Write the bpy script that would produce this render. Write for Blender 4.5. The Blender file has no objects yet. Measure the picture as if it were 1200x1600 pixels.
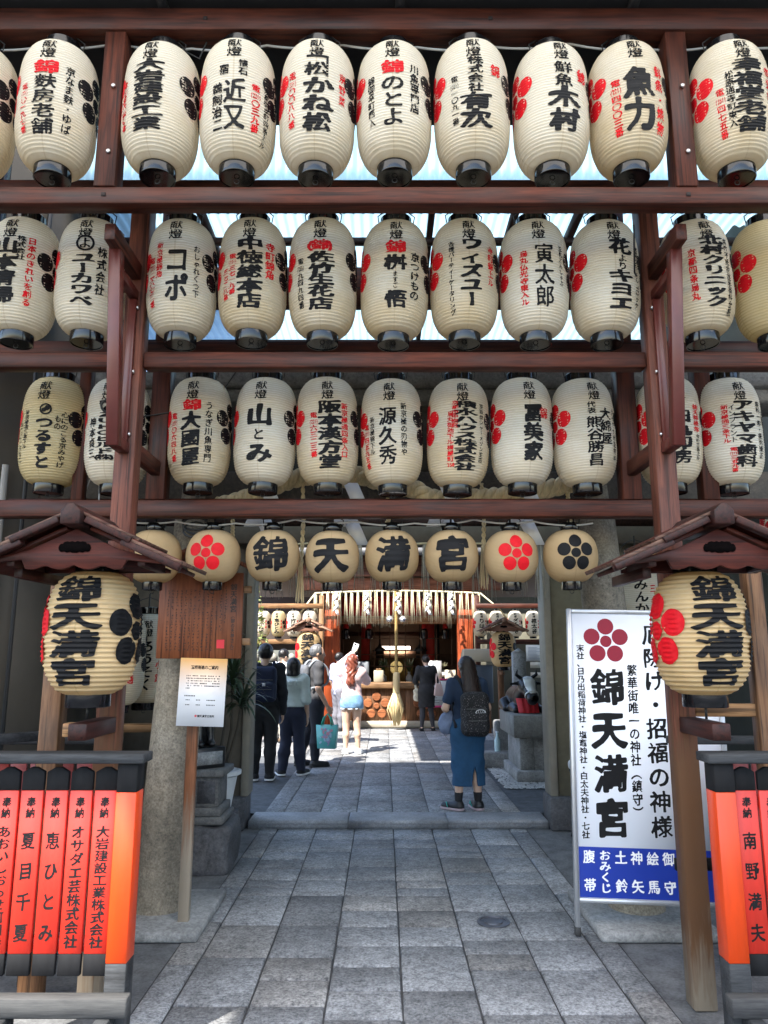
import bpy, bmesh, math, random
import numpy as np
from mathutils import Vector, Matrix, Euler
R = math.radians
rng = random.Random(7)
SC = bpy.context.scene
COL = SC.collection

# ------------------------------------------------------------------ camera, sky, sun, exposure
cam = bpy.data.cameras.new('camera'); camo = bpy.data.objects.new('camera', cam); COL.objects.link(camo)
cam.sensor_fit = 'VERTICAL'; cam.sensor_height = 36.0; cam.sensor_width = 27.0; cam.lens = 26.0
cam.clip_start = 0.05; cam.clip_end = 400
camo.location = (0, 0, 1.67); camo.rotation_euler = (R(90 + 10.8), 0, 0)
SC.camera = camo
SUN_AZ, SUN_EL = 35.0, 55.0          # the sun stands behind the camera, to its left
w = bpy.data.worlds.new('World'); SC.world = w; w.use_nodes = True
nt = w.node_tree; bg = nt.nodes['Background']
sky = nt.nodes.new('ShaderNodeTexSky'); sky.sky_type = 'NISHITA'; sky.sun_disc = False
sky.sun_elevation = R(SUN_EL); sky.sun_rotation = R(180 + SUN_AZ)
nt.links.new(sky.outputs[0], bg.inputs[0]); bg.inputs[1].default_value = 0.15
sl = bpy.data.lights.new('sun', 'SUN'); sl.energy = 4.0; sl.angle = R(0.5); sl.color = (1, 0.95, 0.87)
slo = bpy.data.objects.new('sun', sl); COL.objects.link(slo)
sdir = Vector((-math.sin(R(SUN_AZ)) * math.cos(R(SUN_EL)), -math.cos(R(SUN_AZ)) * math.cos(R(SUN_EL)), math.sin(R(SUN_EL))))
slo.rotation_euler = sdir.to_track_quat('Z', 'Y').to_euler(); slo.location = (-6, -8, 20)
SC.view_settings.view_transform = 'Standard'; SC.view_settings.look = 'None'
SC.view_settings.gamma = 1; SC.view_settings.use_curve_mapping = False
SC.view_settings.exposure = 2.1
SC.cycles.max_bounces = 10; SC.cycles.diffuse_bounces = 5; SC.cycles.transmission_bounces = 8
SC.cycles.sample_clamp_indirect = 6.0

# ------------------------------------------------------------------ materials
MATS = {}
def nodes(name):
    m = bpy.data.materials.new(name); m.use_nodes = True
    t = m.node_tree; b = t.nodes['Principled BSDF']
    return m, t, b
def N(t, kind, **kw):
    n = t.nodes.new(kind)
    for k, v in kw.items():
        if k.startswith('i_'):
            key = k[2:]; key = int(key) if key.isdigit() else key
            n.inputs[key].default_value = v
        else: setattr(n, k, v)
    return n
def c4(c): return (c[0], c[1], c[2], 1)
def plain(name, col, rough=0.5, var=0.0, scale=30.0, bump=0.0, metal=0.0, spec=None, stretch=None, dark=None):
    """colour with an optional two-scale noise towards `dark`, optional bump, optional stretched grain"""
    if name in MATS: return MATS[name]
    m, t, b = nodes(name)
    b.inputs['Base Color'].default_value = c4(col); b.inputs['Roughness'].default_value = rough; b.inputs['Metallic'].default_value = metal
    if spec is not None: b.inputs['Specular IOR Level'].default_value = spec
    if var or bump:
        tc = N(t, 'ShaderNodeTexCoord'); mp = N(t, 'ShaderNodeMapping')
        t.links.new(tc.outputs['Object'], mp.inputs[0])
        if stretch: mp.inputs['Scale'].default_value = stretch
        n1 = N(t, 'ShaderNodeTexNoise', i_Scale=scale, i_Detail=6.0, i_Roughness=0.65); t.links.new(mp.outputs[0], n1.inputs['Vector'])
        n2 = N(t, 'ShaderNodeTexNoise', i_Scale=scale * 0.13, i_Detail=3.0); t.links.new(mp.outputs[0], n2.inputs['Vector'])
        mx = N(t, 'ShaderNodeMath', operation='ADD'); t.links.new(n1.outputs[0], mx.inputs[0]); t.links.new(n2.outputs[0], mx.inputs[1])
        rp = N(t, 'ShaderNodeMapRange', i_1=0.75, i_2=1.25); t.links.new(mx.outputs[0], rp.inputs[0])
        cm = N(t, 'ShaderNodeMix', data_type='RGBA')
        d = dark if dark else tuple(x * (1 - var) for x in col)
        cm.inputs[6].default_value = c4(d); cm.inputs[7].default_value = c4(tuple(min(1, x * (1 + var * 0.6)) for x in col))
        t.links.new(rp.outputs[0], cm.inputs[0]); t.links.new(cm.outputs[2], b.inputs['Base Color'])
        if bump:
            bp = N(t, 'ShaderNodeBump', i_Strength=bump, i_Distance=0.004); t.links.new(n1.outputs[0], bp.inputs['Height'])
            t.links.new(bp.outputs[0], b.inputs['Normal'])
    MATS[name] = m; return m
def wood(name, col, dark, axis='x', rough=0.5, worn=None, wornz=None, foot=None):
    """long grain along `axis`, with knots and streaks; worn = pale weathered colour below the height wornz"""
    if name in MATS: return MATS[name]
    m, t, b = nodes(name)
    tc = N(t, 'ShaderNodeTexCoord'); mp = N(t, 'ShaderNodeMapping')
    t.links.new(tc.outputs['Object'], mp.inputs[0])
    s = [14.0, 14.0, 14.0]; s['xyz'.index(axis)] = 1.1; mp.inputs['Scale'].default_value = s
    n1 = N(t, 'ShaderNodeTexNoise', i_Scale=3.0, i_Detail=8.0, i_Roughness=0.6, i_Distortion=0.7); t.links.new(mp.outputs[0], n1.inputs['Vector'])
    n2 = N(t, 'ShaderNodeTexNoise', i_Scale=2.6, i_Detail=4.0); t.links.new(tc.outputs['Object'], n2.inputs['Vector'])
    ra = N(t, 'ShaderNodeValToRGB'); ra.color_ramp.elements[0].position = 0.36; ra.color_ramp.elements[1].position = 0.66
    ra.color_ramp.elements[0].color = c4(dark); ra.color_ramp.elements[1].color = c4(col)
    t.links.new(n1.outputs[0], ra.inputs[0])
    r2 = N(t, 'ShaderNodeMapRange', i_1=0.35, i_2=0.7, i_3=0.72, i_4=1.2); t.links.new(n2.outputs[0], r2.inputs[0])
    mul = N(t, 'ShaderNodeMix', data_type='RGBA', blend_type='MULTIPLY', i_0=1.0)
    t.links.new(ra.outputs[0], mul.inputs[6]); t.links.new(r2.outputs[0], mul.inputs[7])
    out = mul.outputs[2]
    m3 = N(t, 'ShaderNodeMapping'); t.links.new(tc.outputs['Object'], m3.inputs[0]); s3 = [70.0] * 3; s3['xyz'.index(axis)] = 1.6; m3.inputs['Scale'].default_value = s3
    n4 = N(t, 'ShaderNodeTexNoise', i_Scale=1.0, i_Detail=3.0); t.links.new(m3.outputs[0], n4.inputs['Vector'])
    r4 = N(t, 'ShaderNodeMapRange', i_1=0.34, i_2=0.44, i_3=0.35, i_4=1.0); t.links.new(n4.outputs[0], r4.inputs[0])
    mk = N(t, 'ShaderNodeMix', data_type='RGBA', blend_type='MULTIPLY', i_0=1.0); t.links.new(out, mk.inputs[6]); t.links.new(r4.outputs[0], mk.inputs[7]); out = mk.outputs[2]
    rr0 = N(t, 'ShaderNodeMapRange', i_1=0.3, i_2=0.7, i_3=rough - .08, i_4=rough + .22); t.links.new(n2.outputs[0], rr0.inputs[0]); t.links.new(rr0.outputs[0], b.inputs['Roughness'])
    if worn:
        sp = N(t, 'ShaderNodeSeparateXYZ'); t.links.new(tc.outputs['Object'], sp.inputs[0])
        ad = N(t, 'ShaderNodeMath', operation='MULTIPLY_ADD', i_1=0.9, i_2=-0.45); t.links.new(n1.outputs[0], ad.inputs[0])
        su = N(t, 'ShaderNodeMath', operation='ADD'); t.links.new(sp.outputs[2], su.inputs[0]); t.links.new(ad.outputs[0], su.inputs[1])
        rr = N(t, 'ShaderNodeMapRange', i_1=wornz + 0.25, i_2=wornz - 0.15); t.links.new(su.outputs[0], rr.inputs[0])
        wm = N(t, 'ShaderNodeMix', data_type='RGBA'); t.links.new(rr.outputs[0], wm.inputs[0])
        t.links.new(out, wm.inputs[6]); wm.inputs[7].default_value = c4(worn); out = wm.outputs[2]
        if foot:
            r5 = N(t, 'ShaderNodeMapRange', i_1=0.40, i_2=0.02); t.links.new(su.outputs[0], r5.inputs[0]); w5 = N(t, 'ShaderNodeMix', data_type='RGBA'); t.links.new(r5.outputs[0], w5.inputs[0]); t.links.new(out, w5.inputs[6]); w5.inputs[7].default_value = c4(foot); out = w5.outputs[2]
    t.links.new(out, b.inputs['Base Color']); b.inputs['Specular IOR Level'].default_value = 0.3
    bp = N(t, 'ShaderNodeBump', i_Strength=0.25, i_Distance=0.003); t.links.new(n1.outputs[0], bp.inputs['Height']); t.links.new(bp.outputs[0], b.inputs['Normal'])
    MATS[name] = m; return m
def granite(name, light, dark, tone=False, rough=0.75, scale=95.0, bump=0.5, spread=0.22):
    """speckled stone; with tone=True the mesh's own per-slab 'tone' colour tints it"""
    if name in MATS: return MATS[name]
    m, t, b = nodes(name)
    tc = N(t, 'ShaderNodeTexCoord')
    n1 = N(t, 'ShaderNodeTexNoise', i_Scale=scale, i_Detail=5.0, i_Roughness=0.7); t.links.new(tc.outputs['Object'], n1.inputs['Vector'])
    n3 = N(t, 'ShaderNodeTexNoise', i_Scale=scale * 0.32, i_Detail=4.0, i_Roughness=0.6); t.links.new(tc.outputs['Object'], n3.inputs['Vector'])
    n2 = N(t, 'ShaderNodeTexNoise', i_Scale=2.3, i_Detail=5.0, i_Roughness=0.6); t.links.new(tc.outputs['Object'], n2.inputs['Vector'])
    a1 = N(t, 'ShaderNodeMath', operation='MULTIPLY_ADD', i_1=0.55); t.links.new(n3.outputs[0], a1.inputs[0]); t.links.new(n1.outputs[0], a1.inputs[2])
    rp = N(t, 'ShaderNodeMapRange', i_1=0.775 - spread, i_2=0.775 + spread); t.links.new(a1.outputs[0], rp.inputs[0])
    cm = N(t, 'ShaderNodeMix', data_type='RGBA'); cm.inputs[6].default_value = c4(dark); cm.inputs[7].default_value = c4(light)
    t.links.new(rp.outputs[0], cm.inputs[0])
    r2 = N(t, 'ShaderNodeMapRange', i_1=0.3, i_2=0.72, i_3=0.62, i_4=1.25); t.links.new(n2.outputs[0], r2.inputs[0])
    mul = N(t, 'ShaderNodeMix', data_type='RGBA', blend_type='MULTIPLY', i_0=1.0); t.links.new(cm.outputs[2], mul.inputs[6]); t.links.new(r2.outputs[0], mul.inputs[7])
    out = mul.outputs[2]
    if tone:
        at = N(t, 'ShaderNodeAttribute', attribute_name='tone')
        m2 = N(t, 'ShaderNodeMix', data_type='RGBA', blend_type='MULTIPLY', i_0=1.0); t.links.new(out, m2.inputs[6]); t.links.new(at.outputs[0], m2.inputs[7]); out = m2.outputs[2]
    t.links.new(out, b.inputs['Base Color']); b.inputs['Roughness'].default_value = rough
    bp = N(t, 'ShaderNodeBump', i_Strength=bump, i_Distance=0.006); t.links.new(a1.outputs[0], bp.inputs['Height']); t.links.new(bp.outputs[0], b.inputs['Normal'])
    MATS[name] = m; return m
def paper(name, col, aged, n, hgt, hoop, trans=0.42):
    """lantern paper: thin hoops showing through, eight glued seams, aged yellow blotches, lets light through"""
    if name in MATS: return MATS[name]
    m, t, b = nodes(name)
    tc = N(t, 'ShaderNodeTexCoord'); sp = N(t, 'ShaderNodeSeparateXYZ'); t.links.new(tc.outputs['Object'], sp.inputs[0])
    oi = N(t, 'ShaderNodeObjectInfo')
    ph = N(t, 'ShaderNodeMath', operation='MULTIPLY', i_1=2 * math.pi * n / hgt); t.links.new(sp.outputs[2], ph.inputs[0])
    co = N(t, 'ShaderNodeMath', operation='COSINE'); t.links.new(ph.outputs[0], co.inputs[0])
    hp = N(t, 'ShaderNodeMapRange', i_1=0.35, i_2=1.0, i_3=0.0, i_4=0.62); t.links.new(co.outputs[0], hp.inputs[0])
    at = N(t, 'ShaderNodeMath', operation='ARCTAN2'); t.links.new(sp.outputs[0], at.inputs[0]); t.links.new(sp.outputs[1], at.inputs[1])
    sm = N(t, 'ShaderNodeMath', operation='MULTIPLY', i_1=4.0); t.links.new(at.outputs[0], sm.inputs[0])
    cs = N(t, 'ShaderNodeMath', operation='COSINE'); t.links.new(sm.outputs[0], cs.inputs[0])
    sr = N(t, 'ShaderNodeMapRange', i_1=0.993, i_2=1.0, i_3=0.0, i_4=0.4); t.links.new(cs.outputs[0], sr.inputs[0])
    ofs = N(t, 'ShaderNodeVectorMath', operation='ADD'); t.links.new(tc.outputs['Object'], ofs.inputs[0]); t.links.new(oi.outputs['Random'], ofs.inputs[1])
    ns = N(t, 'ShaderNodeTexNoise', i_Scale=5.0, i_Detail=5.0, i_Roughness=0.6); t.links.new(ofs.outputs[0], ns.inputs['Vector'])
    zr = N(t, 'ShaderNodeMapRange', i_1=hgt * 0.5, i_2=0.0, i_3=-0.12, i_4=0.28); t.links.new(sp.outputs[2], zr.inputs[0])
    av = N(t, 'ShaderNodeMath', operation='ADD'); t.links.new(ns.outputs[0], av.inputs[0]); t.links.new(zr.outputs[0], av.inputs[1])
    av2 = N(t, 'ShaderNodeMath', operation='MULTIPLY_ADD', i_1=0.42); t.links.new(oi.outputs['Random'], av2.inputs[0]); t.links.new(av.outputs[0], av2.inputs[2])
    ar = N(t, 'ShaderNodeMapRange', i_1=0.45, i_2=1.05); ar.inputs[1].default_value = 0.52; ar.inputs[2].default_value = 1.2; t.links.new(av2.outputs[0], ar.inputs[0])
    c1 = N(t, 'ShaderNodeMix', data_type='RGBA'); c1.inputs[6].default_value = c4(col); c1.inputs[7].default_value = c4(aged); t.links.new(ar.outputs[0], c1.inputs[0])
    c2 = N(t, 'ShaderNodeMix', data_type='RGBA'); c2.inputs[7].default_value = c4(hoop); t.links.new(hp.outputs[0], c2.inputs[0]); t.links.new(c1.outputs[2], c2.inputs[6])
    c3 = N(t, 'ShaderNodeMix', data_type='RGBA'); c3.inputs[7].default_value = c4(tuple(x * 0.8 for x in aged)); t.links.new(sr.outputs[0], c3.inputs[0]); t.links.new(c2.outputs[2], c3.inputs[6])
    t.links.new(c3.outputs[2], b.inputs['Base Color']); b.inputs['Roughness'].default_value = 0.6; b.inputs['Specular IOR Level'].default_value = 0.25
    fn = N(t, 'ShaderNodeTexNoise', i_Scale=70.0, i_Detail=4.0); t.links.new(ofs.outputs[0], fn.inputs['Vector'])
    bp = N(t, 'ShaderNodeBump', i_Strength=0.18, i_Distance=0.004); t.links.new(fn.outputs[0], bp.inputs['Height']); t.links.new(bp.outputs[0], b.inputs['Normal'])
    tr = N(t, 'ShaderNodeBsdfTranslucent'); t.links.new(c3.outputs[2], tr.inputs[0])
    mx = N(t, 'ShaderNodeMixShader', i_0=trans); t.links.new(b.outputs[0], mx.inputs[1]); t.links.new(tr.outputs[0], mx.inputs[2])
    t.links.new(mx.outputs[0], t.nodes['Material Output'].inputs[0])
    MATS[name] = m; return m
def sheet(name, col, trans):
    if name in MATS: return MATS[name]
    m, t, b = nodes(name)
    b.inputs['Base Color'].default_value = c4(col); b.inputs['Roughness'].default_value = 0.4
    tc = N(t, 'ShaderNodeTexCoord')
    ns = N(t, 'ShaderNodeTexNoise', i_Scale=1.3, i_Detail=5.0); t.links.new(tc.outputs['Object'], ns.inputs['Vector'])
    rp = N(t, 'ShaderNodeMapRange', i_1=0.3, i_2=0.7, i_3=0.86, i_4=1.0); t.links.new(ns.outputs[0], rp.inputs[0])
    mul = N(t, 'ShaderNodeMix', data_type='RGBA', blend_type='MULTIPLY', i_0=1.0); mul.inputs[6].default_value = c4(col); t.links.new(rp.outputs[0], mul.inputs[7])
    tr = N(t, 'ShaderNodeBsdfTranslucent'); t.links.new(mul.outputs[2], tr.inputs[0]); t.links.new(mul.outputs[2], b.inputs['Base Color'])
    mx = N(t, 'ShaderNodeMixShader', i_0=trans); t.links.new(b.outputs[0], mx.inputs[1]); t.links.new(tr.outputs[0], mx.inputs[2])
    t.links.new(mx.outputs[0], t.nodes['Material Output'].inputs[0])
    MATS[name] = m; return m

INK = plain('black ink', (0.010, 0.010, 0.011), 0.6, var=.3, scale=12, spec=0.15); CREST = plain('crest black', (0.007, 0.007, 0.008), 0.6, spec=0.15)
REDINK = plain('red ink', (0.60, 0.006, 0.013), 0.6, var=.2, scale=26, spec=0.2)
WHITEINK = plain('white lettering', (0.8, 0.8, 0.82), 0.5)
FADED = plain('faded brown ink', (0.035, 0.018, 0.012), 0.6)
LACQ = plain('black lacquer', (0.006, 0.006, 0.007), 0.13, var=0.2, scale=9)
WIRE = plain('dark wire', (0.03, 0.03, 0.03), 0.4, metal=0.5)
CABLE = plain('grey cable', (0.42, 0.42, 0.42), 0.5)
RW_D, RW_L = (0.030, 0.0065, 0.0030), (0.086, 0.0195, 0.0085)
RWX = wood('red brown beam wood', RW_L, RW_D, 'x'); RWY = wood('red brown tie wood', RW_L, RW_D, 'y')
RWZ = wood('red brown post wood', RW_L, RW_D, 'z', worn=None)
POSTW = wood('weathered post wood', (0.145, 0.046, 0.027), (0.07, 0.020, 0.012), 'z', worn=(0.105, 0.050, 0.023), wornz=1.25, foot=(0.21, 0.17, 0.125))
LEGW = wood('light brown leg wood', (0.22, 0.115, 0.055), (0.10, 0.045, 0.02), 'z')
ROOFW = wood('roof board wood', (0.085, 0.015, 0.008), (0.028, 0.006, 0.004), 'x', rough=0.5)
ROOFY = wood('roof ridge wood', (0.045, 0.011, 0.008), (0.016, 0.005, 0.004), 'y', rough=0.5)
TANX = wood('tan rail wood', (0.36, 0.20, 0.09), (0.2, 0.1, 0.045), 'x')
TANZ = wood('tan post wood', (0.36, 0.20, 0.09), (0.2, 0.1, 0.045), 'z')
PAINTR = plain('red brown bracket paint', (0.085, 0.016, 0.012), 0.35, var=0.15, scale=12)
BOLT = plain('steel bolt', (0.55, 0.55, 0.55), 0.3, metal=0.9)

# ------------------------------------------------------------------ mesh building
class MB:
    def __init__(self): self.v = []; self.f = []; self.m = []; self.n = 0
    def add(self, verts, faces, mat=0):
        verts = np.asarray(verts, float).reshape(-1, 3)
        for fc in faces: self.f.append([int(i) + self.n for i in fc]); self.m.append(mat)
        self.v.append(verts); self.n += len(verts); return self
    def box(self, x0, x1, y0, y1, z0, z1, mat=0, top=None):
        """top = (dx, dy) shift of the upper face"""
        a, b_ = top or (0, 0)
        v = [(x0, y0, z0), (x1, y0, z0), (x1, y1, z0), (x0, y1, z0), (x0 + a, y0 + b_, z1), (x1 + a, y0 + b_, z1), (x1 + a, y1 + b_, z1), (x0 + a, y1 + b_, z1)]
        return self.add(v, [(3, 2, 1, 0), (4, 5, 6, 7), (0, 1, 5, 4), (1, 2, 6, 5), (2, 3, 7, 6), (3, 0, 4, 7)], mat)
    def bar(self, a, b, w, h, up=(0, 0, 1), mat=0):
        """a squared bar from a to b, w across and h along `up`"""
        a = Vector(a); b = Vector(b); d = (b - a).normalized(); u = Vector(up); s = d.cross(u)
        s = s.normalized() if s.length > 1e-6 else Vector((1, 0, 0)); u = s.cross(d).normalized()
        v = []
        for p in (a, b):
            for i, j in ((-1, -1), (1, -1), (1, 1), (-1, 1)): v.append(p + s * (i * w / 2) + u * (j * h / 2))
        return self.add([tuple(x) for x in v], [(0, 1, 2, 3), (7, 6, 5, 4), (0, 4, 5, 1), (1, 5, 6, 2), (2, 6, 7, 3), (3, 7, 4, 0)], mat)
    def tube(self, path, r, seg=8, mat=0, cap=True):
        P = [Vector(p) for p in path]; n = len(P); rr = r if hasattr(r, '__len__') else [r] * n
        v = []; f = []; up = None
        for i, p in enumerate(P):
            d = (P[min(i + 1, n - 1)] - P[max(i - 1, 0)]).normalized()
            if up is None: up = Vector((0, 0, 1)) if abs(d.z) < 0.9 else Vector((0, 1, 0))
            s = d.cross(up).normalized(); up = s.cross(d).normalized()
            for k in range(seg):
                a = 2 * math.pi * k / seg; v.append(tuple(p + (s * math.cos(a) + up * math.sin(a)) * rr[i]))
        for i in range(n - 1):
            for k in range(seg):
                k2 = (k + 1) % seg; f.append((i * seg + k, i * seg + k2, (i + 1) * seg + k2, (i + 1) * seg + k))
        if cap: f.append(tuple(range(seg))[::-1]); f.append(tuple(range((n - 1) * seg, n * seg)))
        return self.add(v, f, mat)
    def lathe(self, prof, seg=32, mat=0, c=(0, 0, 0), cap=True, sx=1.0, sy=1.0):
        v = []; f = []; n = len(prof)
        for r, z in prof:
            for k in range(seg):
                a = 2 * math.pi * k / seg; v.append((c[0] + r * math.cos(a) * sx, c[1] + r * math.sin(a) * sy, c[2] + z))
        for i in range(n - 1):
            for k in range(seg):
                k2 = (k + 1) % seg; f.append((i * seg + k, i * seg + k2, (i + 1) * seg + k2, (i + 1) * seg + k))
        if cap: f.append(tuple(range(seg))[::-1]); f.append(tuple(range((n - 1) * seg, n * seg)))
        return self.add(v, f, mat)
    def prism(self, poly, y0, y1, mat=0, plane='xz'):
        """a polygon drawn in a plane, pushed along the third axis"""
        n = len(poly); v = []
        for y in (y0, y1):
            for p in poly:
                v.append({'xz': (p[0], y, p[1]), 'xy': (p[0], p[1], y), 'yz': (y, p[0], p[1])}[plane])
        f = [tuple(range(n)), tuple(range(2 * n - 1, n - 1, -1))]
        for i in range(n): f.append((i, n + i, n + (i + 1) % n, (i + 1) % n))
        return self.add(v, f, mat)
    def build(self, name, mats, parent=None, at=None, bevel=0.0, smooth=None, loc=None, rot=None, tones=None, seg=1):
        """links ONE mesh object; `at` is subtracted from the vertices (world -> thing space)"""
        me = bpy.data.meshes.new(name)
        V = np.concatenate(self.v) if self.v else np.zeros((0, 3))
        if at is not None: V = V - np.asarray(at, float)
        mesh_from(me, V, self.f, self.m)
        if tones is not None:
            ca = me.color_attributes.new('tone', 'FLOAT_COLOR', 'CORNER')
            arr = np.ones((len(me.loops), 4), np.float32); k = 0
            for fc, tn in zip(self.f, tones): arr[k:k + len(fc), :3] = tn; k += len(fc)
            ca.data.foreach_set('color', arr.ravel())
        o = finish(me, name, mats, parent, loc, rot)
        bm = bmesh.new(); bm.from_mesh(me)
        if not tones: bmesh.ops.recalc_face_normals(bm, faces=bm.faces)
        if bevel:
            ed = [e for e in bm.edges if len(e.link_faces) == 2 and e.calc_face_angle(0) > 0.5]
            bmesh.ops.bevel(bm, geom=ed, offset=bevel, segments=seg, affect='EDGES', profile=0.5, clamp_overlap=True, material=-1)
        bm.to_mesh(me); bm.free()
        if smooth is not None: smooth_by(me, smooth)
        return o
def mesh_from(me, V, faces, mats):
    V = np.asarray(V, np.float32); me.vertices.add(len(V)); me.vertices.foreach_set('co', V.ravel())
    lt = np.array([len(f) for f in faces], np.int32); ls = np.concatenate([[0], np.cumsum(lt)[:-1]]).astype(np.int32) if len(lt) else lt
    me.loops.add(int(lt.sum())); me.loops.foreach_set('vertex_index', np.array([i for f in faces for i in f], np.int32))
    me.polygons.add(len(lt)); me.polygons.foreach_set('loop_start', ls); me.polygons.foreach_set('loop_total', lt)
    me.polygons.foreach_set('material_index', np.array(mats, np.int32))
    me.update(calc_edges=True); me.validate()
def smooth_by(me, ang):
    me.polygons.foreach_set('use_smooth', np.ones(len(me.polygons), bool))
    if ang < 3.1: me.set_sharp_from_angle(angle=ang)
def finish(me, name, mats, parent=None, loc=None, rot=None):
    o = bpy.data.objects.new(name, me); COL.objects.link(o)
    for m in (mats if isinstance(mats, (list, tuple)) else [mats]): me.materials.append(m)
    if parent: o.parent = parent
    if loc is not None: o.location = loc
    if rot is not None: o.rotation_euler = rot
    return o
def tag(o, label=None, cat=None, group=None, kind=None):
    if label: o['label'] = label
    if cat: o['category'] = cat
    if group: o['group'] = group
    if kind: o['kind'] = kind
    return o
def thing(name, label, cat, loc=(0, 0, 0), rz=0.0, group=None):
    o = bpy.data.objects.new(name, None); COL.objects.link(o); o.empty_display_size = 0.1
    o.location = loc; o.rotation_euler = (0, 0, rz); return tag(o, label, cat, group)
def copy_tree(o, parent=None):
    c = o.copy(); COL.objects.link(c)
    if parent: c.parent = parent
    for ch in [x for x in o.children]: copy_tree(ch, c)
    return c
def struct(o): o['kind'] = 'structure'; return o

# ------------------------------------------------------------------ implicit surfaces (bodies, statues, bags): distance fields + surface nets
def sdf_mesh(f, lo, hi, h):
    ax = [np.arange(l, u + h, h) for l, u in zip(lo, hi)]
    X, Y, Z = np.meshgrid(*ax, indexing='ij'); D = f(np.stack([X, Y, Z], -1)); sh = D.shape
    ins = D < 0; cs = tuple(s - 1 for s in sh); P0 = np.array([a[0] for a in ax])
    acc = np.zeros(cs + (3,)); cnt = np.zeros(cs)
    for a in range(3):
        b, c = (a + 1) % 3, (a + 2) % 3
        for db in (0, 1):
            for dc in (0, 1):
                s0 = [None] * 3; s1 = [None] * 3
                s0[a] = slice(0, sh[a] - 1); s1[a] = slice(1, sh[a])
                s0[b] = s1[b] = slice(db, sh[b] - 1 + db); s0[c] = s1[c] = slice(dc, sh[c] - 1 + dc)
                d0, d1 = D[tuple(s0)], D[tuple(s1)]; x = (d0 < 0) != (d1 < 0)
                den = np.where(x, d0 - d1, 1.0); tt = np.where(x, d0 / den, 0)
                acc[..., a] += np.where(x, tt, 0); acc[..., b] += np.where(x, db, 0); acc[..., c] += np.where(x, dc, 0); cnt += x
    act = cnt > 0; idx = -np.ones(cs, int); idx[act] = np.arange(act.sum())
    ijk = np.argwhere(act); V = P0 + (ijk + acc[act] / cnt[act][:, None]) * h
    F = []
    for a in range(3):
        b, c = (a + 1) % 3, (a + 2) % 3
        s0 = [slice(1, -1)] * 3; s1 = [slice(1, -1)] * 3; s0[a] = slice(0, sh[a] - 1); s1[a] = slice(1, sh[a])
        i0, i1 = ins[tuple(s0)], ins[tuple(s1)]
        e = np.argwhere(i0 != i1)
        if not len(e): continue
        flip = i0[tuple(e.T)]; base = e.copy(); base[:, b] += 1; base[:, c] += 1
        q = []
        for db, dc in ((1, 1), (0, 1), (0, 0), (1, 0)):
            k = base.copy(); k[:, b] -= db; k[:, c] -= dc; q.append(idx[tuple(k.T)])
        q = np.stack(q, 1); q[~flip] = q[~flip][:, ::-1]; F.append(q)
    return V, np.concatenate(F)
def L(a): return np.asarray(a, float)
def cone(p, a, b, ra, rb, sc=(1, 1, 1)):
    """tapered capsule; sc squashes it (thickness factor per axis)"""
    s = L(sc); p = p / s; a = L(a) / s; b = L(b) / s; ab = b - a
    t = np.clip(((p - a) @ ab) / max(ab @ ab, 1e-12), 0, 1)
    return (np.linalg.norm(p - a - t[..., None] * ab, axis=-1) - (ra + (rb - ra) * t)) * min(sc)
def ell(p, c, r):
    r = L(r); q = (p - L(c)) / r; k = np.linalg.norm(q, axis=-1); k2 = np.linalg.norm(q / r, axis=-1)
    return k * (k - 1) / np.maximum(k2, 1e-6)
def rbox(p, c, h, r):
    q = np.abs(p - L(c)) - (L(h) - r)
    return np.linalg.norm(np.maximum(q, 0), axis=-1) + np.minimum(q.max(-1), 0) - r
def smin(ds, k):
    d = ds[0]
    for e in ds[1:]:
        h = np.clip(0.5 + 0.5 * (e - d) / k, 0, 1); d = e * (1 - h) + d * h - k * h * (1 - h)
    return d
def blob(name, f, lo, hi, h, mat, parent=None, extra=None, loc=None, rot=None, mats=None, matfn=None):
    V, F = sdf_mesh(f, lo, hi, h)
    mb = MB(); mb.add(V, F, 0)
    if matfn is not None:
        C = V[F].mean(1); mi = matfn(C)
        mb.m = [int(x) for x in mi]
    if extra: extra(mb)
    me = bpy.data.meshes.new(name); mesh_from(me, np.concatenate(mb.v), mb.f, mb.m)
    smooth_by(me, 3.2)
    return finish(me, name, mats or [mat], parent, loc, rot)

# ------------------------------------------------------------------ brush lettering: glyph outline -> distance field -> thickened, slanted contour
_fc = bpy.data.curves.new('glyph', 'FONT'); _fo = bpy.data.objects.new('glyph', _fc); COL.objects.link(_fo)
_seg = {}; _gl = {}
def glyph_segments(ch):
    if ch in _seg: return _seg[ch]
    _fc.body = ch; _fc.resolution_u = 3
    dg = bpy.context.evaluated_depsgraph_get(); dg.update()
    me = bpy.data.meshes.new_from_object(_fo.evaluated_get(dg))
    V = np.array([v.co[:2] for v in me.vertices]).reshape(-1, 2); cnt = {}
    for p in me.polygons:
        for e in p.edge_keys: cnt[e] = cnt.get(e, 0) + 1
    S = np.array([[V[a], V[b]] for (a, b), n in cnt.items() if n == 1]).reshape(-1, 2, 2)
    bpy.data.meshes.remove(me)
    if len(S):
        wd = S[..., 0].max() - S[..., 0].min()
        ascii_ = ord(ch[0]) < 128
        S = S - ([(S[..., 0].max() + S[..., 0].min()) / 2, 0.36] if ascii_ else [0.5, 0.38])
        if ch in 'ー－～（）()' and not ascii_: S = np.stack([S[..., 1], -S[..., 0]], -1)     # vertical forms
    _seg[ch] = S; return S
STY = {'B': (0.052, 0.038, 0.07), 'M': (0.028, 0.020, 0.05), 'T': (0.019, 0.014, 0.06), 'P': (0.002, 0.002, 0.0)}
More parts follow.
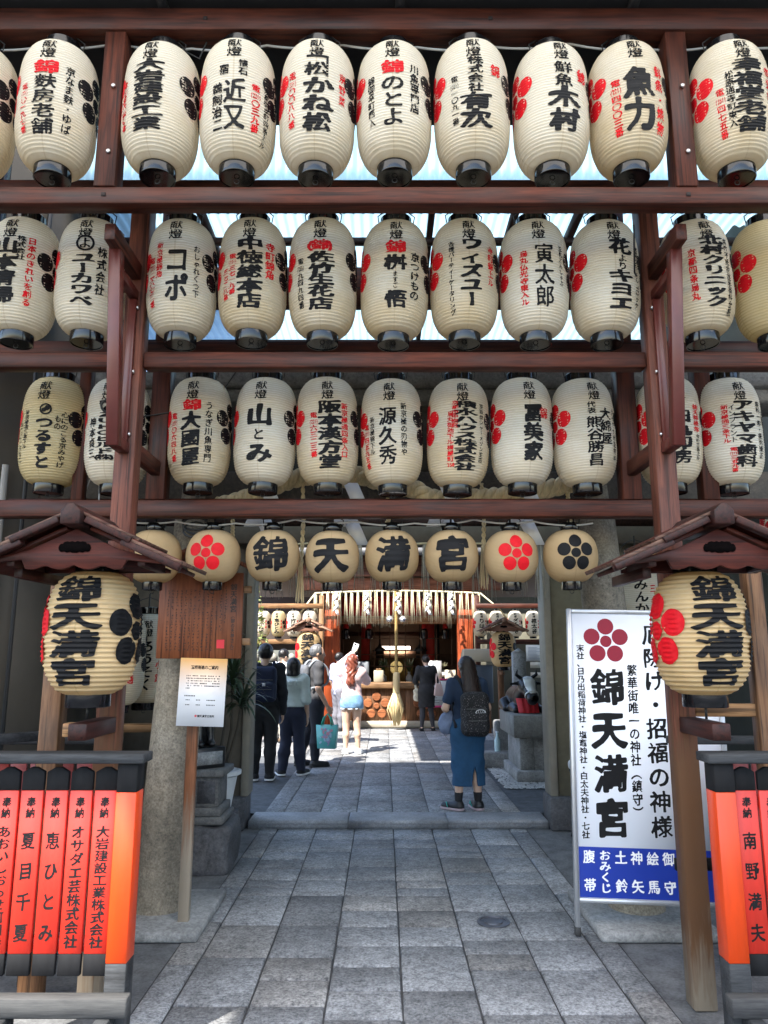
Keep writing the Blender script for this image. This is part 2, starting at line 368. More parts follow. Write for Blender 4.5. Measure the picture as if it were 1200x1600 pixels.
def glyph(ch, style='M', res=26):
    """(verts in an em box -.5...5, faces) of one brush-like character"""
    key = (ch, style, res)
    if key in _gl: return _gl[key]
    S = glyph_segments(ch); tx, ty, sl = STY[style]
    if not len(S): _gl[key] = (np.zeros((0, 2)), []); return _gl[key]
    ln = np.linalg.norm(S[:, 0] - S[:, 1], axis=1).sum(); fac = float(np.clip(1.55 - ln / 13.0, 0.22, 1.1)); tx, ty = tx * fac, ty * fac   # dense characters take a thinner brush
    n = res; g = np.linspace(-0.58, 0.58, n); X, Y = np.meshgrid(g, g, indexing='ij')
    seed = sum(ord(c) for c in ch); a1, a2, a3 = (seed * 0.37) % 6.28, (seed * 1.13) % 6.28, (seed * 0.71) % 6.28
    QX = X + 0.010 * np.sin(7 * Y + a1); QY = Y - sl * X + 0.012 * np.sin(6 * X + a2)      # rising strokes, hand wobble
    an = tx / max(ty, 1e-6); A = S.copy(); A[..., 1] *= an; P = np.stack([QX, QY * an], -1)[:, :, None, :]
    a = A[None, None, :, 0]; b = A[None, None, :, 1]; ab = b - a
    t = np.clip(((P - a) * ab).sum(-1) / np.maximum((ab * ab).sum(-1), 1e-12), 0, 1)
    d = np.linalg.norm(P - a - t[..., None] * ab, axis=-1).min(-1)
    ya, yb = A[None, None, :, 0, 1], A[None, None, :, 1, 1]; xa, xb = A[None, None, :, 0, 0], A[None, None, :, 1, 0]
    py = P[..., 1]; px = P[..., 0]; cr = (ya > py) != (yb > py)
    xi = xa + (py - ya) * (xb - xa) / np.where(np.abs(yb - ya) < 1e-12, 1e-12, yb - ya)
    ins = ((cr & (px < xi)).sum(-1) % 2) == 1
    D = np.where(ins, -d, d) - tx * (1 + 0.45 * np.sin(5 * X - 4 * Y + a3))
    D[0, :] = D[-1, :] = 1; D[:, 0] = D[:, -1] = 1
    V = []; F = []; vid = {}
    def vert(i, j, i2, j2):
        k = (i, j, i2, j2) if (i, j) <= (i2, j2) else (i2, j2, i, j)
        if k in vid: return vid[k]
        if (i, j) == (i2, j2): p = (g[i], g[j])
        else:
            d0, d1 = D[k[0], k[1]], D[k[2], k[3]]; t = d0 / (d0 - d1)
            p = (g[k[0]] + (g[k[2]] - g[k[0]]) * t, g[k[1]] + (g[k[3]] - g[k[1]]) * t)
        vid[k] = len(V); V.append(p); return vid[k]
    I = D < 0; act = I[:-1, :-1] | I[1:, :-1] | I[:-1, 1:] | I[1:, 1:]
    for i, j in np.argwhere(act):
        cs = ((i, j), (i + 1, j), (i + 1, j + 1), (i, j + 1)); poly = []
        for k in range(4):
            c, e = cs[k], cs[(k + 1) % 4]
            if I[c]: poly.append(vert(*c, *c))
            if I[c] != I[e]: poly.append(vert(*c, *e))
        if len(poly) >= 3: F.append(poly)
    _gl[key] = (np.array(V).reshape(-1, 2), F); return _gl[key]
class Writing:
    """flat lettering (x right, y up, metres) gathered for one surface, then laid on it by a mapping function"""
    def __init__(self): self.mb = MB()
    def char(self, ch, x, y, w, h, style='M', mat=0, res=26):
        if ch in ' 　': return self
        V, F = glyph(ch, style, res)
        if len(V): self.mb.add(np.column_stack([V[:, 0] * w + x, V[:, 1] * h + y, np.zeros(len(V))]), F, mat)
        return self
    def col(self, text, x, ytop, ybot, w, style='M', mat=0, res=26, stretch=1.25, drift=0.0):
        """a vertical column; {..} groups characters set side by side in one cell"""
        cells = []; i = 0
        while i < len(text):
            if text[i] == '{': j = text.index('}', i); cells.append(text[i + 1:j]); i = j + 1
            else: cells.append(text[i]); i += 1
        n = len(cells); ch = (ytop - ybot) / n; h = min(ch * 1.0, w * stretch)
        for k, c in enumerate(cells):
            y = ytop - ch * (k + 0.5); xx = x + drift * (k / max(n - 1, 1) - 0.5)
            if len(c) == 1: self.char(c, xx, y, w, h, style, mat, res)
            else:
                cw = w * 1.15 / len(c)
                for q, d in enumerate(c): self.char(d, xx + (q - (len(c) - 1) / 2) * cw, y, cw * 1.9, h * 0.9, style, mat, res)
        return self
    def disc(self, x, y, rx, ry=None, mat=0, rings=2, seg=20, rot=0.0):
        ry = ry or rx; v = [(x, y, 0)]; f = []
        for q in range(1, rings + 1):
            for k in range(seg):
                a = 2 * math.pi * k / seg; u, w_ = rx * q / rings * math.cos(a), ry * q / rings * math.sin(a)
                v.append((x + u * math.cos(rot) - w_ * math.sin(rot), y + u * math.sin(rot) + w_ * math.cos(rot), 0))
        for k in range(seg):
            k2 = (k + 1) % seg; f.append((0, 1 + k, 1 + k2))
            for q in range(1, rings): f.append((1 + (q - 1) * seg + k, 1 + q * seg + k, 1 + q * seg + k2, 1 + (q - 1) * seg + k2))
        self.mb.add(v, f, mat); return self
    def ring(self, x, y, r, t, mat=0, seg=32):
        v = []; f = []
        for k in range(seg):
            a = 2 * math.pi * k / seg
            for q in (r, r - t): v.append((x + q * math.cos(a), y + q * math.sin(a), 0))
        for k in range(seg): k2 = (k + 1) % seg; f.append((2 * k, 2 * k2, 2 * k2 + 1, 2 * k + 1))
        self.mb.add(v, f, mat); return self
    def rect(self, x0, x1, y0, y1, mat=0):
        nx = max(1, int((x1 - x0) / 0.012)); v = []; f = []
        for i in range(nx + 1):
            x = x0 + (x1 - x0) * i / nx; v += [(x, y0, 0), (x, y1, 0)]
        for i in range(nx): f.append((2 * i, 2 * i + 2, 2 * i + 3, 2 * i + 1))
        self.mb.add(v, f, mat); return self
    def plum(self, x, y, s, mat=0, rot=0.0, sx=1.0, rings=2):
        """five-petal plum crest of overall radius s"""
        for k in range(5):
            a = math.pi / 2 + 2 * math.pi * k / 5 + rot
            self.disc(x + 0.64 * s * math.cos(a) * sx, y + 0.64 * s * math.sin(a), 0.35 * s * sx, 0.35 * s, mat, rings)
        return self.disc(x, y, 0.25 * s * sx, 0.25 * s, mat, rings)
    def scrawl(self, x, ytop, ybot, w, mat=0, seed=1, step=1.0):
        """print too small to read in the photograph: a column of ink specks"""
        r = random.Random(seed); y = ytop
        while y > ybot + w * 0.5:
            if r.random() > 0.06:
                for _ in range(3):
                    a, b_ = r.uniform(-.42, .1) * w, r.uniform(-.8, -.1) * w
                    if r.random() < 0.55: self.rect(x + a, x + a + r.uniform(.3, .6) * w, y + b_, y + b_ + 0.14 * w, mat)
                    else: self.rect(x + a, x + a + 0.15 * w, y - 0.85 * w, y - 0.85 * w + r.uniform(.4, .8) * w, mat)
            y -= w * 1.12 * step
        return self
    def build(self, name, fn, mats, parent, loc=None, rot=None):
        mb = self.mb
        if not mb.v: return None
        V = fn(np.concatenate(mb.v)); me = bpy.data.meshes.new(name); mesh_from(me, V, mb.f, mb.m); smooth_by(me, 3.2)
        return finish(me, name, mats, parent, loc, rot)
def on_plane(o, right=(1, 0, 0), up=(0, 0, 1)):
    o, r_, u_ = L(o), L(right), L(up)
    return lambda V: o + V[:, :1] * r_ + V[:, 1:2] * u_
# ------------------------------------------------------------------ ground, paths
STONE = granite('granite paving', (0.365, 0.37, 0.37), (0.088, 0.091, 0.095), tone=True, scale=62, bump=0.8, spread=0.17)
STONE_P = granite('old column granite', (0.33, 0.285, 0.215), (0.11, 0.092, 0.068), scale=70, bump=0.4)
STONE_G = granite('grey stone', (0.33, 0.33, 0.32), (0.14, 0.14, 0.14), scale=60, bump=0.4)
STONE_D = granite('dark stone', (0.10, 0.10, 0.105), (0.03, 0.03, 0.034), scale=40, bump=0.8)
ASPH = plain('grey cement ground', (0.115, 0.118, 0.122), 0.85, var=0.45, scale=60, bump=0.5)
ASPH2 = plain('courtyard asphalt', (0.085, 0.09, 0.097), 0.85, var=0.4, scale=90, bump=0.5)
MORTAR = plain('joint mortar', (0.055, 0.056, 0.058), 0.9, var=0.4, scale=50)
def slab(mb, tones, x0, x1, y0, y1, z, r, gap=0.005, ch=0.009):
    x0 += gap; x1 -= gap; y0 += gap; y1 -= gap
    dz = [z + r.uniform(-.002, .002) for _ in range(4)]
    j = lambda: r.uniform(-.002, .002)
    o = [(x0 + j(), y0 + j()), (x1 + j(), y0 + j()), (x1 + j(), y1 + j()), (x0 + j(), y1 + j())]
    cx, cy = (x0 + x1) / 2, (y0 + y1) / 2
    ins = [(x + math.copysign(ch, cx - x), y + math.copysign(ch, cy - y)) for x, y in o]
    v = [(x, y, dz[k]) for k, (x, y) in enumerate(ins)] + [(x, y, dz[k] - ch * 0.8) for k, (x, y) in enumerate(o)] + [(x, y, z - 0.03) for x, y in o]
    f = [(0, 1, 2, 3)] + [(4 + k, 4 + (k + 1) % 4, (k + 1) % 4, k) for k in range(4)] + [(8 + k, 8 + (k + 1) % 4, 4 + (k + 1) % 4, 4 + k) for k in range(4)]
    mb.add(v, f)
    b = r.choice((0.72, 0.82, 0.88, 0.93, 0.97, 1.02, 1.12)); hue = r.random()
    tn = (b * (1.0 + 0.05 * (hue > .85)), b, b * (1.02 - 0.06 * (hue > .85)))
    tones += [tn] * len(f)
mb = MB(); mb.add([(-40, -14, -0.012), (40, -14, -0.012), (40, 60, -0.012), (-40, 60, -0.012)], [(0, 1, 2, 3)]); struct(mb.build('ground', MORTAR))
CX = 0.09; CW = 0.372
mb = MB(); tn = []; r = random.Random(11)
edges = {}
for half in range(3):
    y = 0.4 + r.uniform(0, .2); rows = []
    while y < 7.55:
        ln = r.choice((0.30, 0.36, 0.42, 0.50, 0.58)); y2 = y + ln
        if y2 > 7.35: y2 = 7.6
        rows.append((y, y2)); y = y2
    edges[half] = rows
for c in range(6):
    x0 = CX + (c - 3) * CW
    for y0, y1 in edges[(0, 0, 1, 1, 2, 2)[c]]:
        if r.random() < 0.20: ym = (y0 + y1) / 2; slab(mb, tn, x0, x0 + CW, y0, ym, 0, r); slab(mb, tn, x0, x0 + CW, ym, y1, 0, r)
        else: slab(mb, tn, x0, x0 + CW, y0, y1, 0, r)
struct(mb.build('path', STONE, tones=tn))
mb = MB(); tn = []
for s in (-1, 1):
    xa = CX + s * 3 * CW; xb = xa + s * 0.17; y = 0.4
    while y < 7.5:
        y2 = min(7.6, y + r.uniform(.55, .95)); slab(mb, tn, min(xa, xb), max(xa, xb), y, y2, 0.003, r); y = y2
struct(mb.build('path_edging', STONE, tones=tn))
mb = MB()
for s in (-1, 1):
    xa = CX + s * (3 * CW + 0.17)
    mb.add([(xa, 0, -.004), (xa + s * 8, 0, -.004), (xa + s * 8, 7.62, -.004), (xa, 7.62, -.004)], [(0, 1, 2, 3)])
mb.add([(-9, -13, -.004), (9, -13, -.004), (9, 0.4, -.004), (-9, 0.4, -.004)], [(0, 1, 2, 3)])
struct(mb.build('street_pavement', ASPH))
# stone step and the raised courtyard behind it
mb = MB(); tn = []
for x0, x1 in ((-1.32, -.35), (-.35, .62), (.62, 1.6)):
    slab(mb, tn, x0, x1, 7.6, 8.0, 0.078, r, 0.003, 0.012)
    mb.box(x0 + .003, x1 - .003, 7.606, 7.99, -.01, 0.05); tn += [(0.8, 0.82, 0.85)] * 6
struct(mb.build('stone_step', granite('step granite', (0.30, 0.31, 0.32), (0.15, 0.155, 0.165), tone=True, scale=110), tones=tn))
CZ = 0.075
mb = MB(); mb.add([(-12, 8.0, CZ - .012), (14, 8.0, CZ - .012), (14, 40, CZ - .012), (-12, 40, CZ - .012)], [(0, 1, 2, 3)]); struct(mb.build('courtyard_ground', ASPH2))
mb = MB(); tn = []; ed2 = []
for half in range(3):
    y = 8.0; rows = []
    while y < 16.4: y2 = min(16.5, y + r.choice((.36, .44, .55, .62))); rows.append((y, y2)); y = y2
    ed2.append(rows)
for c in range(6):
    x0 = CX + (c - 3) * CW
    for y0, y1 in ed2[c // 2]: slab(mb, tn, x0, x0 + CW, y0, y1, CZ, r)
y = 8.0
for s in (-1, 1):
    y = 8.0
    while y < 16.4:
        y2 = min(16.5, y + r.uniform(.8, 1.3)); xa = CX + s * 3 * CW; xb = xa + s * 0.2
        slab(mb, tn, min(xa, xb), max(xa, xb), y, y2, CZ + .002, r); y = y2
for x0 in np.arange(-4.2, 4.0, .42):      # broad slabs across the front of the hall
    for y0 in (12.3, 13.0, 13.7, 14.4, 15.1, 15.8):
        if x0 + .42 < CX - 3 * CW - .2: slab(mb, tn, x0, x0 + .42, y0, y0 + .7, CZ, r)
        elif x0 > CX + 3 * CW + .2 and y0 > 14: slab(mb, tn, x0, x0 + .42, y0, y0 + .7, CZ, r)
struct(mb.build('courtyard_path', STONE, tones=tn))
# gravel bed by the statue
GRAV = plain('pale gravel', (0.5, 0.49, 0.47), 0.85, var=0.25, scale=40)
mb = MB(); r = random.Random(5)
for k in range(3600):
    x, y = r.uniform(1.45, 2.6), r.uniform(9.3, 10.9); s = r.uniform(.010, .020)
    q = [(x + s * math.cos(a) * r.uniform(.7, 1.2), y + s * math.sin(a) * r.uniform(.7, 1.2), CZ + r.uniform(0, .012)) for a in (0, 1.57, 3.14, 4.71)]
    mb.add(q + [(x, y, CZ + s * 1.1)], [(0, 1, 4), (1, 2, 4), (2, 3, 4), (3, 0, 4)])
tag(mb.build('gravel', GRAV, at=None), 'pale loose gravel around the stone plinth of the bull statue', 'gravel', kind='stuff')
# little drain cover in the path
mb = MB(); mb.lathe([(0.105, 0), (0.105, 0.006), (0.085, 0.008), (0.083, 0.003), (0.06, 0.003), (0.058, 0.010), (0.03, 0.012), (0.001, 0.012)], 28)
o = mb.build('drain_cover', plain('worn iron', (0.10, 0.10, 0.11), 0.4, var=0.3, scale=40, metal=0.5), loc=(0.69, 5.07, 0.001), smooth=0.6)
tag(o, 'small round iron drain cover set in the stone paving', 'drain cover')

# ------------------------------------------------------------------ covered street: light-passing arcade roof high above the camera, dark soffit over the rack
mb = MB()
hx0, hx1, hy0, hy1 = -5.45, -4.33, -1.96, -1.16            # hole cut in the glazing to throw one patch of sun
for x0, x1, y0, y1 in ((-14, hx0, -8, 2.9), (hx1, 14, -8, 2.9), (hx0, hx1, -8, hy0), (hx0, hx1, hy1, 2.9)):
    mb.add([(x0, y0, 9), (x1, y0, 9), (x1, y1, 9), (x0, y1, 9)], [(0, 1, 2, 3)])
struct(mb.build('arcade_roof', sheet('milky roof glazing', (0.96, 0.905, 0.815), 0.8)))
mb = MB(); mb.box(-5, 5, 3.05, 4.30, 5.075, 5.14)
for x in (-2.4, -1.2, .06, 1.3, 2.5): mb.box(x, x + .05, 3.05, 4.30, 5.04, 5.073)
struct(mb.build('canopy_soffit', plain('black soffit board', (0.012, 0.012, 0.014), 0.7), bevel=0.004))

# corrugated translucent canopy on rafters
def corr(x0, x1, y0, y1, z, pitch=0.078, amp=0.010, vert=None):
    n = int((x1 - x0) / pitch * 8); v = []; f = []
    for i in range(n + 1):
        x = x0 + (x1 - x0) * i / n; a = amp * math.sin(2 * math.pi * (x - x0) / pitch)
        if vert: v += [(x, y0 + a, vert[0]), (x, y0 + a, vert[1])]
        else: v += [(x, y0, z + a), (x, y1, z + a)]
    for i in range(n): f.append((2 * i, 2 * i + 1, 2 * i + 3, 2 * i + 2))
    return v, f
PC = sheet('blue white polycarbonate', (0.31, 0.47, 0.57), 0.6); PD = sheet('pale blue drop sheet', (0.55, 0.80, 0.92), 0.7)
cn = thing('canopy', 'pale translucent corrugated canopy on dark rafters behind the upper lantern rows', 'canopy', (0.1, 6.4, 5.0))
A = (0.1, 6.4, 5.0)
for y0, y1, z in ((5.08, 7.0, 5.16), (6.9, 8.6, 5.12)):
    mb = MB(); mb.add(*corr(-4.2, 4.4, y0, y1, z)); mb.build('roof_sheet', PC, cn, at=A, smooth=3.2)
mb = MB(); mb.add(*corr(-4.2, 4.4, 5.04, 0, 0, vert=(5.80, 5.13))); mb.build('drop_sheet', PD, cn, at=A, smooth=3.2)
DRK = wood('dark rafter wood', (0.05, 0.022, 0.015), (0.018, 0.008, 0.006), 'y')
for x in (-3.2, -2.3, -1.45, -.55, .35, 1.0, 1.5, 2.4, 3.3):
    mb = MB(); mb.box(x, x + .045, 5.06, 8.6, 5.0, 5.085); mb.build('rafter', DRK, cn, at=A)
for y, h in ((5.5, .05), (7.5, .05)):
    mb = MB(); mb.box(-4.2, 4.4, y, y + .05, 4.948, 4.948 + h); mb.build('purlin', DRK, cn, at=A)

# ------------------------------------------------------------------ gate wall behind the stone torii
PLAS = plain('olive plaster', (0.165, 0.145, 0.095), 0.9, var=0.2, scale=14, bump=0.25)
PLAS2 = plain('brown grey plaster', (0.12, 0.10, 0.075), 0.9, var=0.2, scale=12, bump=0.2)
gw = thing('gate_wall', 'olive plastered gate wall on stone footings around the opening into the courtyard', 'gate', (0.14, 7.6, 0)); A = (0.14, 7.6, 0)
mb = MB(); mb.box(1.70, 4.6, 7.62, 7.8, .30, 2.78); mb.build('wall_panel', PLAS, gw, at=A)
mb = MB(); mb.box(-4.2, -1.40, 7.62, 7.8, .30, 2.78); mb.build('wall_panel', PLAS2, gw, at=A)
for x0, x1 in ((1.625, 1.70), (-1.40, -1.325)):
    mb = MB(); mb.box(x0, x1, 7.58, 7.86, .30, 2.78); mb.build('jamb', plain('grey beige jamb', (0.23, 0.205, 0.16), 0.7, var=0.15, scale=10), gw, at=A, bevel=.006)
for x0, x1 in ((1.60, 4.6), (-4.2, -1.34)):
    mb = MB(); mb.box(x0, x1, 7.5, 7.86, 0, .30); mb.build('footing', STONE_D, gw, at=A, bevel=.012)
mb = MB(); mb.box(-4.2, 4.6, 7.55, 7.86, 2.78, 2.96); mb.build('lintel', PLAS2, gw, at=A, bevel=.006)
mb = MB(); mb.box(-4.2, 4.6, 7.60, 7.80, 2.96, 3.10); mb.build('dark_beam', DRK, gw, at=A)
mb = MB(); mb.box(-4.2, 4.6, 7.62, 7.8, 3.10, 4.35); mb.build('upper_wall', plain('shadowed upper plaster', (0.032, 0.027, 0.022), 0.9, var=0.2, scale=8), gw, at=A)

# stone torii
tor = thing('torii', 'old speckled granite torii gate with two round columns', 'torii gate', (0.08, 5.18, 0)); A = (0.08, 5.18, 0)
for xb, xt in ((-1.456, -1.335), (1.635, 1.49)):
    mb = MB(); n = 24; v = []; f = []; S = 40
    for i in range(n + 1):
        t = i / n; z = .06 + 3.36 * t; rr = 0.172 - 0.042 * t + (0.006 if i == 0 else 0); cx = xb + (xt - xb) * t * 1.25
        for k in range(S):
            a = 2 * math.pi * k / S; v.append((cx + rr * math.cos(a), 5.18 + rr * math.sin(a), z))
    for i in range(n):
        for k in range(S): k2 = (k + 1) % S; f.append((i * S + k, i * S + k2, (i + 1) * S + k2, (i + 1) * S + k))
    mb.add(v, f); mb.build('column', STONE_P, tor, at=A, smooth=1.0)
    mb = MB(); mb.box(xb - .36, xb + .36, 4.72, 5.55, 0, .06); mb.build('plinth', STONE_G, tor, at=A, bevel=.012)
mb = MB(); mb.box(-3.4, 3.5, 5.0, 5.36, 3.42, 3.52); mb.box(-3.5, 3.6, 4.97, 5.39, 3.523, 3.64); mb.build('top_beam', granite('darkened torii beam stone', (0.20, 0.19, 0.17), (0.085, 0.08, 0.075), scale=55), tor, at=A, bevel=.015)  # beam stone darkened to deepen the shade behind the lanterns
mb = MB(); mb.box(-2.6, 2.75, 5.07, 5.29, 2.66, 2.93); mb.build('tie_beam', granite('darkened brown stone', (0.10, 0.082, 0.062), (0.04, 0.034, 0.028), scale=50), tor, at=A, bevel=.012)  # brown stone, its colour darkened further for deeper shade
mb = MB(); mb.box(-.2, .36, 5.08, 5.28, 2.93, 3.42); mb.build('name_tablet', granite('darkened brown stone', (0, 0, 0), (0, 0, 0)), tor, at=A, bevel=.01)

# neighbouring buildings either side of the gate
GP = plain('taupe wall panel', (0.080, 0.068, 0.053), 0.7, var=0.12, scale=5)
nb = thing('shop_building', 'taupe clad building pressed against the left side of the gate', 'building', (-4, 5, 0)); A = (-4, 5, 0)
mb = MB(); mb.box(-7, -2.42, 4.9, 6.9, 0, 7.5); mb.build('wall', GP, nb, at=A)
for x in (-3.5, -3.02, -2.44): mb = MB(); mb.box(x, x + .02, 4.88, 4.898, 0, 7.5); mb.build('panel_joint', plain('dark joint', (0.03, 0.03, 0.03), 0.6), nb, at=A)
mb = MB(); mb.tube([(-2.52, 4.78, .0), (-2.52, 4.78, 2.9)], .021, 12); mb.lathe([(.03, 0), (.03, .03)], 12, c=(-2.52, 4.78, 1.62)); mb.build('thin_pipe', plain('grey beige pipe', (0.30, 0.28, 0.25), 0.5), nb, at=A, smooth=.7)
mb = MB(); mb.tube([(-2.60, 4.5, 0), (-2.60, 4.5, 5.5)], .062, 20); mb.build('downpipe', plain('glossy dark brown pipe', (0.02, 0.017, 0.018), 0.2), nb, at=A, smooth=.7)
nb2 = thing('dark_building', 'dark green clad building beyond the lattice at the right edge', 'building', (4.4, 6, 0)); A = (4.4, 6, 0)
mb = MB(); mb.box(2.9, 7, 5.6, 12, 0, 8.5); mb.build('wall', plain('dark green cladding', (0.06, 0.065, 0.058), 0.6, var=0.2, scale=4), nb2, at=A)
for k in range(7): mb = MB(); mb.box(2.9 + k * .3, 2.9 + k * .3 + .16, 5.58, 5.598, .2, 4); mb.build('cladding_board', plain('dark green board', (0.045, 0.052, 0.045), 0.55), nb2, at=A)
# ------------------------------------------------------------------ timber lantern rack: four stepped planes of posts and beams
RC, RH = 0.06, 1.47
A = (RC, 3.95, 0)
rk = thing('lantern_rack', 'red brown timber rack carrying stepped rows of paper lanterns over the gate', 'lantern rack', A)
def beam(x0, x1, y, z0, z1, d=0.105, nm='beam'):
    mb = MB(); mb.box(x0, x1, y - d / 2, y + d / 2, z0, z1); return mb.build(nm, RWX, rk, at=A, bevel=.004)
def post(x, y, z0, z1, w=0.118, m=None, nm='post'):
    mb = MB(); mb.box(x - w / 2, x + w / 2, y - w / 2, y + w / 2, z0, z1); return mb.build(nm, m or RWZ, rk, at=A, bevel=.004)
XL, XR = RC - RH, RC + RH
beam(-4.5, 4.6, 3.40, 4.885, 5.015, .13)
beam(-4.5, 4.6, 3.40, 3.887, 3.978, .095)
beam(-4.5, 4.6, 3.95, 4.285, 4.40); beam(-4.5, 4.6, 4.50, 3.535, 3.635)
for x0, x1 in ((-4.5, XL - .063), (XL + .063, XR - .063), (XR + .063, 4.6)): beam(x0, x1, 3.95, 3.240, 3.330, .085)
beam(-2.45, 4.6, 4.50, 2.492, 2.595)
beam(-2.4, 2.6, 4.645, 2.60, 2.64, .04, 'hanging_rail')
beam(-4.5, 4.6, 4.85, 4.07, 4.34, .12)
for x in (XL, XR):
    post(x, 3.40, 3.98, 4.883, .108); post(x, 3.94, 0, 4.283, .110, POSTW); post(x, 4.50, 2.597, 3.533, .115); post(x, 4.5, 3.637, 4.6, .11)
    for y0, y1, z in ((3.465, 3.885, 3.80), (4.015, 4.44, 2.79), (4.015, 4.44, 3.93), (3.465, 3.885, 4.84)):
        mb = MB(); mb.box(x - .028, x + .028, y0, y1, z - .045, z + .045); mb.build('tie', RWY, rk, at=A, bevel=.003)
    for z in (4.55, 4.17):
        mb = MB(); mb.lathe([(.012, 0), (.012, .004), (.006, .008), (.001, .008)], 12); mb.m = [0] * len(mb.f)
        mb.v = [v[:, [0, 2, 1]] * [1, -1, 1] + [x + .012, 3.34, z] for v in mb.v]; mb.build('bolt', BOLT, rk, at=A)
post(-1.72, 3.98, 0, 2.06, .10, LEGW); post(1.975, 3.98, 0, 2.12, .085, LEGW)
post(2.02, 4.5, 2.597, 3.533, .10); post(-1.90, 4.5, 2.597, 3.533, .07)
for x in (-2.9, 2.95): post(x, 3.4, 3.98, 4.883, .1)
for x, z0 in ((XL, 3.935), (XR, 3.935), (RC + .5, 4.95), (RC - 1.0, 4.95)):
    mb = MB(); yy = 3.3515 if z0 < 4 else 3.334; mb.box(x - .011, x + .011, yy - .002, yy + .004, z0 - .011, z0 + .011); mb.build('peg', plain('dark peg', (.012, .005, .004), .8), rk, at=A)
# sign brackets: flat painted frames reaching forward from the front posts
for x in (XL, XR):
    mb = MB(); s = -1 if x < 0 else 1; xo = x + s * .005
    mb.bar((xo, 3.57, 3.86), (xo, 3.735, 2.735), .062, .062, up=(0, 1, 0))
    mb.bar((xo, 3.60, 3.66), (xo, 3.885, 3.66), .05, .05); mb.bar((xo, 3.745, 2.765), (xo, 3.885, 2.765), .06, .06)
    mb.box(xo - .022, xo + .022, 3.862, 3.886, 2.80, 3.63)
    br = mb.build('sign_bracket', PAINTR, rk, at=A, bevel=.003)
    for z in (3.58, 3.2, 2.84):
        mb = MB(); mb.lathe([(.001, -.004), (.011, 0), (.011, .006), (.001, .010)], 10)
        mb.v = [v[:, [2, 0, 1]] * [-s, 1, 1] + [xo - s * .026, 3.874, z] for v in mb.v]; mb.build('bolt', BOLT, br, at=A)

# ------------------------------------------------------------------ paper lanterns
LH, LR, RINGH = 0.675, 0.193, 0.055
def prof_long(z, d=0.0022, n=44, H=LH, Rm=LR, re=0.086, p=4.0, q=0.56):
    t = np.clip(np.asarray(z, float) / H, 0, 1); u = np.abs(2 * t - 1)
    return re + (Rm - re) * np.maximum(1 - u ** p, 0) ** q + d * np.cos(2 * np.pi * n * t)
def prof_round(z, d=0.0012, n=40, H=0.325, Rm=0.170, re=0.058):
    t = np.clip(np.asarray(z, float) / H, 0, 1); u = np.abs(2 * t - 1)
    return re + (Rm - re) * np.maximum(1 - u ** 2.15, 0) ** 0.56 + d * np.cos(2 * np.pi * n * t)
def prof_box(z, d=0.0042, n=26, H=0.60, Rm=0.226, re=0.10):
    t = np.clip(np.asarray(z, float) / H, 0, 1); u = np.abs(2 * t - 1)
    return re + (Rm - re) * np.maximum(1 - u ** 3.2, 0) ** 0.60 + d * np.cos(2 * np.pi * n * t)
def shade_mesh(fn, H, n, name, mat, per=4, seg=64, wrinkle=0.0, seed=3):
    zs = np.linspace(0, H, n * per + 1); r_ = fn(zs); rr = random.Random(seed)
    ph = [(rr.uniform(0, 6.28), rr.randint(2, 9), rr.uniform(10, 60)) for _ in range(14)]
    mb = MB(); v = []; f = []
    for z, r in zip(zs, r_):
        for k in range(seg):
            a = 2 * math.pi * k / seg
            wv = wrinkle * sum(math.sin(m * a + p + s * z) for p, m, s in ph) / 5 if wrinkle else 0
            wv *= 1.0 if 0.02 < z / H < 0.98 else 0
            v.append(((r + wv) * math.cos(a), (r + wv) * math.sin(a), z))
    for i in range(len(zs) - 1):
        for k in range(seg): k2 = (k + 1) % seg; f.append((i * seg + k, i * seg + k2, (i + 1) * seg + k2, (i + 1) * seg + k))
    me = bpy.data.meshes.new(name); mesh_from(me, v, f, [0] * len(f)); smooth_by(me, 3.2); me.materials.append(mat); return me
def wrap(fn, ang=0.0, off=0.0016, zc=0.0):
    """lays flat lettering on a lantern: x runs round the belly, y is the height"""
    def g(V):
        z = V[:, 1] + zc; a = ang + V[:, 0] / LR_REF[fn]; r = fn(z) + off
        return np.column_stack([r * np.sin(a), -r * np.cos(a), z])
    return g
LR_REF = {prof_long: LR, prof_round: 0.170, prof_box: 0.226}
CREAM = paper('cream lantern paper', (0.84, 0.79, 0.68), (0.66, 0.52, 0.31), 44, LH, (0.60, 0.50, 0.34))
CREAM_OLD = paper('yellowed lantern paper', (0.70, 0.59, 0.36), (0.54, 0.41, 0.18), 44, LH, (0.44, 0.32, 0.15))
ROUNDP = paper('tan lantern paper', (0.60, 0.44, 0.25), (0.46, 0.31, 0.145), 40, 0.325, (0.50, 0.36, 0.19), 0.4)
BOXP = paper('crinkled lantern paper', (0.74, 0.545, 0.295), (0.57, 0.38, 0.17), 26, 0.60, (0.72, 0.56, 0.34), 0.4)
ME_LONG = shade_mesh(prof_long, LH, 44, 'long shade', CREAM)
ME_LONGS = [ME_LONG] + [shade_mesh(prof_long, LH, 44, 'long shade', CREAM, wrinkle=.0011, seed=k) for k in (5, 8, 13)]
ME_OLD = ME_LONG.copy(); ME_OLD.materials[0] = CREAM_OLD
ME_ROUND = shade_mesh(prof_round, 0.325, 40, 'round shade', ROUNDP, wrinkle=.0008)
ME_BOX = shade_mesh(prof_box, 0.60, 26, 'barrel shade', BOXP, per=5, wrinkle=.0026)
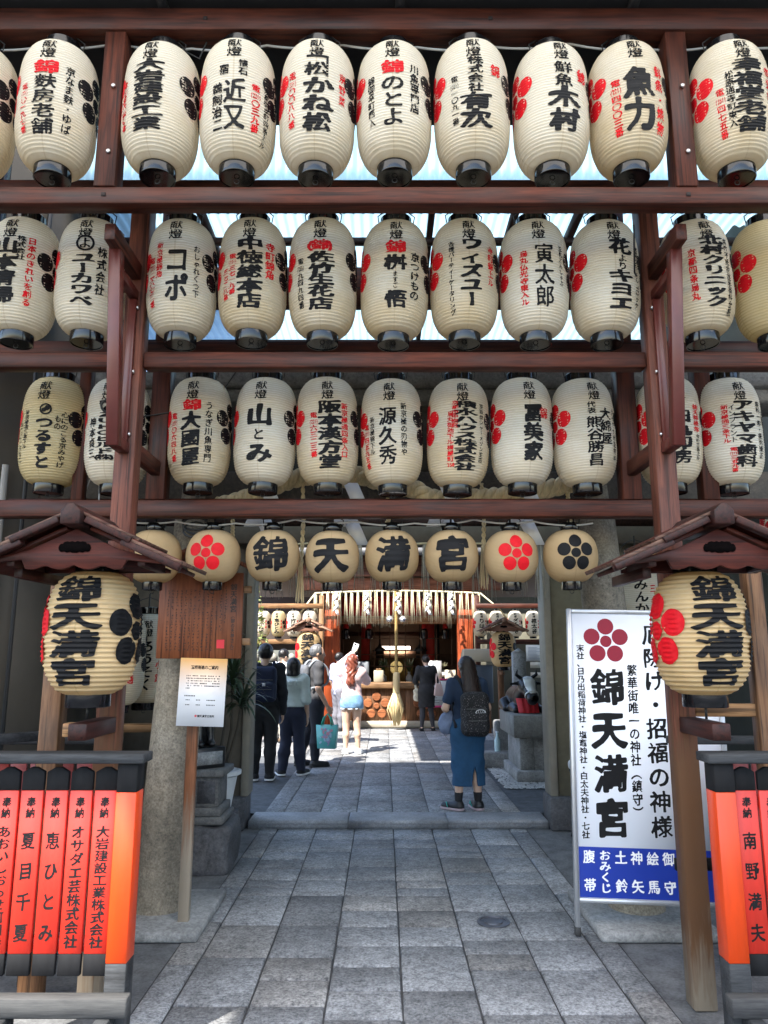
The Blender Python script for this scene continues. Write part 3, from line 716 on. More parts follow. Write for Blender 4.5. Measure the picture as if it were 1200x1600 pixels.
def ring_mesh(r, h, z, name, hollow=True):
    mb = MB(); mb.lathe([(r * .93, z + .004), (r * .93, z), (r * 1.0, z), (r * 1.02, z + .004), (r * 1.02, z + h), (r * .9, z + h + .002), (.002, z + h + .002)] if hollow else
                        [(.002, z), (r * .97, z), (r * 1.02, z + .005), (r * 1.02, z + h - .004), (r * .98, z + h), (.002, z + h)], 40)
    mb.lathe([(.002, z + .012), (r * .92, z + .012)], 40, cap=False)
    me = bpy.data.meshes.new(name); mesh_from(me, np.concatenate(mb.v), mb.f, mb.m); smooth_by(me, .6); me.materials.append(LACQ); return me
ME_RB = ring_mesh(.089, RINGH, -RINGH, 'lower ring'); ME_RT = ring_mesh(.089, RINGH, LH, 'upper ring', False)
ME_RBr = ring_mesh(.060, .048, -.048, 'lower ring'); ME_RTr = ring_mesh(.060, .048, .325, 'upper ring', False)
ME_RBb = ring_mesh(.105, .062, -.062, 'lower ring'); ME_RTb = ring_mesh(.105, .05, .60, 'upper ring', False)
def wire_mesh(H, r, top, low):
    mb = MB()
    for s in (-1, 1): mb.tube([(s * r * 1.04, 0, H + .03), (s * r * 1.12, 0, H + .075), (s * r * .6, 0, H + top - .02), (0, 0, H + top)], .0035, 6)
    mb.tube([(0, 0, H + .05), (0, 0, H + top + .03)], .007, 6)
    me = bpy.data.meshes.new('wire'); mesh_from(me, np.concatenate(mb.v), mb.f, mb.m); smooth_by(me, .8); me.materials.append(WIRE); return me
def hook_mesh(low):
    mb = MB(); mb.tube([(0.013 * math.cos(a), 0, low - .02 + 0.013 * math.sin(a)) for a in np.linspace(0, 6.0, 14)], .0025, 5)
    me = bpy.data.meshes.new('hook'); mesh_from(me, np.concatenate(mb.v), mb.f, mb.m); smooth_by(me, .8); me.materials.append(WIRE); return me
ME_H = hook_mesh(-RINGH + .01); ME_Hr = hook_mesh(-.048 + .01)
ME_W = wire_mesh(LH, .096, .135, -RINGH + .01); ME_Wr = wire_mesh(.325, .06, .115, -.048 + .01)
INKS = [INK, REDINK]
def crest_pair(t, fn, yc, s=.150, off=.0044, angs=(-86, 86), sx=.95, rings=11):
    """a red plum crest on one side of the belly and a black one on the other"""
    for k, a in enumerate(angs):
        wr = Writing(); wr.plum(R(a) * LR_REF[fn], yc, s, 1 - k, sx=sx, rings=rings); wr.build('plum_crest', wrap(fn, off=off), [CREST, REDINK], t)
def long_lantern(x, y, zb, cols, label, rot=0.0, old=False, crests=(1, 1), head=True, group='long paper lanterns on the rack', tilt=(0, 0)):
    t = thing('paper_lantern', label, 'lantern', (x, y, zb + RINGH), 0, group)
    t.rotation_euler = (tilt[0], tilt[1], R(rot))
    finish(ME_OLD if old else ME_LONGS[int(abs(x * 37 + zb * 11)) % 4], 'paper_shade', [], t); finish(ME_RB, 'bottom_ring', [], t); finish(ME_RT, 'top_ring', [], t); finish(ME_W, 'hanging_wire', [], t); finish(ME_H, 'bottom_hook', [], t)
    if head: Writing().col('献燈', 0, LH * .925, LH * .735, .080, 'T', 0, 34).build('inscription', wrap(prof_long, off=.0030), INKS, t)
    for text, colr, ang, vt, vb, wdt, sty in cols:
        wdt *= {'B': 1.17, 'M': 1.08, 'T': 1.0}[sty]; wr = Writing(); wr.col(text, R(ang) * LR, LH * (1 - vt), LH * (1 - vb), wdt, sty, 1 if colr == 'r' else 0, 32 if wdt > .09 else (24 if wdt > .05 else 20)); wr.build('inscription', wrap(prof_long, off=.0030), INKS, t)
    if crests != (0, 0): crest_pair(t, prof_long, yc=LH * .545, off=.0016)
    return t
# each column: text, colour, angle round the belly, top and bottom as shares of the height, character width, brush
def tel(n): return '電{(%s)}%s番' % n
ROW1 = [
 (-5.35, [('つくもの', 'k', 10, .3, .85, .055, 'T'), ('新京極通蛸薬師下ル', 'r', 34, .3, .86, .045, 'M')], 'cream lantern cut by the left edge of the top row with a red column', 0),
 (-4.30, [('錦', 'r', 0, .28, .40, .105, 'B'), ('麩房老舗', 'k', 0, .405, .88, .105, 'M'), ('京なま麩・ゆば', 'k', 34, .30, .85, .05, 'T'), (tel(('221', '〇一九七')), 'r', -32, .46, .86, .04, 'T')], 'cream lantern left of the top row post, red character above four black ones', 3),
 (-3, [('大岩建設工業', 'k', 0, .27, .86, .135, 'B'), (tel(('351', '五六四七')), 'r', -44, .40, .82, .042, 'T')], 'first cream lantern right of the upper left post, six squat bold characters', -3),
 (-2, [('近又', 'k', 2, .45, .86, .105, 'M'), ('懐石', 'k', 14, .28, .42, .045, 'M'), ('宿', 'k', -14, .33, .42, .05, 'M'), ('鵜飼治二', 'k', -24, .48, .86, .055, 'M'), (tel(('221', '〇三九')), 'r', 34, .46, .85, .045, 'M'), ('京都御幸町四条上ル', 'k', 54, .44, .92, .04, 'T')], 'cream top row lantern with two widely spaced brush characters and a red number', 6),
 (-1, [('松', 'k', 0, .30, .42, .115, 'M'), ('かね松', 'k', 4, .43, .86, .13, 'B'), ('京野菜', 'r', 42, .34, .62, .045, 'T'), (tel(('221', '〇〇八八')), 'r', -38, .36, .82, .048, 'T')], 'cream top row lantern with a cornered pine sign above three bold characters', 5),
 (0, [('錦', 'r', 0, .29, .41, .10, 'B'), ('のとよ', 'k', 0, .42, .84, .115, 'M'), ('川魚専門店', 'k', 34, .30, .72, .05, 'M'), ('錦御幸町西入', 'k', -34, .40, .82, .042, 'T')], 'cream top row lantern at the middle with a red character over three loose kana', -3),
 (1, [('株式会社', 'k', 2, .26, .56, .075, 'M'), ('有次', 'k', 2, .56, .84, .14, 'B'), ('錦', 'r', 34, .30, .42, .055, 'M'), (tel(('221', '一〇九一')), 'k', -30, .40, .80, .04, 'T')], 'cream top row lantern with two broad bold characters below four narrow ones', 0),
 (2, [('鮮魚', 'k', 2, .28, .50, .09, 'M'), ('木村', 'k', 3, .50, .86, .14, 'B'), ('錦', 'r', 34, .30, .44, .06, 'M')], 'cream top row lantern with four black characters growing downward and one small red one', 4),
 (3, [('魚力', 'k', 2, .34, .86, .135, 'B'), ('鮮魚・焼物', 'r', 36, .30, .88, .052, 'M'), (tel(('221', '四〇〇三')), 'r', -32, .42, .88, .046, 'M')], 'last cream lantern before the upper right post, two very large characters', -2),
 (4.30, [('幸福堂老舗', 'k', 4, .26, .86, .135, 'B'), ('松原通寺町東入', 'k', -24, .36, .82, .042, 'T'), (tel(('351', '四七五')), 'r', -38, .48, .88, .042, 'T'), ('御生菓子', 'r', 40, .30, .70, .045, 'T')], 'cream lantern at the right end of the top row beyond the post', 2)]
ROW2 = [
 (-5.27, [('山本清掃', 'k', -4, .27, .84, .12, 'B'), ('株式会社', 'k', 20, .24, .46, .045, 'M'), ('日本のきれいを創る', 'r', 36, .24, .84, .045, 'M')], 'cream second row lantern at the far left with a tall red slogan', 2),
 (-4.28, [('ユーカワベ', 'k', 2, .40, .86, .11, 'B'), ('株式会社', 'k', 30, .32, .76, .05, 'M')], 'cream second row lantern behind the left bracket with a circled kana', 4),
 (-3, [('コポ', 'k', 4, .32, .82, .125, 'M'), ('新京極錦角', 'r', -26, .28, .60, .045, 'T'), (tel(('221', '二六七三')), 'r', -42, .40, .84, .042, 'M'), ('おしゃれくつ下', 'k', 36, .30, .76, .038, 'T')], 'first cream second row lantern right of the post, two airy kana', 2),
 (-2, [('中徳総本店', 'k', 2, .26, .88, .125, 'B'), ('寺町錦角', 'r', 36, .29, .62, .055, 'M'), (tel(('221', '三七一九')), 'r', -28, .40, .76, .042, 'M'), ('三七二八番', 'r', -42, .52, .80, .042, 'T')], 'cream second row lantern with five heavy characters between red columns', 0),
 (-1, [('{(錦)}', 'r', 0, .27, .38, .12, 'B'), ('佐竹生花店', 'k', 2, .385, .88, .125, 'B'), (tel(('255', '九四九四')), 'k', -34, .42, .86, .042, 'T')], 'cream second row lantern with a bracketed red character on top', 0),
 (0, [('錦', 'r', 0, .27, .39, .10, 'B'), ('桝', 'k', 0, .40, .54, .11, 'B'), ('ますご', 'k', 0, .55, .70, .03, 'T'), ('悟', 'k', 2, .71, .86, .11, 'B'), ('京つけもの', 'k', 34, .36, .78, .058, 'M')], 'cream second row lantern with tiny kana between two bold characters', 3),
 (1, [('ウィズユー', 'k', 4, .25, .86, .11, 'B'), ('寺町錦上ル', 'r', 40, .30, .66, .042, 'M'), ('各種パーティーケータリング', 'k', -30, .28, .92, .038, 'T')], 'cream second row lantern with five heavy kana and a slim caterer line', 3),
 (2, [('寅太郎', 'k', 8, .30, .86, .115, 'T'), ('豆乳とんしゃぶ', 'k', 40, .30, .66, .03, 'T'), ('烏丸仏光寺東入ル', 'r', -26, .36, .84, .045, 'M')], 'cream second row lantern with three thin outlined characters', -2),
 (3, [('花', 'k', 10, .25, .40, .115, 'B'), ('より', 'k', 12, .40, .54, .055, 'M'), ('キヨエ', 'k', 10, .53, .88, .13, 'B'), ('湯葉クリームコロッケ', 'k', 44, .28, .84, .04, 'T')], 'last cream lantern of the second row before the right post, leaning black kana', 4),
 (4.31, [('北村クリニック', 'k', 6, .23, .86, .12, 'B'), ('京都四条烏丸', 'r', -28, .34, .80, .042, 'M'), ('男性不妊症泌尿器科全般', 'k', 34, .24, .92, .036, 'T')], 'cream second row lantern behind the right bracket with seven bold characters', 0),
 (5.33, [('御神燈', 'k', 40, .3, .8, .09, 'M')], 'yellowed second row lantern cut by the right edge', 0)]
ROW3 = [
 (-5.27, [('つるすと', 'k', 6, .42, .90, .09, 'B'), ('心にのこる京みやげ', 'k', 40, .36, .88, .048, 'T'), ('もの', 'k', 28, .40, .54, .04, 'T'), ('新京極通三角下ル', 'k', -30, .36, .72, .036, 'T'), ('{TEL}二二一六七二', 'k', -44, .46, .84, .034, 'T')], 'yellowish third row lantern at the far left beside the dark pipe', 0),
 (-4.25, [('MIZUHOビルド{(株)}', 'k', 0, .26, .82, .105, 'B'), ('神本貞三', 'k', -26, .42, .80, .048, 'M')], 'cream third row lantern half hidden by the left post with squat capitals', -6),
 (-3, [('錦', 'r', 0, .265, .375, .10, 'B'), ('大國屋', 'k', -1, .385, .88, .105, 'B'), ('うなぎ川魚専門', 'k', 31, .28, .85, .05, 'T'), (tel(('221', '〇六四八')), 'r', -36, .38, .84, .045, 'M')], 'first cream third row lantern right of the rear post with red top character', -2),
 (-2, [('山', 'k', 0, .31, .52, .14, 'B'), ('と', 'k', 0, .54, .66, .075, 'M'), ('み', 'k', 2, .68, .86, .14, 'B')], 'plain cream third row lantern with just three loose black characters', -1),
 (-1, [('阪本漢方堂', 'k', 4, .27, .90, .13, 'B'), ('新京極通四条入口', 'r', 32, .29, .80, .045, 'M'), (tel(('221', '六三二三')), 'r', -26, .38, .80, .045, 'M')], 'cream third row lantern with five dense characters flanked by red on both sides', 5),
 (0, [('源久秀', 'k', -4, .32, .86, .105, 'M'), ('新京極の刃物や', 'k', 26, .28, .78, .042, 'T'), ('新京極錦下ル', 'k', -34, .40, .76, .036, 'T'), (tel(('221', '四五九五')), 'r', -48, .46, .88, .04, 'M')], 'cream third row lantern at the middle with three flowing characters', -3),
 (1, [('積水ハウス株式会社', 'k', 6, .26, .90, .125, 'B'), ('京都市中京区', 'r', -14, .26, .52, .04, 'M'), ('烏丸御池下ル梅屋町{358}', 'r', -22, .36, .88, .04, 'M'), ('京滋奈シャーメゾン支店', 'k', 38, .27, .82, .036, 'T')], 'cream third row lantern with a nine character column and red address', 4),
 (2, [('冨美家', 'k', 6, .30, .84, .11, 'B'), ('錦', 'r', 28, .30, .46, .06, 'M')], 'cream third row lantern with three round brush characters and one red character', 6),
 (3, [('大綿屋', 'k', 20, .33, .68, .085, 'M'), ('代表', 'k', -8, .28, .40, .05, 'M'), ('熊谷勝昌', 'k', -4, .42, .88, .10, 'M'), ('タイヤ土地建物{(有)}', 'k', 42, .32, .82, .036, 'T')], 'last cream lantern of the third row before the rear right post', 8),
 (4.27, [('田丸印房', 'k', 0, .36, .86, .11, 'B'), ('錦天神様角', 'r', 32, .30, .56, .048, 'M'), ('寺町三条上ル', 'k', 34, .58, .82, .036, 'T')], 'cream third row lantern half behind the right post', 0),
 (5.22, [('アキヤマ歯科', 'k', 4, .26, .88, .12, 'B'), ('インプラント', 'k', -18, .30, .66, .042, 'T'), ('新京極通三条下ル', 'r', -30, .30, .66, .042, 'M'), (tel(('213', '三五九')), 'r', -20, .70, .92, .042, 'M'), ('歯科一般・歯列矯正', 'k', 36, .26, .80, .045, 'T')], 'cream third row lantern at the right end with a stretched six character column', 0)]
SPC = 0.4045; jr = random.Random(21)
for rows, y, zb in ((ROW1, 3.40, 4.05), (ROW2, 3.95, 3.39), (ROW3, 4.50, 2.64)):
    for k, cols, lab, rot in rows:
        x = RC - .006 + (math.copysign(RH + (abs(k) - 3.6) * SPC * 1.0, k) if abs(k) > 3.5 else k * SPC)
        old = (rows is ROW2 and k > 5) or (rows is ROW3 and k < -5)
        t = long_lantern(x, y, zb + jr.uniform(-.008, .008), cols, lab, rot + jr.uniform(-3, 3), old, tilt=(jr.uniform(-.02, .02), jr.uniform(-.024, .024)))
        if rows is ROW2 and abs(k + 4.28) < .01:
            wr = Writing(); wr.ring(R(2) * LR, LH * .685, .05, .012); wr.char('よ', R(2) * LR, LH * .685, .07, .07, 'M'); wr.build('circled_mark', wrap(prof_long, off=.0036), INKS, t)
        if rows is ROW1 and k == -1:
            wr = Writing(); wr.rect(-.05, .062, LH * .735, LH * .752); wr.rect(.05, .062, LH * .58, LH * .735); wr.build('corner_mark', wrap(prof_long, off=.0038), INKS, t)
        if rows is ROW3 and k < -5:
            wr = Writing(); wr.ring(R(6) * LR, LH * .645, .036, .010); wr.disc(R(6) * LR + .008, LH * .655, .016); wr.disc(R(6) * LR - .01, LH * .635, .014); wr.build('round_mark', wrap(prof_long, off=.0036), INKS, t)

# round lanterns under the lowest beam
RSP = 0.376
ROUND = [(-4, '', 'k', 'round tan lantern mostly hidden behind the left lantern roof'), (-3, '*', 'r', 'round tan lantern with a red plum crest nearest the brown notice board'),
         (-2, '錦', 'k', 'round tan lantern with the most intricate single character, left of four lettered ones'), (-1, '天', 'k', 'round tan lantern with a simple open four-stroke character'),
         (0, '満', 'k', 'round tan lantern at the middle with a wide character with a three-dot side'), (1, '宮', 'k', 'round tan lantern with a roofed character, right of the lettered ones'),
         (2, '*', 'r', 'round tan lantern with a red plum crest beside a black crested one'), (3, '*', 'k', 'round tan lantern with a black plum crest at the right end of its row')]
for k, ch, cl, lab in ROUND:
    t = thing('round_lantern', lab, 'lantern', (RC - .01 + k * RSP, 4.645, 2.105 + jr.uniform(-.004, .004)), R(jr.uniform(-3, 3)), 'round paper lanterns under the lowest beam')
    finish(ME_ROUND, 'paper_shade', [], t); finish(ME_RBr, 'bottom_ring', [], t); finish(ME_RTr, 'top_ring', [], t); finish(ME_Wr, 'hanging_wire', [], t); finish(ME_Hr, 'bottom_hook', [], t)
    if ch == '*':
        wr = Writing(); wr.plum(0, .165, .118, 1 if cl == 'r' else 0, rings=9); wr.build('plum_crest', wrap(prof_round, off=.0032), [CREST, REDINK], t)
    elif ch:
        wr = Writing(); wr.char(ch, 0, .165, .235, .225, 'B', 0, 40); wr.build('inscription', wrap(prof_round, off=.003), INKS, t)

# cables strung along the lantern tops
def cable(pts, label, r=.006):
    P = []
    for (a, b) in zip(pts[:-1], pts[1:]):
        a, b = Vector(a), Vector(b); n = 8
        for i in range(n): q = i / n; p = a.lerp(b, q); p.z -= 0.05 * (a - b).length * 4 * q * (1 - q); P.append(tuple(p))
    P.append(tuple(pts[-1])); mb = MB(); mb.tube(P, r, 8); o = mb.build('power_cable', CABLE, smooth=1.0); tag(o, label, 'cable')
cable([(RC + (k + .3) * SPC, 3.43 + .01 * (k % 2), 4.862 + .012 * ((k * 7) % 3)) for k in range(-8, 9)], 'grey cable sagging along the tops of the top row lanterns')
cable([(RC + (k + .35) * RSP, 4.60, 2.475 + .012 * ((k * 5) % 3)) for k in range(-5, 4)] , 'grey cable strung just under the lowest beam above the round lanterns')

def coil(c, r, n, label):
    P = [(c[0] + r * math.cos(a) * (1 + .15 * math.sin(a * .37)), c[1] + .02 * math.sin(a * .61), c[2] + r * .6 * math.sin(a) - .004 * a) for a in np.linspace(0, 2 * math.pi * n, 16 * n)]
    mb = MB(); mb.tube(P, .007, 6); o = mb.build('cable_coil', plain('black cable', (.015, .015, .016), .5), smooth=1.2); tag(o, label, 'cable')
coil((-1.20, 4.62, 2.50), .075, 3, 'black cable coiled at the left end of the lowest beam')
coil((-1.66, 4.30, 3.18), .06, 2, 'black cable loop beside the left post under the second beam')
def drop(pts, label, m=None):
    mb = MB(); mb.tube(pts, .0045, 6); o = mb.build('loose_wire', m or plain('black cable', (0, 0, 0)), smooth=1.2); tag(o, label, 'wire')
drop([(-1.62, 4.40, 3.24), (-1.50, 4.42, 3.12), (-1.32, 4.45, 3.16), (-1.1, 4.5, 3.20), (-.9, 4.5, 3.53)], 'black wire sagging behind the left post under the second beam')
drop([(1.30, 3.5, 3.86), (1.36, 3.7, 3.70), (1.43, 3.86, 3.76)], 'black wire hanging from the top beam to the right post')
drop([(-.95, 3.42, 4.885), (-.99, 3.44, 4.80), (-1.06, 3.44, 4.84), (-1.10, 3.42, 4.885)], 'short black wire loop under the uppermost beam')
drop([(-1.9, 4.55, 2.60), (-1.86, 4.56, 2.75), (-1.80, 4.56, 2.72), (-1.79, 4.55, 2.60)], 'pale wire loop above the left lantern roof', CABLE)
# ------------------------------------------------------------------ small gabled lantern roofs on the front posts, with the two large lanterns under them
EDGEW = wood('worn board edge', (.15, .085, .06), (.05, .02, .014), 'x', rough=.6)
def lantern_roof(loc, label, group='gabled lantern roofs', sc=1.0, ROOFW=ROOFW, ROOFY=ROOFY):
    """local: gable faces -Y, ridge runs along Y"""
    t = thing('lantern_roof', label, 'lantern roof', loc, 0, group); t.scale = (sc, sc, sc)
    W, sl, y0, y1 = .50, .50, -.22, .20
    def slope(s, u0, u1, z0, th, ya, yb, nm, mat):
        # one sloping board between distances u0..u1 from the ridge
        p = [(s * u0, z0 - sl * u0 - .10 * u0 * (1 - u0 / W) * 0), (s * u1, z0 - sl * u1 * .94)]
        d = Vector((p[1][0] - p[0][0], p[1][1] - p[0][1])).normalized(); n = Vector((-d.y, d.x)); n = n if n.y > 0 else -n
        q = [p[0], p[1], (p[1][0] + n.x * th, p[1][1] + n.y * th), (p[0][0] + n.x * th, p[0][1] + n.y * th)]
        mb = MB(); mb.prism(q, ya, yb)
        if 'board' in nm and 'barge' not in nm and 'soffit' not in nm: mb.m[0] = 1; mb.m[3] = 1
        return mb.build(nm, [mat, EDGEW], t, bevel=.003)
    for s in (-1, 1):
        slope(s, .03, .30, .232, .018, y0 - .005, y1 + .02, 'upper_board', ROOFW)
        slope(s, .24, W, .217, .020, y0 - .015, y1 + .035, 'lower_board', ROOFW)
        slope(s, .055, .265, .205, .030, y0 - .03, y0 + .02, 'upper_bargeboard', ROOFY)
        slope(s, .22, W - .012, .186, .032, y0 - .022, y0 + .03, 'lower_bargeboard', ROOFY)
        slope(s, .05, W - .05, .180, .02, y0 + .06, y1, 'soffit_board', ROOFW)
    mb = MB(); mb.prism([(-.045, .165), (.045, .165), (.045, .228), (.012, .262), (-.012, .262), (-.045, .228)], y0 - .045, y1 + .05); mb.build('ridge_block', ROOFY, t, bevel=.004)
    # gable board: scalloped lower edge; a flat black panel on it stands in for the shade in the cloud-shaped opening
    lo = []; xs = np.linspace(-.40, .40, 41)
    for x in xs:
        a = abs(x); z = -.012 - .020 * abs(math.sin(a * 24)) if a < .24 else .012 - (a - .24) * .12
        lo.append((x, z))
    top = [(x, .155 - .50 * abs(x) * .94) for x in (.40, .2, 0, -.2, -.40)]
    top = [(x, max(z, .012)) for x, z in top]
    mb = MB(); mb.prism(lo + top, y0 + .035, y0 + .055); g = mb.build('gable_board', ROOFW, t, bevel=.002)
    half = [(.0, .044), (.012, .050), (.026, .046), (.036, .049), (.050, .046), (.058, .036), (.066, .038), (.074, .030), (.078, .018), (.074, .006), (.064, .0), (.050, .003), (.038, -.003), (.022, .001), (.012, -.004), (.0, -.004)]
    cl = [(x * .95, z + .048) for x, z in half] + [(-x * .95, z + .048) for x, z in half[-2:0:-1]]
    mb = MB(); mb.prism(cl, y0 + .0305, y0 + .036); mb.build('cloud_shade_panel', plain('painted opening shade', (.003, .002, .002), .95, spec=0.05), g)
    mb = MB(); mb.prism([(-.34, -.012), (.34, -.012), (.34, .005), (.10, .105), (-.10, .105), (-.34, .005)], y1 - .04, y1 - .02); mb.build('back_board', ROOFW, t)
    for s in (-1, 1): mb = MB(); mb.box(s * .30 - .018, s * .30 + .018, y0 + .06, y1 - .045, -.014, .03); mb.build('side_rail', ROOFY, t, bevel=.002)
    return t
def box_lantern(loc, label, rot=0.0, rot_text=0.0, sc=1.0):
    t = thing('large_lantern', label, 'lantern', loc, R(rot), 'large barrel lanterns under gabled roofs'); t.scale = (sc, sc, sc)
    for me, n in ((ME_BOX, 'paper_shade'), (ME_RBb, 'bottom_ring'), (ME_RTb, 'top_ring')): finish(me, n, [], t)
    wr = Writing(); wr.col('錦天満宮', R(rot_text) * .226, .575, .045, .245, 'B', 0, 44, stretch=1.0); wr.build('inscription', wrap(prof_box, off=.0075), INKS, t)
    crest_pair(t, prof_box, .31, .190, .0072, (-82, 82), .95, 14)
    mb = MB(); mb.tube([(0, 0, -.12), (0, 0, -.05)], .007, 6); mb.build('hook', WIRE, t)
    return t
for x, s in ((XL, 'left'), (XR, 'right')):
    lantern_roof((x, 3.53, 2.075), 'dark red gabled board roof over the large lantern on the %s post' % s); 
    box_lantern((x, 3.63, 1.478), 'large crinkled tan barrel lantern hanging under the %s gabled roof' % s, 0, -2 if x < 0 else 1, .96)
    mb = MB(); mb.bar((x + .01, 3.50, 1.315), (x + .01, 3.885, 1.315), .085, .075); mb.build('bracket_arm', ROOFY, rk, at=A, bevel=.004)
    mb = MB(); mb.bar((x, 3.62, 2.03), (x, 3.885, 2.03), .07, .07); mb.build('bracket_arm', ROOFY, rk, at=A, bevel=.004)
    mb = MB(); mb.bar((x - .30, 3.45, 2.04), (x - .30, 3.93, 2.04), .04, .05); mb.build('bracket_arm', ROOFY, rk, at=A, bevel=.003)
mb = MB(); mb.bar((XL - .075, 3.58, 1.32), (XL - .035, 3.58, 1.32), .08, .06); mb.build('peg', TANX, rk, at=A, bevel=.003)
mb = MB(); mb.box(1.62, 3.6, 3.97, 4.02, 1.345, 1.41); mb.build('rail', TANX, rk, at=A, bevel=.003)
mb = MB(); mb.box(1.62, 2.6, 4.52, 4.57, 2.25, 2.31); mb.build('rail', TANX, rk, at=A, bevel=.003)

# ------------------------------------------------------------------ vermilion fences with donors' slats
VERM = plain('vermilion slat paint', (0.56, 0.026, 0.013), 0.45, var=0.22, scale=16, stretch=(1, 1, .12), bump=.12)
ORNG = plain('orange post paint', (0.62, 0.050, 0.004), 0.42, var=0.2, scale=14, stretch=(1, 1, .15), bump=.1)
BLKP = plain('black fence paint', (0.012, 0.012, 0.013), 0.75, var=0.35, scale=26, stretch=(1, 1, .2), spec=.15, bump=.15)
GRYP = plain('worn grey black paint', (0.036, 0.038, 0.041), 0.7, var=0.65, scale=16, stretch=(.6, 6, 6), spec=.2, bump=.25)
def slat(t, x, y, txt, z0=.335, z1=1.175, w=.096):
    mb = MB(); th = .022; zb, zt = z0 + .085, z1 - .098
    def seg(a, b, m): mb.box(x - w / 2, x + w / 2, y, y + th, a, b, m)
    seg(z0, zb, 1); seg(zb, zt, 0)
    mb.prism([(x - w / 2, zt), (x + w / 2, zt), (x + w / 2, z1 - .02), (x + .012, z1), (x - .012, z1), (x - w / 2, z1 - .02)], y, y + th, 1)
    s = mb.build('slat', [VERM, BLKP], t, bevel=.0025)
    Writing().col('奉納', x, zt - .025, zt - .115, .042, 'M', 0, 24).build('inscription', on_plane((0, y - .0012, 0)), INKS, s)
    wr = Writing()
    n = len(txt); long_ = n > 6
    wr.col(txt, x, zt - .145, zb + .022, .062 if not long_ else .060, 'M', 0, 28, stretch=1.2)
    wr.build('inscription', on_plane((0, y - .0012, 0)), INKS, s)
FOOTR = plain('weathered grey rail', (0.055, 0.055, 0.054), 0.8, var=0.6, scale=16, stretch=(.5, 6, 6), dark=(.03, .03, .032), spec=.2, bump=.3)
def fence(loc, xpost, slats, s, label):
    """s = +1: the end post stands at the right end, slats to its left"""
    t = thing('donor_fence', label, 'fence', loc, 0, 'vermilion donor fences')
    w = .088
    mb = MB(); xa = xpost - w / 2; xb = xpost + w / 2
    mb.box(xa, xb, -.035, .065, 0, .395, 2); mb.box(xa, xb, -.035, .065, .395, 1.075, 0); mb.box(xa, xb, -.035, .065, 1.075, 1.195, 1)
    mb.build('end_post', [ORNG, BLKP, GRYP], t, bevel=.003)
    x1 = xpost - s * 2.0
    lo, hi = (x1, xpost + w / 2 + .03) if s > 0 else (xpost - w / 2 - .03, x1)
    mb = MB(); mb.box(lo, hi, -.060, .075, 1.197, 1.236); mb.build('top_rail', GRYP, t, bevel=.004)
    mb = MB(); mb.box(lo, hi, -.10, -.036, .215, .290); mb.build('foot_rail', FOOTR, t, bevel=.005)
    lo2, hi2 = (x1, xpost - w / 2) if s > 0 else (xpost + w / 2, x1)
    for z in (.42, 1.0): mb = MB(); mb.box(lo2, hi2, .024, .060, z, z + .055); mb.build('cross_rail', VERM, t, bevel=.002)
    for k, tx in enumerate(slats): slat(t, xpost - s * (w / 2 + .058 + .1075 * k), 0, tx)
    for k in range(1): mb = MB(); mb.box(x1 - .04, x1 + .04, -.035, .065, 0, 1.195); mb.build('far_post', BLKP, t)
    for k in range(3):
        xx = xpost - s * (.02 + .42 * k); mb = MB(); mb.box(xx - .03, xx + .03, -.13, -.02, 0, .214); mb.build('foot_block', GRYP, t, bevel=.004)
    return t
fence((-1.62, 3.42, 0), .50, ['大岩建設工業株式会社', 'オサダエ芸株式会社', '恵ひとみ', '夏目千夏', 'あおいしおっせ阿田恭'], 1, 'vermilion donor fence with black tipped lettered slats at the lower left')
fence((2.0, 3.42, 0), -.515, ['南野満夫', '植木'], -1, 'vermilion donor fence with lettered slats at the lower right edge')
for loc, nm, s in (((-2.34, 4.32, 0), 'left', 1), ((2.6, 4.32, 0), 'right', -1)):
    t = thing('rear_fence', 'dark red slatted fence standing behind the %s vermilion fence' % nm, 'fence', loc)
    for k in range(12): mb = MB(); x = -.75 + .13 * k; mb.box(x - .055, x + .055, 0, .02, .2, 1.13); mb.build('slat', plain('dark red paint', (.16, .012, .008), .5, var=.2, scale=8), t, bevel=.002)
    mb = MB(); mb.box(-1.0, .86, -.04, .05, 1.17, 1.21); mb.build('top_rail', GRYP, t, bevel=.003)
    mb = MB(); mb.box(-1.0, .86, .021, .05, .5, .56); mb.build('cross_rail', BLKP, t)
    for k in (-.9, .8): mb = MB(); mb.box(k - .035, k + .035, -.03, .04, 0, 1.168); mb.build('post', BLKP, t)
t = thing('side_fence', 'black topped fence running back from the lower left corner', 'fence', (-2.2, 3.8, 0))
mb = MB(); mb.bar((-.35, -.28, 1.23), (.36, .38, 1.23), .07, .045); mb.build('top_rail', GRYP, t, bevel=.003)
for q in (0, .5, 1): mb = MB(); mb.bar((-.35 + .71 * q, -.28 + .66 * q, 0), (-.35 + .71 * q, -.28 + .66 * q, 1.205), .06, .06, up=(0, 1, 0)); mb.build('post', BLKP, t)
for k in range(5): q = .1 + .17 * k; mb = MB(); mb.box(-.35 + .71 * q - .04, -.35 + .71 * q + .04, -.28 + .66 * q, -.28 + .66 * q + .02, .3, 1.1); mb.build('slat', plain('dark red paint', (1, 1, 1)), t)

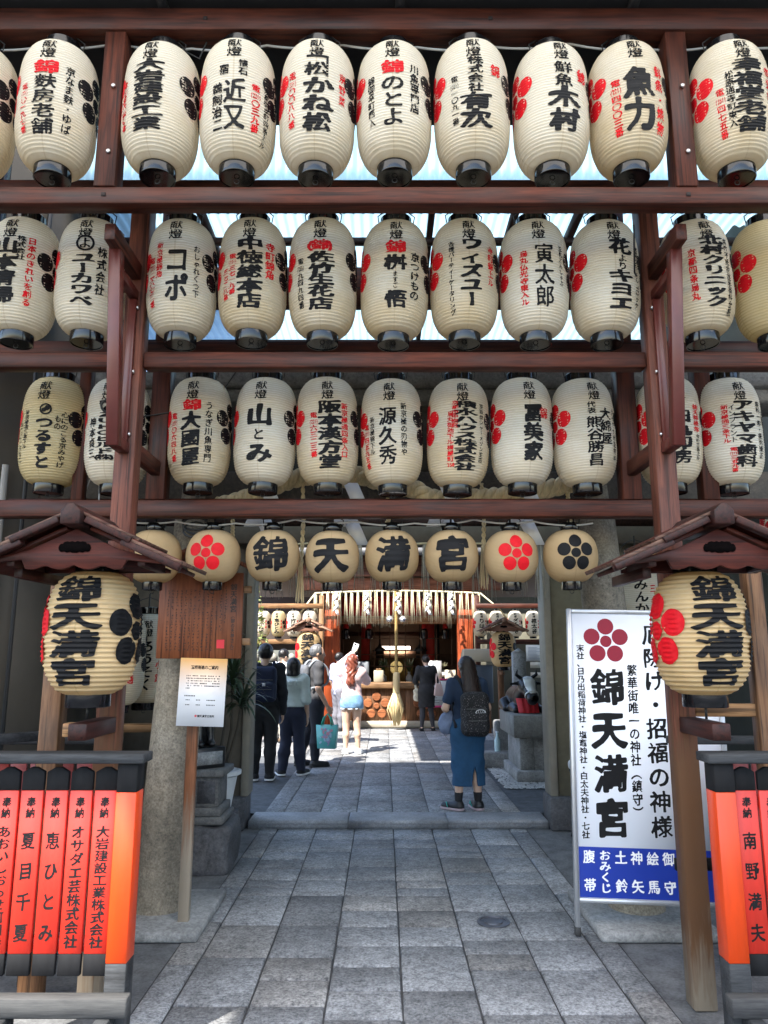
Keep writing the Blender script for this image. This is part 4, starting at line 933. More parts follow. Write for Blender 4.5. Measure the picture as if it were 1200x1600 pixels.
# ------------------------------------------------------------------ brown notice board on one post, paper notice pinned below it
NBW = wood('notice board wood', (0.24, 0.075, 0.028), (0.15, 0.045, 0.018), 'z', rough=.45)
t = thing('notice_board', 'varnished brown notice board lettered in columns, under its own little roof, on one post', 'notice board', (-1.20, 4.88, 0))
mb = MB(); mb.box(-.275, .275, -.012, .014, 1.635, 2.19); b = mb.build('board', NBW, t, bevel=.003)
wr = Writing(); wr.col('錦天満宮', .215, 2.12, 1.93, .045, 'M', 0, 28); wr.col('（錦の天神さん）', .215, 1.925, 1.67, .026, 'T', 0, 20)
for k in range(14):
    x = .165 - .029 * k; top = 2.08 if k > 2 else 2.10 - .05 * (k % 3); bot = 1.69 if k > 2 else 1.86 - .04 * k
    wr.scrawl(x, top, bot, .019, 0, seed=k + 3, step=.94)
wr.rect(.115, .165, 1.70, 1.755, 1); wr.build('inscription', on_plane((0, -.0135, 0)), [FADED, plain('red seal', (.55, .02, .03), .5)], b)
mb = MB(); mb.box(-.06, .005, .016, .07, 0, 2.2); mb.build('post', wood('notice post wood', (0.26, 0.10, 0.045), (0.13, 0.05, 0.02), 'z', worn=(0.30, 0.25, 0.19), wornz=.55), t, bevel=.004)
for s in (-1, 1):
    mb = MB(); mb.prism([(0, 2.36), (s * .36, 2.19), (s * .36, 2.215), (0, 2.39)], -.09, .13); mb.build('roof_board', NBW, t, bevel=.003)
for z in (1.72, 2.06): mb = MB(); mb.box(.23, .325, .016, .045, z, z + .045); mb.build('batten', TANX, t, bevel=.002)
mb = MB(); mb.box(-.10, .045, -.02, .12, 0, .035); mb.build('foot', STONE_G, t, bevel=.004)
PAPERW = plain('white paper', (0.78, 0.79, 0.82), 0.45)
m, tt, bb = nodes('orange to white print'); tc = N(tt, 'ShaderNodeTexCoord'); sp = N(tt, 'ShaderNodeSeparateXYZ'); tt.links.new(tc.outputs['Object'], sp.inputs[0])
rp = N(tt, 'ShaderNodeMapRange', i_1=-.03, i_2=.20); tt.links.new(sp.outputs[2], rp.inputs[0]); cm = N(tt, 'ShaderNodeMix', data_type='RGBA'); tt.links.new(rp.outputs[0], cm.inputs[0])
cm.inputs[6].default_value = (.80, .81, .84, 1); cm.inputs[7].default_value = (.72, .40, .14, 1); tt.links.new(cm.outputs[2], bb.inputs['Base Color']); bb.inputs['Roughness'].default_value = .25
t = thing('paper_notice', 'laminated paper notice fading from orange to white, pinned under the brown board', 'notice', (-1.16, 4.845, 1.425))
mb = MB(); mb.box(-.150, .150, -.002, .002, -.21, .212); p = mb.build('sheet', m, t, rot=(0, R(1.5), 0))
wr = Writing()
for k, ch in enumerate('玉垣寄進のご案内'): wr.char(ch, -.07 + .022 * k, .155, .024, .026, 'M', 0, 20)
r = random.Random(4)
for k in range(6):
    n = 22 if k < 5 else 3
    for q in range(n):
        if r.random() < .85: wr.rect(-.105 + .0098 * q, -.105 + .0098 * q + r.uniform(.004, .008), .098 - .0155 * k, .098 - .0155 * k + .006)
for q in range(7): wr.rect(-.11 + .010 * q, -.11 + .010 * q + .007, -.027, -.020)
for zz in (-.052, -.082):
    for q in (0, 1, 2, 7, 8, 9, 14, 15, 16, 17, 18, 19): wr.rect(-.10 + .0095 * q, -.10 + .0095 * q + .006, zz, zz + .006)
wr.plum(-.03, -.147, .008, 1, rings=1)
for k, ch in enumerate('錦天満宮社務所'): wr.char(ch, -.012 + .0155 * k, -.147, .016, .017, 'M', 0, 18)
wr.build('inscription', on_plane((0, -.0028, 0)), INKS, t, rot=(0, R(1.5), 0))

# ------------------------------------------------------------------ tall white shrine sign in an aluminium frame
ALU = plain('dull aluminium', (0.50, 0.51, 0.53), 0.38, metal=0.7)
SIGNW = plain('white sign film', (0.76, 0.78, 0.84), 0.35); BLUE = plain('blue sign band', (0.01, 0.035, 0.30), 0.35); CRIM = plain('crimson print', (0.24, 0.003, 0.022), 0.45)
t = thing('shrine_sign', 'tall white standing sign with crimson plum crest, black writing and blue foot band', 'sign', (1.625, 4.80, 0)); t.rotation_euler = (R(-1.0), R(1.2), R(-3))
W2 = .465
for s in (-1, 1): mb = MB(); mb.box(s * W2 - .014, s * W2 + .014, -.018, .018, 0, 1.945); mb.build('frame_post', ALU, t, bevel=.003)
for z in (.185, 1.917): mb = MB(); mb.box(-W2 + .0145, W2 - .0145, -.016, .016, z, z + .026); mb.build('frame_rail', ALU, t, bevel=.003)
mb = MB(); mb.box(-W2 + .015, W2 - .015, -.006, .006, .212, 1.916); pn = mb.build('panel', SIGNW, t)
SI = [INK, CRIM, WHITEINK, BLUE]
def on_sign(w_, y=-.0072, nm='inscription'): w_.build(nm, on_plane((0, y, 0)), SI, pn)
on_sign(Writing().rect(-W2 + .018, W2 - .018, .214, .50, 3), -.0068, 'blue_band'); on_sign(Writing().plum(-.235, 1.74, .147, 1, rings=2), nm='plum_crest')
wr = Writing()
for k, ch in enumerate('錦天満宮'): wr.char(ch, -.235, 1.455 - .262 * k, .212, .232, 'B', 0, 44)
on_sign(wr)
on_sign(Writing().col('末社、日乃出稲荷神社・塩竈神社・白太夫神社・七社', -.40, 1.72, .545, .050, 'M', 0, 24, stretch=1.1))
on_sign(Writing().col('繁華街唯一の神社（鎮守）', -.078, 1.60, .665, .066, 'M', 0, 28, stretch=1.15))
on_sign(Writing().col('厄除け・招福の神様', .060, 1.86, .555, .132, 'M', 0, 34, stretch=1.0))
for x, tx in ((-.385, '腹帯'), (-.29, 'おみくじ'), (-.195, '土鈴'), (-.10, '神矢'), (-.005, '絵馬'), (.09, '御守'), (.185, '御神符')):
    wr = Writing()
    if len(tx) == 2: wr.char(tx[0], x, .445, .074, .080, 'M', 2, 28); wr.char(tx[1], x, .285, .074, .080, 'M', 2, 28)
    else: wr.col(tx, x, .485, .24, .070, 'M', 2, 28)
    on_sign(wr, -.0084)
for s in (-1, 1): mb = MB(); mb.box(s * W2 - .017, s * W2 + .017, -.021, .021, 0, .05); mb.build('rubber_foot', plain('dark rubber', (.03, .03, .03), .7), t, bevel=.004)

# ------------------------------------------------------------------ straw rope across the torii with tassels and zigzag papers
STRAW = plain('pale straw', (0.70, 0.56, 0.32), 0.75, var=0.35, scale=60, stretch=(1, 1, .1))
STRAWL = plain('bright straw', (0.74, 0.68, 0.47), 0.75, var=0.25, scale=60, stretch=(1, 1, .1))
SHIDE = plain('white zigzag paper', (0.78, 0.78, 0.77), 0.6)
def twisted(mb, path, r, turns, n=3, seg=8, steps=160):
    P = [Vector(p) for p in path]; Ls = [0]
    for a, b in zip(P[:-1], P[1:]): Ls.append(Ls[-1] + (b - a).length)
    def at(s):
        s = min(max(s, 0), Ls[-1]); i = max(k for k in range(len(P) - 1) if Ls[k] <= s) if s < Ls[-1] else len(P) - 2
        return P[i].lerp(P[i + 1], (s - Ls[i]) / max(Ls[i + 1] - Ls[i], 1e-9))
    for q in range(n):
        pts = []
        for k in range(steps + 1):
            s = Ls[-1] * k / steps; p = at(s); d = (at(s + .02) - at(s - .02)).normalized(); u = Vector((0, 1, 0)) if abs(d.y) < .9 else Vector((1, 0, 0)); b1 = d.cross(u).normalized(); b2 = b1.cross(d)
            a = 2 * math.pi * (turns * k / steps + q / n); pts.append(p + (b1 * math.cos(a) + b2 * math.sin(a)) * r * .62)
        mb.tube(pts, r * .60, seg)
def tassel(mb, x, y, z, ln, w, n, r):
    for k in range(n):
        a = r.uniform(-1, 1); b = r.uniform(-.5, .5); l = ln * r.uniform(.86, 1.0); t_ = r.uniform(.0016, .003) * (1 if w < .06 else 1.4)
        mb.tube([(x + a * w * .25, y + b * w * .25, z), (x + a * w * .4, y + b * w * .4, z - l * .5), (x + a * w * .62, y + b * w * .6, z - l)], [t_, t_ * .9, t_ * .5], 4)
def shide(x, y, z, s, parent, at=None):
    mb = MB(); px, pz = x, z
    for k in range(3):
        d = s * (.16 if k % 2 == 0 else -.16)
        q = [(px - s * .16, pz), (px + s * .16, pz), (px + s * .16 + d * 1.5, pz - s * .55), (px - s * .16 + d * 1.5, pz - s * .55)]
        yy = y + .004 * k; mb.prism(q, yy, yy + .0012); px += d * 1.5 - (s * .26 if k % 2 == 0 else -s * .26); pz -= s * .40
    return mb.build('zigzag_paper', SHIDE, parent, at=at)
A = (.08, 4.9, 2.85)
t = thing('shimenawa', 'thick twisted straw rope slung across the granite torii with straw tails', 'straw rope', A)
path = []
for k in range(33):
    q = k / 32; x = -1.13 + 2.55 * q; z = 2.76 + .085 * math.sin(q * 9.0 - 1.2) - .03 * math.cos(q * 14) + (.05 if .35 < q < .55 else 0); path.append((x, 4.92, z))
mb = MB(); twisted(mb, path, .054, 13, steps=330); mb.build('rope', STRAW, t, at=A, smooth=1.2)
rr = random.Random(9)
for x, z0, z1 in ((-1.02, 2.68, 2.2), (-.55, 2.80, 2.02), (.02, 2.78, 2.3), (.66, 2.80, 2.12), (1.24, 2.74, 2.3)):
    mb = MB(); twisted(mb, [(x, 4.885, z0), (x + .01, 4.88, z0 - .25), (x, 4.88, z1 + .2)], .013, 6, 2, 6, 40); tassel(mb, x, 4.88, z1 + .24, .28, .05, 24, rr); mb.build('straw_tail', STRAW, t, at=A, smooth=1.0)
for x in (-.80, -.225, .41, .94): shide(x, 4.83, 2.79, .31, t, A)
A = (.13, 7.4, 2.75)
t = thing('straw_fringe', 'thin grey straw fringe hung along the lintel of the gate opening', 'straw fringe', A)
mb = MB(); mb.tube([(-1.3 + .29 * k, 7.42, 2.76 - .01 * (k % 2)) for k in range(11)], .012, 6); mb.build('cord', STRAW, t, at=A)
FR = plain('grey dry straw', (0.40, 0.36, 0.28), .8, var=.3, scale=50)
for k in range(18): x = -1.24 + .165 * k; mb = MB(); tassel(mb, x, 7.42, 2.75, .50 + .1 * rr.random(), .10, 11, rr); mb.build('tassel', FR, t, at=A)
# ------------------------------------------------------------------ worship hall at the back of the courtyard
HRED = wood('hall pillar vermilion wood', (0.42, 0.085, 0.022), (0.30, 0.05, 0.015), 'z', rough=.5)  # one vermilion wood for both pillars
HBR = wood('hall brown wood', (0.20, 0.095, 0.045), (0.10, 0.045, 0.02), 'z')
HBX = wood('hall plank wood', (0.26, 0.15, 0.075), (0.15, 0.08, 0.035), 'x')
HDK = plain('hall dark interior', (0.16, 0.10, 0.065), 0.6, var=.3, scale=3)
GOLD = plain('worn brass', (0.45, 0.28, 0.08), .35, metal=.8)
A = (.3, 17, CZ)
hall = thing('worship_hall', 'wooden worship hall with vermilion pillars, offering counter and dark latticed interior', 'shrine hall', A)
for x in (-1.145, 1.80): mb = MB(); mb.box(x - .165, x + .165, 16.55, 16.88, CZ, 3.4); mb.build('pillar', HRED, hall, at=A, bevel=.012)
mb = MB(); mb.box(-.975, 1.63, 16.66, 17.25, CZ, .21); mb.build('stone_base', plain('pale hall base stone', (.42, .37, .29), .8, var=.2, scale=9), hall, at=A, bevel=.01)
mb = MB()
for k in range(9): x = -.97 + .289 * k; mb.box(x + .003, x + .286, 16.80, 16.83, .212, .90)
cp = mb.build('counter_front', HBR, hall, at=A, bevel=.003)
mb = MB(); mb.box(-.975, 1.63, 16.70, 17.25, .905, 1.03); mb.build('counter_top', HBX, hall, at=A, bevel=.008)
for gx in (-.165, .93):
    for k in range(6):
        a = math.pi / 2 + 2 * math.pi * k / 5; q = .20 if k < 5 else 0; rd = .095 if k < 5 else .065
        mb = MB(); mb.lathe([(.002, 0), (rd, 0), (rd, .02), (rd - .012, .032), (.002, .032)], 28)
        mb.v = [v[:, [0, 2, 1]] * [1, -1, 1] + [gx + q * math.cos(a), 16.797, .53 + q * math.sin(a)] for v in mb.v]
        mb.build('plum_disc', wood('plum disc wood', (.36, .13, .05), (.25, .08, .03), 'x'), cp, at=A, smooth=.6)
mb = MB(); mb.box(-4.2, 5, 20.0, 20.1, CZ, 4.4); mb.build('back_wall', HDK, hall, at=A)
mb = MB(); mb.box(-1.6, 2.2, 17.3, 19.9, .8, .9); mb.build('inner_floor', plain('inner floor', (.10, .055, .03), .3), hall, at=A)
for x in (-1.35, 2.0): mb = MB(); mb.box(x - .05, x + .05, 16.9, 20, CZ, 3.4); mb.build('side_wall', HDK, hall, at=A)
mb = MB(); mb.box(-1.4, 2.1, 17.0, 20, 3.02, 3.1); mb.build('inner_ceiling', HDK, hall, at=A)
lat = MB()
for k in range(8): x = -.97 + .37 * k; lat.box(x - .012, x + .012, 17.9, 17.93, .9, 3.0)
for z in (1.35, 1.62, 2.0, 2.45): lat.box(-.97, 1.63, 17.88, 17.899, z, z + .022)
lat.build('lattice', plain('lattice brown', (.13, .075, .045), .5), hall, at=A)
for x, wd in ((-.42, .17), (1.02, .17), (1.30, .10)): mb = MB(); mb.box(x - wd / 2, x + wd / 2, 18.3, 18.45, .9, 3.0); mb.build('inner_post', plain('black inner post', (.012, .01, .01), .4), hall, at=A)
mb = MB(); mb.box(-.3, .95, 19.2, 19.4, 1.55, 1.72); mb.build('altar_shelf', plain('altar shelf wood', (.70, .42, .28), .4), hall, at=A)
mb = MB(); mb.box(-.95, 1.6, 19.0, 19.2, 2.1, 2.2); mb.build('inner_beam', plain('inner beam wood', (.12, .05, .03), .5), hall, at=A)
mb = MB(); mb.box(-.15, .75, 19.35, 19.6, .9, 1.5); mb.build('altar', plain('altar dark gold', (.45, .33, .12), .4, var=.5, scale=12), hall, at=A)
mb = MB(); mb.box(-.975, 1.63, 16.95, 17.03, 2.32, 2.5); mb.build('tan_beam', TANX, hall, at=A, bevel=.005)
mb = MB(); mb.box(-1.0, 1.66, 16.98, 17.02, 2.5, 2.95); mb.build('red_valance', plain('red cloth valance', (.38, .015, .012), .8, var=.2, scale=5), hall, at=A)
mb = MB(); mb.box(-1.9, 2.6, 16.5, 16.68, 3.05, 3.32); mb.build('front_beam', wood('rosy beam wood', (.30, .12, .07), (.18, .06, .035), 'x'), hall, at=A, bevel=.01)
mb = MB(); mb.prism([(-2.6, 3.35), (3.2, 3.35), (2.2, 3.62), (1.2, 3.78), (.3, 3.85), (-.6, 3.78), (-1.6, 3.62)], 16.35, 16.5); mb.build('carved_gable', wood('carved gable wood', (.22, .085, .05), (.09, .03, .02), 'x'), hall, at=A)
mb = MB(); mb.prism([(15.9, 3.75), (20.2, 4.5), (20.2, 4.66), (15.9, 3.92)], -4.6, 5.6, plane='yz'); mb.build('roof', plain('grey roof tile', (.10, .10, .105), .6, var=.3, scale=12), hall, at=A)
# rows of small lanterns in racks on both wings of the hall
def wing(x0, x1, y, label):
    t = thing('wing_rack', label, 'lantern rack', ((x0 + x1) / 2, y, CZ)); A2 = ((x0 + x1) / 2, y, CZ)
    for z, h in ((2.62, .10), (1.86, .10)):
        mb = MB(); mb.box(x0, x1, y - .06, y + .06, z, z + h); mb.build('rail', TANX if x0 < 0 else RWX, t, at=A2, bevel=.004)
    for x in (x0 + .03, x1 - .03): mb = MB(); mb.box(x - .05, x + .05, y - .05, y + .055, CZ, 2.9); mb.build('post', TANZ if x0 < 0 else RWZ, t, at=A2, bevel=.004)
    mb = MB(); mb.box(x0, x1, y + .5, y + .55, CZ, 2.9); mb.build('back_panel', plain('olive wing wall', (.09, .085, .06), .8, var=.2, scale=4) if x0 > 0 else plain('dark wing wall', (.035, .022, .017), .7), t, at=A2)
    return t
wl = wing(-4.3, -1.32, 16.1, 'tan railed rack on the left wing of the hall'); wing(1.98, 4.6, 16.1, 'red brown railed rack on the right wing of the hall')
WING = [(-3.02, '源久秀', 'wing lantern at the far left partly behind a post'), (-2.60, '司かね松', 'wing lantern with pine sign and bold kana, left of the yellow one'), (-2.27, '恵ひとみ', 'yellower wing lantern with loose kana'), (-1.94, '竹堤店', 'wing lantern with dense characters left of the small lantern roof'), (-1.60, '川魚', 'wing lantern nearest the left vermilion pillar'),
        (2.07, 'りはら', 'wing lantern nearest the right vermilion pillar'), (2.42, '大國屋', 'wing lantern right of the one beside the red pillar'), (2.82, 'ダイキンで', 'wing lantern with four katakana on the right wing'), (3.20, '植太谷', 'wing lantern with three thin characters at the right end')]
for k, (x, tx, lb) in enumerate(WING):
    t = thing('wing_lantern', 'small cream ' + lb, 'lantern', (x, 16.08, 2.02), R(jr.uniform(-8, 8)), 'small lanterns on the hall wings'); t.scale = (.80, .80, .80)
    finish(ME_OLD if k in (2,) else ME_LONG, 'paper_shade', [], t); finish(ME_RT, 'top_ring', [], t); finish(ME_RB, 'bottom_ring', [], t)
    wr = Writing(); wr.col('献燈', 0, LH * .92, LH * .72, .08, 'M', 0, 16); wr.col(tx, 0, LH * .70, LH * .10, .15, 'B', 0, 18); wr.col('新京極', R(38) * LR, LH * .66, LH * .3, .05, 'M', 1, 12)
    wr.build('inscription', wrap(prof_long), INKS, t)
    crest_pair(t, prof_long, LH * .5, .15, rings=5)
CRFW = wood('tan courtyard roof board', (.34, .17, .11), (.20, .09, .06), 'x'); CRFY = wood('tan courtyard roof edge', (.42, .26, .18), (.28, .15, .10), 'y')  # courtyard roofs have a lighter reddish tan wood of their own
# two lantern stands in the courtyard
for x, y, nm in ((-1.33, 13.3, 'left'), (2.10, 13.3, 'right')):
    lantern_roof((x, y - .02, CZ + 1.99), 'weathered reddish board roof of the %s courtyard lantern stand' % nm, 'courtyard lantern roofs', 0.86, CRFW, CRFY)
    t = box_lantern((x, y - .02, CZ + 1.36), 'pale barrel lantern hanging on the %s courtyard lantern stand' % nm, 0, 0)
    t['group'] = 'barrel lanterns in the courtyard'
    st = thing('lantern_stand', 'brown wooden post of the %s courtyard lantern stand' % nm, 'lantern stand', (x, y + .32, CZ))
    mb = MB(); mb.box(-.05, .05, -.05, .05, 0, 2.0); mb.build('post', HBR, st, bevel=.004)
    mb = MB(); mb.box(-.03, .03, -.30, -.052, 1.22, 1.27); mb.build('arm', HBR, st, bevel=.003)
    mb = MB(); mb.box(-.10, .10, -.10, .10, 0, .12); mb.build('foot_stone', STONE_G, st, bevel=.01)
# bright straw fringe across the hall front, with zigzag papers; bell rope
A = (.2, 16.25, 2.98)
t = thing('straw_fringe', 'bright sunlit straw fringe with zigzag papers across the hall front', 'straw fringe', A)
mb = MB(); mb.tube([(-1.95, 16.2, 2.35), (-1.75, 16.22, 2.62)] + [(-1.5 + .24 * k, 16.25, 2.96 + .05 * math.sin(math.pi * k / 15)) for k in range(16)] + [(2.5, 16.2, 2.62), (2.75, 16.2, 2.3)], .022, 6); mb.build('cord', STRAWL, t, at=A)
for k in range(28): x = -1.5 + .1325 * k; mb = MB(); tassel(mb, x, 16.24, 2.96 + .04 * math.sin(math.pi * k / 28), .60 + .22 * rr.random(), .10, 10, rr); mb.build('tassel', STRAWL, t, at=A)
for x in (-1.05, -.38, .30, .95, 1.45): shide(x, 16.15, 2.96, .20, t, A); shide(x + .01, 16.13, 2.74, .19, t, A)
A = (.265, 16.2, 2.4)
t = thing('bell_rope', 'thick gold braided bell rope ending in a pale straw tassel before the counter', 'bell rope', A)
mb = MB(); twisted(mb, [(.265, 16.2, 3.1), (.265, 16.2, 2.2), (.265, 16.2, 1.28)], .030, 20, 3, 8, 170); mb.build('rope', plain('gold braid', (.34, .22, .07), .6, var=.3, scale=30), t, at=A, smooth=1.2)
mb = MB(); mb.lathe([(.070, .80), (.074, .82), (.074, 1.18), (.064, 1.24), (.04, 1.27)], 20, c=(.265, 16.2, 0)); mb.build('bundle_cap', plain('pale rope cap', (.60, .46, .24), .7, var=.25, scale=20, stretch=(4, 4, .2)), t, at=A, smooth=.8)
mb = MB(); r2 = random.Random(2)
for k in range(150):
    a = r2.uniform(0, 6.28); q = r2.random() ** .5; l = r2.uniform(.5, .68); ra, rb = .075 * q, (.085 + .075 * r2.random()) * q
    mb.tube([(.265 + ra * math.cos(a), 16.2 + ra * math.sin(a), .83), (.265 + rb * 1.25 * math.cos(a), 16.2 + rb * 1.25 * math.sin(a), .83 - l * .5), (.265 + rb * math.cos(a) * .6, 16.2 + rb * math.sin(a) * .6, .83 - l)], [.008, .008, .004], 4)
mb.build('straw_tassel', plain('tassel straw', (.66, .52, .28), .75, var=.25, scale=40), t, at=A)
for s in (-1, 1):
    mb = MB(); mb.lathe([(.01, 0), (.06, .01), (.085, .06), (.06, .12), (.01, .14)], 16); mb.v = [v + [.265 + s * .14, 16.2, 2.33] for v in mb.v]; mb.build('bell', plain('silver bell', (.6, .6, .62), .25, metal=.8), t, at=A, smooth=.8)
# small hanging ornaments and offerings inside the hall
for x, lb in ((-.88, 'leftmost black and red hanging lamp in the hall'), (-.35, 'black and red hanging lamp left of the bell rope'), (.93, 'black and red hanging lamp right of the bell rope'), (1.42, 'rightmost black and red hanging lamp in the hall')):
    t = thing('hanging_lamp', lb, 'lamp', (x, 17.3, 1.98), 0, 'hanging lamps in the hall')
    mb = MB(); mb.lathe([(.02, 0), (.075, .01), (.085, .03), (.085, .20), (.02, .25), (.008, .45)], 16); mb.build('lamp_body', LACQ, t, smooth=.6)
    mb = MB(); mb.lathe([(.07, .25), (.05, .36), (.012, .40)], 16); mb.build('red_cap', plain('red cap', (.45, .02, .015), .5), t, smooth=.6)
for x, lb in ((-.10, 'iron lantern hanging left of the bell rope inside the hall'), (.86, 'iron lantern hanging right of the bell rope inside the hall')):
    t = thing('iron_lantern', lb, 'lamp', (x, 18.0, 1.55), 0, 'iron lanterns in the hall')
    mb = MB(); mb.lathe([(.10, 0), (.10, .16), (.19, .17), (.06, .27), (.02, .33), (.006, .9)], 6); mb.build('lamp_body', plain('black iron', (.01, .01, .01), .5), t)
t = thing('strip_lamp', 'lit pale strip lamp over the altar shelf deep inside the hall', 'lamp', (.30, 19.1, 1.80))
m_, t_, b_ = nodes('warm tube light'); b_.inputs['Emission Color'].default_value = (1, .82, .68, 1); b_.inputs['Emission Strength'].default_value = 2.5
mb = MB(); mb.box(-.36, .36, -.03, .03, -.04, .04); mb.build('tube', m_, t); mb = MB(); mb.box(-.38, .38, -.03, .05, .042, .07); mb.build('housing', HDK, t)
for k, (x, lb) in enumerate(((-.62, 'white vase at the far left of the altar'), (-.02, 'white vase beside the brass mirror on the left'), (.62, 'white vase beside the brass mirror on the right'), (1.30, 'white vase at the far right of the altar'))):
    t = thing('altar_vase', lb, 'vase', (x, 18.6, .90), 0, 'white vases in the hall'); mb = MB(); mb.lathe([(.05, 0), (.09, .10), (.085, .20), (.03, .27), (.045, .32), (.03, .32), (.002, .27)], 16); mb.build('vase', plain('white porcelain', (.7, .7, .68), .25), t, smooth=.8)
    mb = MB()
    for j in range(26): a = r2.uniform(0, 6.28); q = r2.uniform(.05, .16); mb.tube([(0, 0, .30), (q * .5 * math.cos(a), q * .5 * math.sin(a), .46), (q * math.cos(a), q * math.sin(a), .44 + r2.uniform(0, .22))], [.006, .022, .004], 4)
    mb.build('sprigs', plain('altar leaf', (.06, .12, .04), .5), t)
t = thing('altar_mirror', 'round brass mirror on a stand at the middle of the altar', 'mirror', (.30, 18.7, .90))
mb = MB(); mb.lathe([(.002, -.012), (.16, -.012), (.17, 0), (.16, .012), (.002, .012)], 28); mb.v = [v[:, [0, 2, 1]] + [0, 0, .42] for v in mb.v]; mb.build('disc', plain('polished brass', (.75, .58, .28), .2, metal=.9), t, smooth=.6)
mb = MB(); mb.box(-.12, .12, -.06, .06, 0, .06); mb.box(-.03, .03, -.02, .02, .061, .25); mb.build('stand', HBR, t, bevel=.005)
for x, lb in ((-.45, 'red banner hanging left in the hall'), (1.12, 'red banner hanging right in the hall')):
    t = thing('hall_banner', lb, 'banner', (x, 18.15, 1.5), 0, 'red banners in the hall'); mb = MB(); mb.box(-.10, .10, 0, .012, 0, 1.1); mb.build('cloth', plain('banner cloth', (.42, .03, .02), .8, var=.2, scale=5), t); mb = MB(); mb.tube([(-.13, .006, 1.11), (.13, .006, 1.11)], .012, 8); mb.build('rod', HBR, t)
NOTE = plain('pale notice card', (.62, .66, .68), .6)
def card(name, label, x0, x1, z0, z1, y, mat=NOTE, marks=True, band=None, seed=1):
    t = thing(name, label, 'notice', ((x0 + x1) / 2, y, z0))
    w_, h_ = x1 - x0, z1 - z0
    mb = MB(); mb.box(-w_ / 2, w_ / 2, 0, .012, 0, h_); mb.build('card', mat, t)
    if marks:
        wr = Writing(); r_ = random.Random(seed)
        for k in range(9):
            z = h_ * (.86 - .085 * k); wr.rect(-w_ * .40, -w_ * .40 + w_ * r_.uniform(.4, .78), z - h_ * .025, z)
        wr.build('print', on_plane((0, -.003, 0)), [plain('pale print', (.25, .27, .30), .6)], t)
    if band:
        for z in (0, h_ * .93): mb = MB(); mb.box(-w_ / 2 - .001, w_ / 2 + .001, -.004, 0, z, z + h_ * .07); mb.build('colour_band', band, t)
PINK = plain('magenta band', (.62, .05, .20), .5)
card('price_notice', 'large pale notice with magenta bands taped to the hall counter', .90, 1.42, .50, 1.12, 16.66, band=PINK, seed=3)
card('price_card', 'pale card standing on the counter right of the woman in black', .98, 1.29, 1.03, 1.50, 16.95, seed=4)
card('leaflet', 'small yellowish leaflet card on the counter beside the right pillar', 1.36, 1.60, 1.03, 1.30, 16.9, plain('cream leaflet', (.66, .62, .45), .6), seed=5)
card('display_board', 'grey display board on the counter beside the woman with red hair', -.62, -.34, 1.03, 1.48, 16.95, plain('grey board', (.20, .22, .24), .5), seed=6)
t = thing('charm_box', 'pale wooden charm box on the counter by the grey board', 'box', (-.12, 16.95, 1.03))
mb = MB(); mb.box(-.11, .11, -.08, .08, 0, .26); mb.build('body', plain('pale box', (.42, .38, .28), .6), t, bevel=.01); mb = MB(); mb.box(-.06, .06, -.06, .06, .262, .30); mb.build('lid', TANX, t, bevel=.006)
t = thing('flower_pot', 'dark flower pot with a white tag on the counter', 'pot', (1.32, 17.1, 1.03))
mb = MB(); mb.lathe([(.09, 0), (.12, .25), (.125, .27), (.11, .27), (.002, .25)], 16); mb.build('pot', plain('dark pot', (.05, .05, .05), .5), t, smooth=.6); mb = MB(); mb.box(-.06, .06, -.135, -.125, .12, .22); mb.build('tag', PAPERW, t)
mb = MB()
for k in range(40): a = r2.uniform(0, 6.28); q = r2.uniform(.02, .14); mb.tube([(0, 0, .26), (q * math.cos(a) * .6, q * math.sin(a) * .6, .36), (q * math.cos(a), q * math.sin(a), .34 + r2.uniform(0, .1))], [.006, .012, .004], 4)
mb.build('flowers', plain('dull leaf', (.14, .13, .07), .6), t)
# unseen slab added behind the gate wall to shade the courtyard's right half
mb = MB(); mb.box(-1.55, 7, 8.65, 14.3, 5.3, 5.42); struct(mb.build('courtyard_sun_blocker', plain('dark sun blocker', (.05, .04, .035), .8)))
# ema boards, low shelf and shrubs of the left wing
t = thing('wish_board', 'grey green board of hung wooden plaques under the left wing lanterns', 'board', (-2.6, 15.7, .95))
mb = MB(); mb.box(-1.4, 1.0, 0, .05, 0, .78); mb.build('back', plain('grey green board', (.10, .105, .09), .7), t)
for k in range(12):
    for j in range(3):
        mb = MB(); x = -1.3 + .19 * k; z = .06 + .25 * j; mb.prism([(x, z), (x + .15, z), (x + .15, z + .12), (x + .075, z + .165), (x, z + .12)], -.02, -.005); mb.build('plaque', plain('grey plaque', (.20, .19, .16), .7), t)
t = thing('offering_shelf', 'low tan shelf below the board of plaques', 'shelf', (-2.6, 15.2, CZ))
mb = MB(); mb.box(-1.4, 1.1, -.25, .25, .70, .76); mb.build('top', TANX, t, bevel=.005)
mb = MB(); mb.box(-1.35, 1.05, -.2, -.17, .14, .698); mb.build('front', plain('tan panel', (.42, .27, .13), .6, var=.2, scale=6), t)
mb = MB(); mb.box(-1.4, 1.1, -.22, .2, 0, .138); mb.build('plinth', plain('dark plinth', (.03, .02, .02), .6), t)
LEAF = plain('yellow green leaf', (.20, .24, .05), .5, var=.4, scale=7); LEAFD = plain('dark blade leaf', (.035, .06, .028), .45, var=.4, scale=9)
t = thing('shrub', 'sunlit yellow green shrub behind the man with the navy backpack', 'shrub', (-2.55, 13.6, CZ))
mb = MB(); mb.tube([(0, 0, 0), (.03, .02, .9), (-.05, 0, 2.6)], [.04, .03, .012], 8)
for k in range(10): a = r2.uniform(0, 6.28); z = r2.uniform(.7, 2.5); mb.tube([(0, 0, z), (.25 * math.cos(a), .25 * math.sin(a), z + .25)], [.012, .006], 5)
mb.build('stem', HBR, t)
mb = MB()
